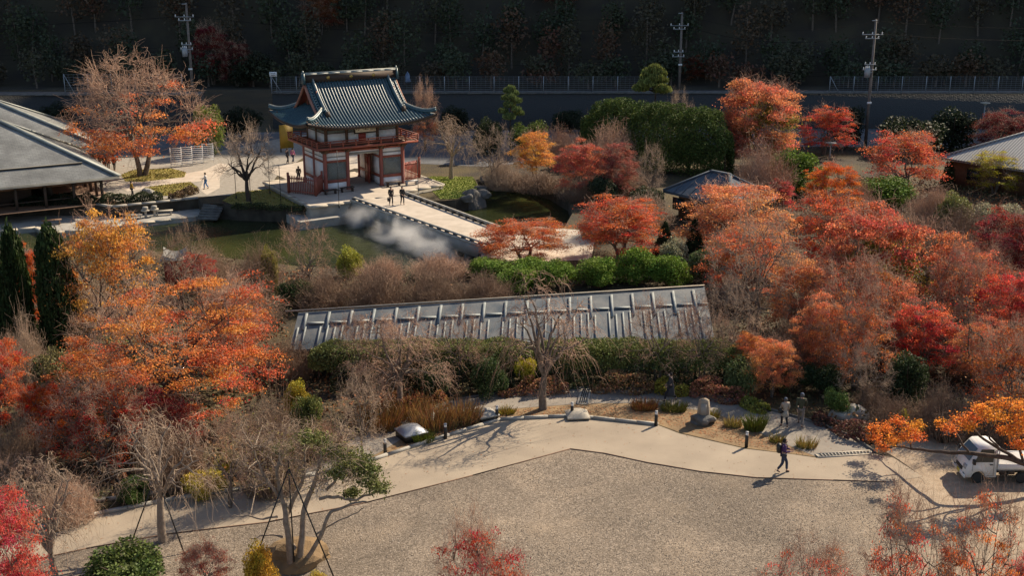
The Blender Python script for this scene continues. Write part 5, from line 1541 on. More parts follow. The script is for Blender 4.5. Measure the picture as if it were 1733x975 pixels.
person('person in a black coat standing right of the pair by the rear hall', at(194, 289, 0), R(80), 1.72, .05, 'coat_black', 'trousers_grey', coat=.2, arm=(.1, .1))
person('person in a white top and bright blue trousers crossing the garden court', at(349, 320, 0), R(190), 1.66, .15, 'jacket_white', 'jacket_blue', arm=(.3, .5), bend=(.6, .9))
person('person in a yellow jacket by the hedge ringed lawn', at(224, 334, 0), R(30), 1.6, .1, 'jacket_yellow', 'trousers_dark', arm=(.2, .2), bend=(.6, .6))
person('person in a brown top raising both arms beside the red maple in the garden', at(70, 762, 0), R(20), 1.66, .05, 'top_brown', 'trousers_dark', arm=(1.9, 1.9), bend=(.6, .6))
person('person in black beside the one with raised arms, holding a pale bag', at(93, 765, 0), R(20), 1.70, .08, 'coat_black', 'trousers_dark', coat=.15, arm=(.2, .9), bend=(.6, .6))
# ------------------------------------------------------------------ trees, shrubs and hedges
OR, OY, RO, RD, DR, CR = (.71, .30, .12), (.73, .37, .09), (.69, .24, .115), (.56, .15, .095), (.32, .10, .075), (.60, .085, .08)
DG, MG, YG, OL, BR, PKL, PALE = (.030, .052, .014), (.065, .095, .02), (.36, .33, .035), (.15, .135, .05), (.26, .125, .06), (.45, .14, .09), (.24, .23, .14)
HG = (.15, .235, .03)
ROWS = []
def T(kind, by, top, xl, xr, col, label, **kw): ROWS.append((kind, by, top, xl, xr, col, label, kw))
# around the far court and the gate
T('maple_half', 297, 96, 128, 352, (.70, .22, .085), 'big spreading maple on the court, bare twigs on top and orange leaves below')
T('bare_spread', 341, 208, 362, 482, None, 'dark trunked bare cherry on the lawn between the white racks and the gate')
T('weep', 303, 193, 706, 822, None, 'weeping bare tree on the grass islet to the right of the gate', tw='pale')
T('bush', 262, 149, 322, 388, (.12, .15, .03), 'rounded light green tree behind the bare topped maple and the racks')
T('maple_half', 256, 138, 690, 748, RO, 'small red orange maple tucked against the right eave of the gate')
T('cloud', 262, 139, 838, 892, (.15, .19, .06), 'slim clipped pine in tiers behind the pond, before the retaining wall', tw='mid')
T('bush', 263, 186, 858, 938, (.085, .12, .025), 'rounded green shrub at the foot of the slim clipped pine')
T('bush', 262, 196, 800, 860, (.04, .05, .018), 'dark shrub between the weeping tree and the slim clipped pine')
T('bare', 318, 212, 796, 880, None, 'grey bare shrubby tree over the pond left of the yellow orange maple')
T('maple', 300, 216, 862, 946, OY, 'yellow orange maple glowing over the far shore of the pond')
T('maple', 332, 236, 934, 1030, RD, 'deep red maple beside the yellow orange one on the far shore')
T('maple', 338, 240, 1000, 1085, DR, 'dusky dark red maple in the shade of the big hedge')
T('twig', 290, 192, 980, 1078, None, 'pinkish bare thicket in front of the left end of the big dark hedge', tw='pink')
T('twig', 268, 205, 915, 990, None, 'pinkish brown bare thicket behind the red and yellow maples on the far shore', tw='pink')
T('twig', 318, 258, 815, 885, (.2, .05, .03), 'low dark brown thicket on the far shore under the grey bare tree')
T('twig', 330, 270, 1010, 1110, None, 'shaded brown thicket under the big dark hedge near the tin roof')
T('bare', 345, 240, 1070, 1130, None, 'pale grey bare tree in front of the big dark hedge', tw='pale')
T('bush', 262, 182, 980, 1036, (.07, .10, .028), 'rounded shrub at the left end of the big dark hedge')
T('cloud', 262, 103, 1064, 1142, (.17, .19, .05), 'clipped cloud pine rising above the top of the big dark hedge', tw='hi')
T('bare', 262, 150, 1118, 1178, None, 'bare pale brush beside the cloud pine on the big hedge', tw='pale')
T('maple_green', 282, 127, 1202, 1358, RO, 'tall round red orange maple with olive inner leaves at the end of the big hedge')
T('maple_loose', 262, 177, 1346, 1442, (.62, .11, .05), 'airy salmon red maple standing by itself right of the tall round maple')
T('maple_loose', 325, 217, 1446, 1602, (.58, .13, .06), 'wide salmon orange maple with many thin stems before the pale corrugated roof')
T('maple', 285, 205, 1200, 1270, DR, 'shaded dark red maple below the tall round red orange maple')
T('conifer', 312, 256, 1594, 1626, (.035, .055, .018), 'small dark pointed conifer beside the pale corrugated roof, the taller of two')
T('conifer', 318, 274, 1586, 1612, (.03, .05, .016), 'small dark pointed conifer beside the pale corrugated roof, the shorter of two')
T('maple_loose', 328, 256, 1634, 1732, (.46, .40, .035), 'yellow green leaved tree in front of the pale corrugated roof')
T('twig', 345, 215, 1238, 1345, None, 'pinkish bare thicket left of the clipped green hedge among the maples', tw='pink')
T('juniper', 330, 246, 1288, 1408, (.13, .20, .03), 'clipped mounded green hedge shrub between the two groups of red maples')
T('juniper', 352, 293, 1432, 1552, (.11, .175, .025), 'clipped mounded green hedge shrub below the wide salmon maple')
T('maple', 372, 268, 1362, 1452, (.66, .18, .03), 'bright orange maple between the two clipped green mounds')
T('maple', 352, 302, 1292, 1348, CR, 'small crimson maple below the pinkish thicket near the tin roof')
T('maple', 268, 186, 1640, 1745, (.16, .025, .025), 'shaded dark red tree under the far wall at the right edge')
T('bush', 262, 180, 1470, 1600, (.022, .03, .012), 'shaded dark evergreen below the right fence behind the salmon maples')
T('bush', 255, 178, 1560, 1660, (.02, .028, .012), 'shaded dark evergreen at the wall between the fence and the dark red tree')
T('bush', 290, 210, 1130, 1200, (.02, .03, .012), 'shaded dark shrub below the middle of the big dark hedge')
# right-hand maple slope
T('maple', 432, 306, 1132, 1345, OR, 'broad orange maple spilling in front of the dark tin roof')
T('maple', 438, 332, 956, 1138, (.60, .14, .05), 'orange maple over the path at the near end of the bridge, the larger of two')
T('maple', 440, 372, 800, 972, (.60, .17, .05), 'low orange maple right beside the near end of the bridge')
T('twig', 385, 318, 1040, 1140, None, 'greyish bare thicket left of the dark tin roof', tw='pale')
T('maple_loose', 455, 320, 1330, 1470, (.58, .14, .05), 'loose orange maple above the big red maple, full of bare twigs')
T('maple_green', 545, 340, 1372, 1584, (.62, .17, .09), 'big red maple with olive inner leaves in the middle of the right slope')
T('bare_fine', 575, 350, 1190, 1360, None, 'large fine twigged bare tree in front of the orange maples on the right slope', tw='grey')
T('maple', 515, 352, 1618, 1770, (.26, .04, .035), 'dark maroon maple at the right edge above the bright red one')
T('maple', 606, 462, 1636, 1775, (.60, .085, .055), 'bright red maple cut by the right edge of the picture')
T('maple_bare', 610, 435, 1370, 1530, (.45, .12, .05), 'brownish maple with few leaves left below the big red maple')
T('maple_bare', 590, 420, 1548, 1672, (.40, .12, .06), 'brownish nearly bare maple left of the bright red edge maple')
T('twig', 425, 330, 1560, 1680, (.3, .12, .05), 'brown thicket behind the big red maple', tw='brown')
T('bush', 400, 326, 1640, 1735, PALE, 'pale silvery green shrub below the yellow green tree')
T('bush', 392, 322, 1580, 1650, (.16, .16, .05), 'olive shrub between the small conifers and the silvery shrub')
T('twig', 470, 368, 1560, 1640, None, 'brown bare thicket between the big red maple and the maroon maple', tw='brown')
T('maple_fire', 634, 513, 1498, 1628, (.62, .10, .065), 'vivid scarlet maple standing on the slope left of the drooping dark limb')
T('maple_bare', 660, 490, 1380, 1512, (.52, .15, .05), 'orange brown half bare maple left of the vivid scarlet maple')
T('maple_bare', 720, 545, 1628, 1790, (.48, .13, .04), 'dull orange tree behind the drooping dark limb at the right edge')
T('maple', 672, 566, 1262, 1350, OR, 'small leaning orange maple behind the two walkers')
T('bare', 695, 580, 1412, 1512, None, 'pale gnarled bare tree between dark camellias behind the walkers', tw='pale')
T('bare_fine', 640, 470, 1180, 1290, None, 'grey bare tree at the right end of the corridor roof', tw='grey')
T('bush', 668, 598, 1342, 1432, (.028, .045, .016), 'glossy dark evergreen behind the olive jacketed walker')
T('bush', 680, 590, 1490, 1575, (.03, .045, .017), 'glossy dark evergreen under the vivid scarlet maple')
T('bush', 704, 652, 1384, 1440, (.09, .13, .03), 'mid green shrub in front of the glossy dark evergreens')
T('bush', 668, 588, 1218, 1298, (.10, .125, .045), 'greyish green shrub where the trellised hedge ends')
T('twig', 735, 640, 1540, 1660, None, 'brown twiggy shrub behind the litter bin', tw='brown')
T('twig', 745, 655, 1640, 1765, None, 'brown twiggy shrub behind the parked truck', tw='brown')
T('twig', 728, 660, 1470, 1560, (.35, .1, .05), 'twiggy shrub with red leaf tips left of the litter bin', tw='brown')
T('bush', 730, 690, 1500, 1540, YG, 'small yellow green shrub behind the low orange maple spray')
# middle band by the pond
T('conifer', 440, 378, 1096, 1152, (.03, .05, .018), 'dark conifer above the juniper mounds, the left of two')
T('conifer', 446, 368, 1146, 1200, (.028, .047, .017), 'dark conifer above the juniper mounds, the right of two')
T('bush', 462, 402, 1104, 1172, PALE, 'pale leaved shrub in front of the two dark conifers')
T('bush', 475, 415, 1160, 1225, (.08, .10, .04), 'grey green shrub right of the juniper mounds')
for (xl, xr, tp, by, lab) in ((786, 872, 432, 468, 'juniper mound at the bridge end of the row, beneath the low orange maple'), (848, 938, 432, 476, 'juniper mound second from the bridge end of the row'),
                              (905, 985, 436, 488, 'juniper mound in the near row just left of the dark gap'), (965, 1055, 428, 482, 'juniper mound in the middle of the row, under the larger orange maple'),
                              (1030, 1118, 414, 476, 'juniper mound below the left dark conifer, the tallest of the row'), (1085, 1172, 424, 484, 'juniper mound at the conifer end of the row'),
                              (835, 920, 446, 490, 'juniper mound nearest the bare brown thickets')):
    T('juniper', by, tp, xl, xr, HG, lab)
T('twig', 520, 448, 485, 600, None, 'brown bare thicket above the left end of the corridor roof', tw='brown')
T('twig', 524, 440, 580, 700, None, 'brown bare thicket above the corridor roof, second from its left end', tw='brown')
T('twig', 520, 440, 680, 790, None, 'brown bare thicket above the corridor roof, under the pond mist', tw='brown')
T('twig', 514, 452, 775, 870, None, 'brown bare thicket beside the juniper mounds', tw='brown')
T('twig', 480, 425, 600, 690, (.3, .06, .04), 'low reddish bare thicket at the pond edge below the mist', tw='pink')
T('twig', 470, 425, 690, 800, None, 'low pinkish bare thicket at the pond edge beside the bridge end', tw='pink')
T('bush', 470, 414, 566, 622, (.26, .25, .04), 'yellow green bush at the pond edge in front of the mist')
T('bare', 510, 366, 470, 570, None, 'sparse pale bare tree with reddish tips against the pond', tw='pink', sp=1)
T('twig', 500, 400, 385, 480, (.25, .2, .06), 'olive brown half bare tree at the pond edge', tw='brown')
T('bush', 500, 412, 440, 478, (.20, .17, .045), 'olive golden shrub right of the half bare tree at the pond edge')
T('juniper', 520, 468, 460, 540, (.045, .075, .02), 'dark green low shrub left of the corridor roof')
T('bare_fine', 540, 384, 244, 380, None, 'brown fine twigged bare tree by the pond above the red hut', tw='brown')
T('maple', 500, 425, 300, 370, (.5, .05, .03), 'small red maple beside the red hut')
T('maple_loose', 590, 352, 100, 275, OY, 'tall golden orange maple in front of the quay')
T('bare_fine', 470, 392, 200, 268, None, 'bare brown tree at the quay right of the tall golden maple', tw='brown')
T('conifer', 620, 392, -44, 40, DG, 'dark columnar conifer cut by the left edge', colm=1)
T('conifer', 600, 391, 6, 76, (.04, .065, .018), 'dark columnar conifer, the middle of three at the left', colm=1)
T('conifer', 600, 391, 60, 152, (.045, .07, .02), 'dark columnar conifer nearest the tall golden maple', colm=1)
T('maple', 575, 412, 22, 92, (.6, .13, .035), 'orange maple glimpsed between the dark columnar conifers')
T('maple', 740, 572, -70, 62, (.58, .12, .045), 'salmon orange maple at the left edge below the conifers')
T('bush', 690, 565, 50, 150, (.14, .13, .05), 'grey green shrub below the columnar conifers')
T('twig', 660, 520, 0, 90, None, 'pale bare thicket at the foot of the columnar conifers', tw='pale')
T('bush', 640, 560, 150, 250, (.13, .14, .05), 'olive shrub under the limbs of the tall golden maple')
T('twig', 690, 560, 120, 230, None, 'dark bare thicket between the golden maple and the great orange maple', tw='brown')
T('maple', 760, 640, 40, 126, (.62, .11, .02), 'small flame orange maple by the garden steps at the left')
T('maple_bare', 800, 640, 84, 262, (.46, .08, .03), 'rusty red maple in front of the two people in the garden')
T('maple', 770, 655, 190, 345, (.30, .03, .025), 'dark crimson maple in the shade below the great orange maple')
T('twig', 800, 690, -20, 90, None, 'brown bare thicket left of the two people in the garden', tw='brown')
T('twig', 820, 700, 240, 350, (.2, .1, .04), 'dim brown thicket under the great orange maple', tw='brown')
T('twig', 830, 640, 400, 520, None, 'brown bare thicket right of the great orange maple', tw='brown')
T('bush', 705, 640, 475, 530, (.29, .24, .03), 'yellow shrub between the great orange maple and the trellised hedge')
T('bush', 760, 660, 490, 560, (.10, .11, .03), 'mixed green and yellow shrub below the trellised hedge')
T('bush', 838, 788, 300, 385, (.30, .24, .035), 'low yellow shrub beside the stone kerb at the left')
T('bush', 850, 800, 200, 262, (.06, .09, .02), 'low dark green shrub behind the staked cherry')
T('bare', 790, 625, 560, 670, None, 'bare tree leaning beside the silver domed skylight', tw='grey')
T('weep2', 702, 520, 585, 765, None, 'tall tangled bare tree in front of the left part of the corridor roof', tw='pink')
T('weep', 693, 470, 812, 1028, None, 'bare weeping cherry on the island bed before the corridor roof', tw='pink')
T('bare', 652, 500, 1050, 1170, None, 'thin bare tree in front of the right part of the corridor roof', tw='pink', sp=1)
T('bush', 655, 588, 868, 914, (.34, .30, .03), 'bright yellow small shrub beneath the trellised hedge')
T('bush', 668, 600, 790, 860, (.05, .075, .025), 'glossy green shrub left of the bright yellow shrub')
T('bush', 672, 610, 700, 770, (.045, .06, .022), 'dark shrub beneath the trellised hedge behind the tangled bare tree')
# fill between the named trees
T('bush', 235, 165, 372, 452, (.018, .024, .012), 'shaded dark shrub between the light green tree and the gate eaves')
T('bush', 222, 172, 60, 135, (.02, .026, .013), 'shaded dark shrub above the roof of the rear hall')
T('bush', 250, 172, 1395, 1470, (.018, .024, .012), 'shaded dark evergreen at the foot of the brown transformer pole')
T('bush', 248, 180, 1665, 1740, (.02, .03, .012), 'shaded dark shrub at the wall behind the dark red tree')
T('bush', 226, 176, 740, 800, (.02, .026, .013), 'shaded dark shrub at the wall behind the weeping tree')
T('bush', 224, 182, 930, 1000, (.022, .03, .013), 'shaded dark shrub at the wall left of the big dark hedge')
T('twig', 322, 282, 862, 960, (.2, .05, .03), 'low dusky thicket along the far shore under the yellow orange maple', tw='brown')
T('twig', 336, 288, 936, 1040, (.2, .05, .03), 'low dusky thicket along the far shore under the deep red maple', tw='brown')
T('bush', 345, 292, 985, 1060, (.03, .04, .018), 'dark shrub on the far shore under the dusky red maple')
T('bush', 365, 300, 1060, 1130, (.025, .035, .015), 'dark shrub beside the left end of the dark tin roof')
T('twig', 402, 340, 975, 1060, None, 'brown thicket on the pond shore above the larger bridge end maple', tw='brown')
T('twig', 520, 470, 1185, 1300, None, 'dim brown thicket behind the right end of the corridor roof', tw='brown')
T('maple_bare', 560, 440, 1290, 1420, (.56, .17, .07), 'thin orange tree between the large bare tree and the big red maple')
T('maple_loose', 505, 385, 1190, 1330, (.62, .19, .07), 'salmon orange maple right behind the large fine twigged bare tree')
T('twig', 620, 520, 1290, 1400, None, 'brown thicket in the hollow below the large fine twigged bare tree', tw='brown')
T('twig', 600, 490, 1470, 1590, (.3, .1, .05), 'reddish brown thicket above the vivid scarlet maple', tw='brown')
T('maple_bare', 560, 425, 1600, 1720, (.5, .12, .06), 'half bare rusty maple between the maroon and the bright red maples')
T('twig', 640, 545, 1600, 1700, None, 'brown thicket behind the drooping dark limb', tw='brown')
T('twig', 430, 345, 1480, 1590, None, 'olive brown thicket above the big red maple', tw='brown')
T('twig', 440, 360, 1670, 1765, None, 'brown thicket above the maroon maple at the right edge', tw='brown')
T('twig', 380, 300, 1530, 1620, None, 'brown thicket at the foot of the wide salmon maple', tw='pink')
T('twig', 370, 290, 1420, 1480, None, 'pinkish thicket between the second clipped green mound and the orange maple', tw='pink')
T('bush', 660, 600, 1300, 1350, (.07, .09, .03), 'green shrub behind the small leaning orange maple')
T('twig', 700, 640, 1440, 1500, None, 'twiggy shrub at the foot of the pale gnarled bare tree', tw='brown')
T('maple_bare', 610, 470, 330, 470, (.56, .16, .06), 'half bare orange tree between the great orange maple and the olive half bare tree')
T('twig', 560, 470, 360, 480, None, 'brown thicket left of the corridor roof above the dark green shrub', tw='brown')
T('twig', 640, 560, 440, 540, None, 'brown thicket at the left end of the trellised hedge', tw='brown')
T('twig', 560, 455, 100, 220, None, 'pale thicket under the tall golden orange maple', tw='pale')
T('bare_fine', 640, 500, 130, 260, None, 'fine twigged bare tree left of the great orange maple', tw='pink')
T('maple_bare', 660, 480, 330, 450, (.60, .15, .06), 'thin orange tree beyond the right boughs of the great orange maple')
T('twig', 700, 610, 80, 190, None, 'pale brown thicket behind the small flame orange maple', tw='pink')
T('bush', 740, 640, 110, 180, (.05, .06, .025), 'dark shrub beside the rusty red maple')
T('twig', 880, 800, 60, 170, None, 'bare thicket behind the stone kerb at the far left', tw='pink')
T('twig', 770, 700, 505, 590, None, 'bare thicket left of the dry tan reeds', tw='pink')
T('bare', 860, 690, 330, 450, None, 'bare tree between the staked cherry and the twisted tree', tw='pink')
T('twig', 560, 500, -40, 60, None, 'pale thicket behind the edge conifers at the left', tw='pale')
T('twig', 480, 405, 300, 400, None, 'brown thicket at the water behind the red hut', tw='brown')
T('maple_loose', 575, 425, 1290, 1410, (.70, .28, .12), 'salmon orange maple filling the slope right of the large fine twigged bare tree')
T('maple', 640, 500, 1330, 1440, (.68, .25, .11), 'rusty orange maple lower on the slope above the glossy dark evergreens')
T('maple_loose', 600, 470, 1440, 1550, (.66, .22, .11), 'rust red loose maple just above the vivid scarlet maple')
T('maple_loose', 560, 400, 1570, 1680, (.64, .2, .1), 'rusty loose maple between the big red and the maroon maples')
T('maple', 660, 540, 1600, 1720, (.60, .2, .09), 'dull rust maple directly behind the drooping dark limb')
T('maple_loose', 480, 372, 1210, 1350, (.71, .29, .12), 'orange salmon maple below the broad orange maple at the tin roof')
T('maple', 650, 560, 1230, 1300, (.70, .26, .09), 'small orange maple beyond the end of the trellised hedge')
T('bare', 655, 500, 1140, 1230, None, 'thin bare tree veiling the right corner of the corridor roof', tw='pink', sp=1)
T('bare', 655, 520, 720, 830, None, 'thin bare tree veiling the middle of the corridor roof', tw='pink', sp=1)
T('bare', 640, 530, 560, 640, None, 'thin bare tree veiling the left end of the corridor roof', tw='pink', sp=1)
# foreground trees
T('weep', 917, 690, 168, 392, None, 'staked bare cherry at the edge of the gravel yard', tw='pale', bx=276)
T('weep', 985, 760, 0, 190, None, 'bare weeping cherry at the lower left beside the crimson maple', tw='pale', bx=95)
T('bare', 860, 770, -30, 100, None, 'low bare tree over the left end of the upper path', tw='pink')
T('maple', 1085, 832, -95, 98, CR, 'crimson maple filling the lower left corner')
T('bush', 1000, 908, 132, 305, (.07, .10, .022), 'rounded green shrub at the bottom edge under the staked cherry')
T('bush', 1000, 916, 402, 474, (.42, .26, .03), 'golden leaved shrub beside the flat rock')
T('bush', 1010, 920, 505, 560, (.36, .26, .04), 'small golden shrub at the foot of the twisted tree', hs=.5)
T('maple_bare', 1010, 918, 296, 400, (.48, .09, .05), 'small reddish sapling between the green and golden shrubs')
T('maple_bare', 1120, 880, 718, 890, (.50, .05, .035), 'sparse red sapling rising from the bottom edge over the gravel')
T('maple_tip', 1150, 815, 1440, 1588, (.60, .11, .04), 'orange red maple with bare tips rising from the bottom edge, left of the truck shadow')
T('maple_tip', 1130, 905, 1270, 1440, (.58, .10, .05), 'low reddish maple along the bottom edge over the gravel')
T('maple_tip', 1150, 818, 1570, 1712, (.62, .17, .05), 'thin maple with bare crown rising before the truck shadow')
T('maple', 1110, 942, 1676, 1770, (.55, .05, .05), 'pink red maple in the lower right corner')

def lib(kind, tw, i):
    s = i % 3
    W = {'pale': 'twig', 'pink': 'twig_pink', 'grey': 'twig', 'brown': 'twig_dark'}.get(tw, 'twig')
    if kind == 'maple': return proto(('maple', s), lambda: p_maple(10 + s))
    if kind == 'maple_loose': return proto(('loose', s % 2), lambda: p_maple(20 + s, .5, ls=.115, stems=4, cb=.2))
    if kind == 'maple_green': return proto(('mgreen', 0), lambda: p_maple(31, 1.1, nc=130))
    if kind == 'maple_fire': return proto(('mfire', 0), lambda: p_maple(33, .8, nc=90, ls=.13))
    if kind == 'maple_half': return proto(('half', 0), lambda: p_maple(41, .8, .55, nc=110, stems=2))
    if kind == 'maple_bare': return proto(('mbare', s % 2), lambda: p_maple(51 + s, .36, .16, ls=.10, stems=3, nc=105))
    if kind == 'maple_tip': return proto(('mtip', s % 2), lambda: p_maple(55 + s, .42, .22, ls=.085, stems=2, cb=.45, nc=60))
    if kind in ('bare', 'bare_spread'): return proto((kind, s % 2, W), lambda: p_bare(60 + s, 60, 11, .95, W, 'bark_dark' if kind == 'bare_spread' else 'bark', 2 if kind == 'bare' else 1, tm=1.4 if kind == 'bare_spread' else 1))
    if kind == 'bare_fine': return proto(('fine', s % 2, W), lambda: p_bare(70 + s, 85, 8, 1.0, W, 'bark', 4, r=.012, cb=.2))
    if kind == 'weep': return proto(('weep', s, W), lambda: p_weep(80 + s, 46, 7, 1.5, W, 'bark_pale' if tw == 'pale' else 'bark'))
    if kind == 'weep2': return proto(('weep2', 0, W), lambda: p_weep(85, 85, 12, 1.25, W, 'bark', drop=.6, cb=.25))
    if kind == 'bush': return proto(('bush', s), lambda: p_bush(90 + s))
    if kind == 'juniper': return proto(('jun', s), lambda: p_bush(95 + s, 12000, .15, 'needle', .1, 26))
    if kind == 'twig': return proto(('twigb', s % 2, W), lambda: p_twigbush(100 + s, 800, W))
    if kind == 'conifer': return proto(('con', s % 2), lambda: p_conifer(110 + s))
    if kind == 'conifer_col': return proto(('conc', s % 2), lambda: p_conifer(114 + s, 9000, True))
    if kind == 'cloud': return proto(('cloud', s % 2), lambda: p_cloud(120 + s, 12 if s % 2 else 15)) if not tw else proto(('cloudtop', tw), lambda: p_cloud(125, 12, .66 if tw == 'hi' else .45))
NAMES = {'maple': ('maple_tree', 'tree'), 'bare': ('bare_tree', 'tree'), 'weep': ('weeping_cherry', 'tree'), 'weep2': ('bare_tree', 'tree'), 'bush': ('shrub', 'shrub'), 'juniper': ('juniper_mound', 'shrub'),
         'twig': ('bare_thicket', 'shrub'), 'conifer': ('conifer_tree', 'tree'), 'cloud': ('clipped_pine', 'tree')}
rngp = random.Random(17)
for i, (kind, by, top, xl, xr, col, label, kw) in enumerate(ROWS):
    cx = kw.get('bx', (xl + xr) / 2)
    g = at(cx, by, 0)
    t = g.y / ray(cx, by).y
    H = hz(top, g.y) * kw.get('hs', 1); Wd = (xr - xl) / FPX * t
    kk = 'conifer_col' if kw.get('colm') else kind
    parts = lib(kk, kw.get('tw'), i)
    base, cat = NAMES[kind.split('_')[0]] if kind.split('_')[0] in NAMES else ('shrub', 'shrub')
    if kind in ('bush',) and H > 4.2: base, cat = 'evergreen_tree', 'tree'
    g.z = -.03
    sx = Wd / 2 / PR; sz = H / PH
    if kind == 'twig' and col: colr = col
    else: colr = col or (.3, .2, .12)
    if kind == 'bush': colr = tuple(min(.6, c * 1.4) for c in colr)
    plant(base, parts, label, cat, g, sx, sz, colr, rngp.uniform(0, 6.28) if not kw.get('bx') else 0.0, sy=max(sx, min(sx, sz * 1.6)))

# olive inner leaves on the two big round maples (older leaves that have not turned yet)
for o in list(bpy.data.objects):
    if o.parent is None and o.name.startswith('maple_tree') and 'olive inner' in o.get('label', ''):
        def mk():
            rng = np.random.default_rng(7); k = MB()
            th, tn, C, D = skeleton(rng, PH * .7, PR * .72, .2, 6, 45, 2)
            return maple_crown(rng, C, D, 130, .9, .16).mesh('inner_leaves', M['leaf'], tint=True)
        me = proto('inner', lambda: dict(m=mk()))['m']
        c = link('inner_leaves', me, o); c.color = (.20, .17, .035, 1)

# the great orange maple at the left: its own trunk, limbs and layered crown
def hero_maple():
    rng = np.random.default_rng(202)
    g = at(300, 728, 0); t = g.y / ray(300, 728).y
    H = hz(468, g.y); Wd = 395 / FPX * t / 2
    th, tn, C, D = skeleton(rng, H * .96, Wd * .92, .22, 11, 150, 3, .10, 1.2, .4, (.2, .34))
    o = thing('maple_tree', 'great orange maple with layered boughs and dark forking trunk at the left', 'tree', g)
    link('trunk', wood_mesh('trunk', th, tn, 'bark_dark'), o)
    keep = rng.random(len(C)) < np.where(C[:, 2] > .64 * H, .3, .62)
    c = maple_crown(rng, C, D, 520, .72, .095, .4, .13, keep).build('crown', M['leaf'], o, tint=True); c.color = (.68, .235, .075, 1)
    tw = MB(); twig_spray(tw, rng, C, D, 9, .9, .011, .05, .2, 4, 2); tw.build('twigs', M['twig_pink'], o, tint=True)
    side = C[:, 0] > Wd * .45
    c2 = maple_crown(rng, C[side] + np.array([.2, .2, .15]), D[side], 90, .6, .095, .4, .13).build('crown', M['leaf'], o, tint=True); c2.color = (.58, .11, .05, 1)
    tag(c2, 'redder leaves on the outer boughs towards the corridor roof')
hero_maple()

# the twisted tree on the flat rock: bare limbs with a pine growing through it
def twisted():
    rng = np.random.default_rng(303)
    Y0 = at(500, 965, 0).y
    o = thing('twisted_tree', 'twisted pale limbed tree with bare twigs on top and pine needles at its side', 'tree', at(500, 965, 0))
    g = at(500, 965, 0)
    def W(px_, py_, dy=0): return aty(px_, py_, Y0 + dy) - g
    mb = MB()
    lines = [([(495, 972), (490, 900), (478, 850), (470, 800), (476, 760)], .17, .05, 0), ([(505, 968), (512, 900), (520, 850), (540, 800), (548, 765)], .15, .05, .4), ([(512, 955), (545, 905), (552, 870), (590, 858), (620, 850)], .10, .035, -.3),
             ([(498, 930), (480, 880), (500, 840), (520, 800), (515, 750)], .12, .04, .6), ([(480, 850), (455, 820), (440, 790), (430, 760)], .07, .025, -.5), ([(470, 875), (440, 878), (415, 872), (392, 875)], .05, .02, -.4),
             ([(540, 845), (572, 842), (600, 848), (630, 835), (655, 832)], .075, .03, -.2), ([(552, 830), (572, 810), (575, 780), (570, 760)], .06, .025, .3), ([(478, 910), (455, 905), (425, 912)], .05, .02, -.6), ([(535, 905), (575, 880), (605, 868), (615, 860)], .04, .015, -.5)]
    tips = []
    for pts, r0, r1, dy in lines:
        P = np.array([W(a, b, dy * j / len(pts)) for j, (a, b) in enumerate(pts)])
        s = np.linspace(0, len(P) - 1, len(P) * 4); P2 = np.stack([np.interp(s, np.arange(len(P)), P[:, k]) for k in range(3)], 1)
        P2[1:-1] += rng.normal(size=(len(P2) - 2, 3)) * .05
        P2[1:-1] = (P2[:-2] + P2[1:-1] * 2 + P2[2:]) / 4
        mb.tubes(P2, np.linspace(r0, r1, len(P2)), 7)
        tips += list(P2[len(P2) // 3:])
    tips = np.array(tips)
    mb.build('trunk', M['bark_pale'], o, smooth=True)
    C = []
    for j in range(70):
        a = (rng.uniform(408, 596), rng.uniform(722, 835)); C.append(W(a[0], a[1], rng.uniform(-1.3, 1.3)))
    C = np.array(C); br_ = []
    for c in C:
        d = np.linalg.norm(tips - c, axis=1) + np.clip(tips[:, 2] - c[2], 0, None); a = tips[int(np.argmin(d))]
        br_.append(bez(a, (a + c) / 2 + rng.normal(size=3) * .12, c, 5))
    k = MB(); k.tubes(np.array(br_), np.repeat(np.linspace(.03, .012, 5)[None], len(C), 0), 4); k.build('branches', M['bark_pale'], o)
    D = C / np.linalg.norm(C, axis=1, keepdims=True)
    k = MB(); twig_spray(k, rng, C, D, 14, .75, .008, .25, .2, 4, 2); k.build('twigs', M['twig'], o, tint=True)
    k = MB()
    pads = [(600, 795, .55), (622, 812, .5), (640, 825, .45), (582, 785, .5), (612, 780, .45), (560, 760, .5), (585, 768, .45), (595, 835, .3), (628, 795, .35), (540, 745, .45), (520, 740, .4), (480, 760, .35), (570, 800, .35)]
    for a, b, r in pads:
        c = W(a, b, rng.uniform(-.3, .5)); q = rng.normal(size=(700, 3)); q *= np.array([r, r, r * .5]) * .55
        leaves(k, np.array(c) + q, .13, rng, .1, 0, None, .35)
    n_ = k.build('needles', M['needle'], o, tint=True); n_.color = (.15, .165, .05, 1)
    k = MB(); tw_l = C[rng.integers(0, len(C), 1500)] + rng.normal(size=(1500, 3)) * .35
    leaves(k, tw_l, .06, rng, .1); ol = k.build('leaf_buds', M['leaf'], o, tint=True); ol.color = (.25, .2, .07, 1)
twisted()

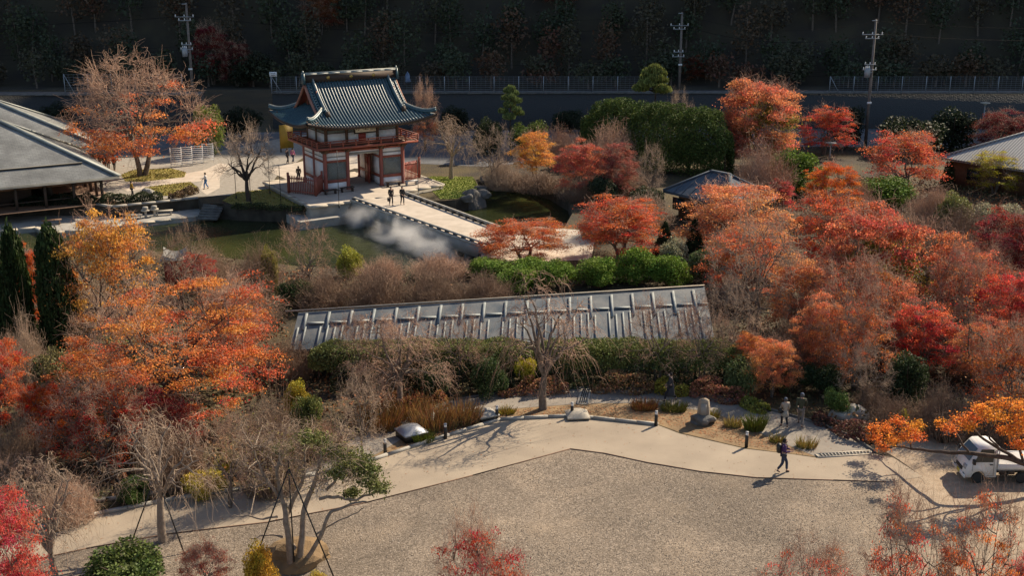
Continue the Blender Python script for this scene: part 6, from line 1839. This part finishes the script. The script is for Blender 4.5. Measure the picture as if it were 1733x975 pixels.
# the low orange bough reaching in from the right over the truck, and the dark limb above it
def bough():
    rng = np.random.default_rng(404)
    o = thing('maple_tree', 'maple outside the right edge reaching a long low orange bough across the truck', 'tree', Vector((25.5, 45.0, 0)))
    g = Vector((25.5, 45.0, 0)); Y0 = 48.1
    def W(px_, py_, dy=0): return aty(px_, py_, Y0 + dy + max(0, (1630 - px_) / 150) * 4.2) - g
    mb = MB(); tips = []
    lines = [([(1815, 850), (1790, 815), (1733, 783), (1695, 773), (1640, 768), (1590, 765), (1545, 760), (1520, 757)], .17, .035), ([(1640, 768), (1625, 745), (1612, 728), (1600, 715)], .06, .02), ([(1735, 783), (1700, 765), (1660, 740), (1640, 715), (1625, 695)], .09, .025),
             ([(1690, 758), (1672, 740), (1690, 715), (1700, 690)], .05, .02), ([(1545, 760), (1535, 745), (1532, 715), (1530, 700)], .045, .015), ([(1534, 738), (1515, 728), (1495, 722), (1482, 728)], .03, .012), ([(1733, 783), (1720, 740), (1705, 700), (1690, 672)], .07, .02),
             ([(1520, 757), (1500, 758), (1478, 752)], .03, .012), ([(1720, 750), (1740, 735), (1760, 715)], .05, .02)]
    for pts, r0, r1 in lines:
        P = np.array([W(a, b) for a, b in pts]); s = np.linspace(0, len(P) - 1, len(P) * 4)
        P2 = np.stack([np.interp(s, np.arange(len(P)), P[:, k]) for k in range(3)], 1); P2[1:-1] += rng.normal(size=(len(P2) - 2, 3)) * .035
        P2[1:-1] = (P2[:-2] + P2[1:-1] * 2 + P2[2:]) / 4
        mb.tubes(P2, np.linspace(r0, r1, len(P2)), 7); tips += list(P2[len(P2) // 2:])
    mb.build('trunk', M['bark_dark'], o, smooth=True); tips = np.array(tips)
    k = MB(); tw = []
    spots = [(1482, 740, .42), (1500, 725, .45), (1520, 712, .4), (1540, 725, .45), (1552, 738, .4), (1495, 757, .35), (1530, 740, .35), (1512, 745, .4), (1478, 725, .3), (1555, 718, .3), (1605, 725, .4), (1625, 712, .5), (1650, 705, .5), (1672, 700, .55), (1640, 722, .35), (1690, 706, .5), (1710, 730, .5), (1725, 710, .5), (1702, 728, .35),
             (1722, 752, .4), (1715, 685, .5), (1740, 690, .5), (1690, 684, .4), (1660, 690, .4), (1740, 725, .5), (1592, 716, .3), (1760, 745, .5), (1748, 760, .4)]
    for a, b, r in spots:
        c = np.array(W(a, b, rng.uniform(-.9, .1))); n = int(900 * r); q = rng.normal(size=(n, 3)) * np.array([r * .5, r * .5, r * .28])
        leaves(k, c + q, .085, rng, .3, 0, np.clip(rng.random() * .6 + rng.random(n) * .4, 0, 1)); d = np.linalg.norm(tips - c, axis=1)
        for j in range(4): tw.append(bez(tips[int(np.argmin(d))], c + rng.normal(size=3) * .15, c + rng.normal(size=3) * r * .6, 4))
    cr2 = k.build('crown', M['leaf'], o, tint=True); cr2.color = (.72, .26, .05, 1)
    k = MB(); k.tubes(np.array(tw), np.repeat(np.linspace(.016, .006, 4)[None], len(tw), 0), 3); k.build('twigs', M['bark_dark'], o)
bough()
def limb():
    rng = np.random.default_rng(505)
    g = Vector((30, 58, 0)); Y0 = 57.0
    o = thing('bare_tree', 'dark drooping limb of a tree beyond the right edge, before the dull orange tree', 'tree', g)
    mb = MB(); tips = []
    for pts, r0, r1 in [([(1830, 760), (1790, 690), (1733, 642), (1700, 622), (1680, 612), (1650, 607), (1638, 612)], .16, .05), ([(1733, 640), (1700, 608), (1672, 580), (1650, 565), (1640, 555)], .09, .03), ([(1640, 612), (1638, 585), (1640, 545), (1636, 510)], .04, .015), ([(1790, 690), (1760, 600), (1745, 560)], .08, .03), ([(1672, 580), (1655, 590), (1640, 596)], .03, .012)]:
        P = np.array([aty(a, b, Y0) - g for a, b in pts]); s = np.linspace(0, len(P) - 1, len(P) * 4)
        P2 = np.stack([np.interp(s, np.arange(len(P)), P[:, k]) for k in range(3)], 1); P2[1:-1] += rng.normal(size=(len(P2) - 2, 3)) * .05
        mb.tubes(P2, np.linspace(r0, r1, len(P2)), 7); tips += list(P2[len(P2) // 2:])
    mb.build('trunk', M['bark_dark'], o, smooth=True); tips = np.array(tips)
    C = tips[rng.integers(0, len(tips), 40)] + rng.normal(size=(40, 3)) * .2
    k = MB(); twig_spray(k, rng, C, rng.normal(size=(40, 3)) * .5, 7, .9, .009, .1, .2, 4, 2); k.build('twigs', M['twig_dark'], o, tint=True)
    k = MB(); leaves(k, C[rng.integers(0, 40, 700)] + rng.normal(size=(700, 3)) * .45, .09, rng); c = k.build('crown', M['leaf'], o, tint=True); c.color = (.48, .12, .04, 1)
limb()

# hedges
def hedge_between(p, q, by, wid, hgt, col, label, seed, n=15000, ls=.2, m='needle', base=0., lump=.25, name='hedge', z=0.0):
    a, b = at(p, by[0], 0), at(q, by[1], 0); c = (a + b) / 2; d = b - a
    c.z = z
    return plant(name, p_hedge(seed, n, d.length, wid, hgt, ls, m, base, lump), label, 'hedge', c, 1, 1, col, math.atan2(d.y, d.x))
hedge_between(990, 1232, (266, 300), 5.5, 6.6, (.075, .11, .025), 'big dark conifer hedge with a sunlit top rising behind the pond', 1, 70000, .19, lump=.10)
hedge_between(525, 905, (646, 640), 2.7, 2.2, (.16, .18, .055), 'left half of the trellised evergreen hedge in front of the corridor roof', 2, 30000, .11, base=1.0, lump=.07)
hedge_between(905, 1265, (640, 645), 2.7, 2.2, (.15, .175, .05), 'right half of the trellised evergreen hedge in front of the corridor roof', 3, 30000, .11, base=1.0, lump=.07)
hedge_between(560, 900, (662, 653), 1.2, 1.2, (.05, .06, .025), 'low mixed planting under the left half of the trellised hedge', 13, 3600, .16, 'green', 0, .5)
hedge_between(905, 1262, (653, 658), 1.2, 1.1, (.045, .06, .022), 'low mixed planting under the right half of the trellised hedge', 14, 3600, .16, 'green', 0, .5)
hedge_between(-90, 168, (352, 345), 1.6, .9, (.02, .028, .012), 'dark clipped hedge along the terrace of the nearer hall', 4, 6000, .2)
hedge_between(168, 276, (345, 339), 1.3, .8, (.06, .07, .03), 'grey green clipped hedge on the garden wall above the quay benches', 5, 5000, .14, 'green', 0, .3)
hedge_between(288, 334, (338, 326), 1.0, .7, (.17, .11, .06), 'low brownish hedge at the curved end of the hedge ringed lawn', 6, 2500, .14, 'green', 0, .3)
hedge_between(842, 962, (669, 664), 1.0, .62, (.34, .17, .09), 'low red leaved border behind the bare weeping cherry', 7, 2800, .12, 'border', 0, .9)
hedge_between(1000, 1108, (662, 664), 1.1, .75, (.33, .19, .09), 'low red leaved border behind the drain grating', 8, 2800, .12, 'border', 0, .9)
hedge_between(1168, 1258, (669, 683), 1.1, .75, (.33, .15, .085), 'low red leaved border right of the long coated walker', 9, 2800, .12, 'border', 0, .9)
hedge_between(1108, 1165, (665, 668), 1.0, .7, (.36, .30, .05), 'low yellow green border behind the long coated walker', 10, 2500, .12, 'green', 0, .5)
hedge_between(1256, 1300, (686, 700), 1.0, .6, (.26, .26, .05), 'low yellow green border beside the two walkers', 11, 2000, .13, 'green', 0, .5)
hedge_between(1380, 1475, (712, 752), 1.1, .6, (.16, .075, .055), 'low dusky red border along the walkers path near the pale boulder', 12, 2200, .13, 'border', 0, .9)
hedge_between(595, 760, (712, 683), 1.3, .7, (.30, .14, .06), 'low rust coloured border behind the dry reeds', 15, 3000, .13, 'border', 0, .8)
hedge_between(392, 520, (350, 354), .8, .45, (.07, .08, .03), 'low sedge along the pond edge of the cherry lawn', 16, 3000, .13, 'green', 0, .6, z=-.15)
def tuft(px_, py_, w_, h_, col, label, n=260, seed=0, name='grass_clump'):
    rng = np.random.default_rng(seed + 900)
    mb = MB(); az = rng.uniform(0, 2 * PI, n); r = np.sqrt(rng.random(n)) * w_ / 2
    b = np.stack([np.cos(az) * r, np.sin(az) * r * .7, np.zeros(n)], 1); l = h_ * rng.uniform(.25, 1.15, n)
    tip = b + np.stack([np.cos(az) * l * .35, np.sin(az) * l * .35, l], 1) + rng.normal(size=(n, 3)) * .08
    mid = b * .5 + tip * .5 + np.array([0, 0, .1 * h_])
    P = np.stack([b, mid, tip], 1); mb.tubes(P, np.repeat(np.array([[.014, .012, .004]]), n, 0), 3, 0, rng.random(n))
    o = mb.build(name, M['leaf'], tint=True, loc=at(px_, py_, 0)); o.color = (*col, 1)
    return tag(o, label, 'plant')
RY = (.50, .33, .15)
tuft(690, 705, 2.4, .95, RY, 'tall dry tan reeds behind the silver domed skylight', 520, 1)
tuft(735, 722, 2.4, .95, (.48, .31, .14), 'tall dry tan reeds between the silver and stone domes', 560, 2)
tuft(778, 714, 2.2, .9, RY, 'tall dry tan reeds touching the stone domed skylight', 900, 3)
tuft(640, 725, 2.2, 1.1, (.42, .26, .11), 'dry tan reeds left of the silver domed skylight', 700, 4)
tuft(716, 748, 1.0, .5, (.25, .28, .05), 'green and yellow blades at the foot of the silver domed skylight', 300, 5)
tuft(1276, 728, .95, .75, (.22, .24, .05), 'arching green grass clump beside the lower path', 420, 6)
tuft(1365, 757, 1.0, .4, (.45, .36, .12), 'dry yellow grass at the tip of the island bed', 260, 7)
tuft(1090, 692, 1.3, .45, (.42, .22, .08), 'rusty dry grass on the island bed near the long coated walker', 420, 8)
tuft(1140, 695, 1.3, .4, (.22, .22, .06), 'greenish low grass between the rusty grass and the stone monument', 420, 9)
tuft(1240, 722, .9, .4, (.45, .36, .14), 'pale dry grass between the monument and the green grass clump', 260, 10)
tuft(857, 700, .9, .3, (.45, .36, .08), 'yellow grass beside the stone domed skylight', 240, 11)
tuft(1205, 708, .6, .4, (.40, .34, .1), 'small pale plant touching the stone monument', 160, 12)
tuft(1316, 748, .8, .3, (.34, .28, .08), 'thin dry grass right of the lone bollard', 200, 13)
tuft(390, 800, 1.2, .6, (.3, .26, .05), 'yellowish grass by the small stones at the kerb', 300, 14)

# single trees that can be told apart on the dark hillside
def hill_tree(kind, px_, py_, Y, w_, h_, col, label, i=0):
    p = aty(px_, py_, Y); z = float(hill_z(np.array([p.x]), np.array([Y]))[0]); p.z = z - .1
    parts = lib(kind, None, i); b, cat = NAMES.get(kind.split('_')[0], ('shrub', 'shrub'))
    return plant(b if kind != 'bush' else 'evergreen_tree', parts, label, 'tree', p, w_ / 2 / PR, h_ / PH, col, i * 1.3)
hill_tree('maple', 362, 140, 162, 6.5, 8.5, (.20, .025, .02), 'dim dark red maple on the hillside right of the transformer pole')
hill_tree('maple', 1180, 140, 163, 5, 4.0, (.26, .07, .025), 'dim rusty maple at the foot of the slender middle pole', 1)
hill_tree('bush', 1097, 60, 174, 8, 7.5, (.14, .18, .05), 'pine high on the hillside above the cloud pine, sunlight put into its light green')  # paler leaf colour stands in for sun that the ridge shadow keeps off
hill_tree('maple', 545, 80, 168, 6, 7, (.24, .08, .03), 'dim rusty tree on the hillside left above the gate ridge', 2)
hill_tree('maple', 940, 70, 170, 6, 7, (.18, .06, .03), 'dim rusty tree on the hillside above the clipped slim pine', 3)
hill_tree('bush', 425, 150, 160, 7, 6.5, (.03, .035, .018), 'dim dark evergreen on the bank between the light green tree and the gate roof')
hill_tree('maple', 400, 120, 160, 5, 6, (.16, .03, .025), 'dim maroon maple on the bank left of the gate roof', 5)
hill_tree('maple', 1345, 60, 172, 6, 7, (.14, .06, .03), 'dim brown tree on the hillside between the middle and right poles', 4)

# the rest of the forest on the hill: one mass
def forest():
    rng = np.random.default_rng(606)
    pts = []
    y = 159.0
    while y < 215:
        for x in np.arange(-115 - (y - 159) * .5, 118 + (y - 159) * .5, 4.3 + (y - 159) * .05):
            pts.append((x + rng.normal() * 1.3, y + rng.normal() * .9))
        y += 4.2
    k = MB(); P, S, Tn = [], [], []
    pal = rng.random(len(pts))
    for (x, y), c in zip(pts, pal):
        z = float(hill_z(np.array([x]), np.array([y]))[0]); h = rng.uniform(5, 9.5) * (.55 if y < 161.5 else 1); r = rng.uniform(1.7, 3.0)
        k.tubes([[(x, y, z - .3), (x + rng.normal() * .3, y, z + h * .8)]], [[.16, .06]], 4, 1)
        n = 560 if y < 185 else 240
        q = rng.normal(size=(n, 3)); q /= np.linalg.norm(q, axis=1, keepdims=True); q *= (rng.random(n) ** .4)[:, None]
        lum = 1 + .3 * np.sin(q[:, 0] * 4 + c * 9) * np.sin(q[:, 1] * 5)
        P.append(np.array([x, y, z + h * .62]) + q * lum[:, None] * np.array([r, r, h * .42])); S.append(np.full(n, .42 if y < 185 else .7)); Tn.append(np.clip(c * .85 + rng.random(n) * .15, 0, 1))
    leaves(k, np.concatenate(P), np.concatenate(S), rng, .25, 0, np.concatenate(Tn))
    m = tint_mat('forest_leaf', [(0, (.028, .044, .020)), (.45, (.042, .052, .022)), (.7, (.062, .05, .027)), (.88, (.095, .053, .026)), (1, (.115, .034, .022))], .8)
    tag(k.build('hillside_forest', [m, M['bark']], tint=True), kind='stuff')
forest()
# low undergrowth between the garden trees and fallen leaves
def scatter():
    rng = np.random.default_rng(707)
    gard = XY((-120, 442), (250, 436), (500, 462), (800, 470), (960, 450), (1240, 440), (1230, 330), (1450, 300), (1850, 330), (1850, 715), (1560, 735), (1480, 752), (1390, 714), (1262, 680), (1150, 661), (985, 655), (850, 662), (690, 693), (540, 770), (450, 818), (300, 840), (65, 890), (-160, 930))
    g = np.array(gard); lo, hi = g.min(0), g.max(0)
    P = rng.uniform(lo, hi, (150000, 2)); P = P[inside(P, gard)]
    b1 = inside(P, XY((480, 595), (1215, 580), (1200, 480), (500, 520))); P = P[~b1]
    n = len(P); h = .9 * (.5 + .5 * np.sin(P[:, 0] * .8) * np.sin(P[:, 1] * .6 + P[:, 0] * .3)) * rng.random(n) + .02
    tint = np.clip(.5 + .35 * np.sin(P[:, 0] * .35 + 1) * np.sin(P[:, 1] * .4) + rng.normal(size=n) * .16, 0, 1)
    k = MB(); leaves(k, np.column_stack([P, h]), .2, rng, .3, 0, tint)
    m = tint_mat('undergrowth_leaf', [(0, (.045, .055, .018)), (.3, (.10, .095, .035)), (.55, (.16, .09, .04)), (.8, (.28, .12, .04)), (1, (.40, .13, .04))], .85)
    tag(k.build('undergrowth', m, tint=True), kind='stuff')
    bed = XY((640, 775), (730, 742), (846, 708), (968, 703), (1114, 717), (1262, 756), (1375, 772), (1340, 760), (1262, 724), (1130, 690), (985, 686), (845, 696), (690, 740))
    g = np.array(bed); P = rng.uniform(g.min(0), g.max(0), (14000, 2)); P = P[inside(P, bed)]
    k = MB(); leaves(k, np.column_stack([P, np.full(len(P), .03)]), .075, rng, .85, 0, rng.random(len(P)) * .5 + .5)
    for pl, nn in ((XY(*lp_up, *lp_lo), 500), (path_poly, 600)):
        g = np.array(pl); P = rng.uniform(g.min(0), g.max(0), (nn * 4, 2)); P = P[inside(P, pl)]
        leaves(k, np.column_stack([P, np.full(len(P), .035)]), .06, rng, .9, 0, rng.random(len(P)) * .6 + .4)
    tag(k.build('fallen_leaves', m, tint=True), kind='stuff')
    # grass blades on the small lawns
    k = MB()
    for pl, nn, t0 in ((XY((376, 340), (400, 326), (455, 320), (500, 345), (522, 353), (470, 351), (400, 349)), 6000, .55), (XY((244, 318), (270, 314), (322, 308), (336, 318), (325, 328), (280, 332), (256, 328)), 5000, .5), (XY((205, 296), (225, 288), (290, 285), (315, 292), (312, 300), (240, 308), (212, 307)), 4000, .5),
                       (XY((712, 305), (730, 299), (800, 300), (808, 313), (806, 329), (770, 337), (745, 337)), 9000, 0.0)):
        g = np.array(pl); P = rng.uniform(g.min(0), g.max(0), (nn, 2)); P = P[inside(P, pl)]
        leaves(k, np.column_stack([P, rng.uniform(.03, .08, len(P))]), .12, rng, .3, 0, t0 + rng.random(len(P)) * .45)
    m2 = tint_mat('lawn_blade', [(0, (.20, .27, .03)), (.4, (.30, .33, .06)), (.7, (.30, .25, .06)), (1, (.34, .22, .08))], .9)
    tag(k.build('grass', m2, tint=True), kind='stuff')
    # loose stones on the gravel yard
    area = XY((260, 915), (454, 888), (620, 856), (800, 810), (965, 765), (1100, 788), (1283, 813), (1410, 817), (1500, 822), (1600, 990), (150, 990))
    g = np.array(area); P = rng.uniform(g.min(0), g.max(0), (110000, 2)); P = P[inside(P, area)]
    den = .55 + .3 * np.sin(P[:, 0] * .35 + 1.5 * np.sin(P[:, 1] * .3)) * np.sin(P[:, 1] * .5 + P[:, 0] * .12) + .25 * np.sin(P[:, 0] * 1.1 + P[:, 1] * .9)
    P = P[rng.random(len(P)) < np.clip(den, .12, 1)]
    n = len(P); s = rng.uniform(.016, .038, n); a = rng.uniform(0, 6.28, n)
    V = np.zeros((n, 5, 3))
    for j in range(4):
        aa = a + j * PI / 2 + rng.normal(size=n) * .25; V[:, j, 0] = P[:, 0] + np.cos(aa) * s; V[:, j, 1] = P[:, 1] + np.sin(aa) * s * .8; V[:, j, 2] = .012
    V[:, 4, :2] = P + rng.normal(size=(n, 2)) * .01; V[:, 4, 2] = .014 + s * rng.uniform(.5, .95, n)
    i0 = np.arange(n) * 5; F3 = np.concatenate([np.stack([i0 + j, i0 + (j + 1) % 4, i0 + 4], 1) for j in range(4)])
    tt = rng.random(n)
    k = MB().add(V.reshape(-1, 3), F3, 0, np.tile(tt, 4))
    m3 = tint_mat('loose_stone', [(0, (.12, .095, .07)), (.5, (.20, .16, .12)), (.85, (.28, .23, .18)), (1, (.40, .345, .285))], .9)
    tag(k.build('gravel', m3, tint=True), kind='stuff')
scatter()

# ------------------------------------------------------------------ mist rising from the pond beside the bridge
def mist():
    m = bpy.data.materials.new('pond_mist'); m.use_nodes = True; t = m.node_tree; t.nodes.clear()
    out = N(t, 'ShaderNodeOutputMaterial'); pv = N(t, 'ShaderNodeVolumePrincipled'); pv.inputs['Color'].default_value = (.99, .99, .99, 1); pv.inputs['Anisotropy'].default_value = .62
    tc = N(t, 'ShaderNodeTexCoord'); nz = N(t, 'ShaderNodeTexNoise'); nz.inputs['Scale'].default_value = .42; nz.inputs['Detail'].default_value = 5; nz.inputs['Distortion'].default_value = .7
    L(t, tc.outputs['Object'], nz.inputs['Vector'])
    mr = N(t, 'ShaderNodeMapRange'); mr.inputs[1].default_value = .44; mr.inputs[2].default_value = .74; mr.inputs[4].default_value = 1.0; L(t, nz.outputs[0], mr.inputs[0])
    # soft towards the sides and the top of the drifting bank (generated coordinates of the volume)
    mp = N(t, 'ShaderNodeMapping'); mp.inputs['Location'].default_value = (-.5, -.5, -.05); 
    mp.vector_type = 'POINT'; L(t, tc.outputs['Generated'], mp.inputs['Vector'])
    sc_ = N(t, 'ShaderNodeVectorMath', operation='MULTIPLY'); sc_.inputs[1].default_value = (2.0, 2.0, 1.05); L(t, mp.outputs[0], sc_.inputs[0])
    ln = N(t, 'ShaderNodeVectorMath', operation='LENGTH'); L(t, sc_.outputs[0], ln.inputs[0])
    fo = N(t, 'ShaderNodeMapRange'); fo.inputs[1].default_value = 1.0; fo.inputs[2].default_value = .35; L(t, ln.outputs['Value'], fo.inputs[0])
    mu = N(t, 'ShaderNodeMath', operation='MULTIPLY'); L(t, mr.outputs[0], mu.inputs[0]); L(t, fo.outputs[0], mu.inputs[1])
    m2 = N(t, 'ShaderNodeMath', operation='MULTIPLY'); m2.inputs[1].default_value = 6.5; L(t, mu.outputs[0], m2.inputs[0]); L(t, m2.outputs[0], pv.inputs['Density']); L(t, pv.outputs[0], out.inputs['Volume'])
    a, b = at(575, 362, WATER_Z), at(795, 455, WATER_Z); c = (a + b) / 2; d = b - a
    o = MB().box((0, 0, 1.15), (d.length + 3, 5.0, 2.2)).build('pond_mist', m, None, loc=c)
    o.rotation_euler = (0, 0, math.atan2(d.y, d.x)); o['kind'] = 'stuff'
    o.location.z = WATER_Z
mist()
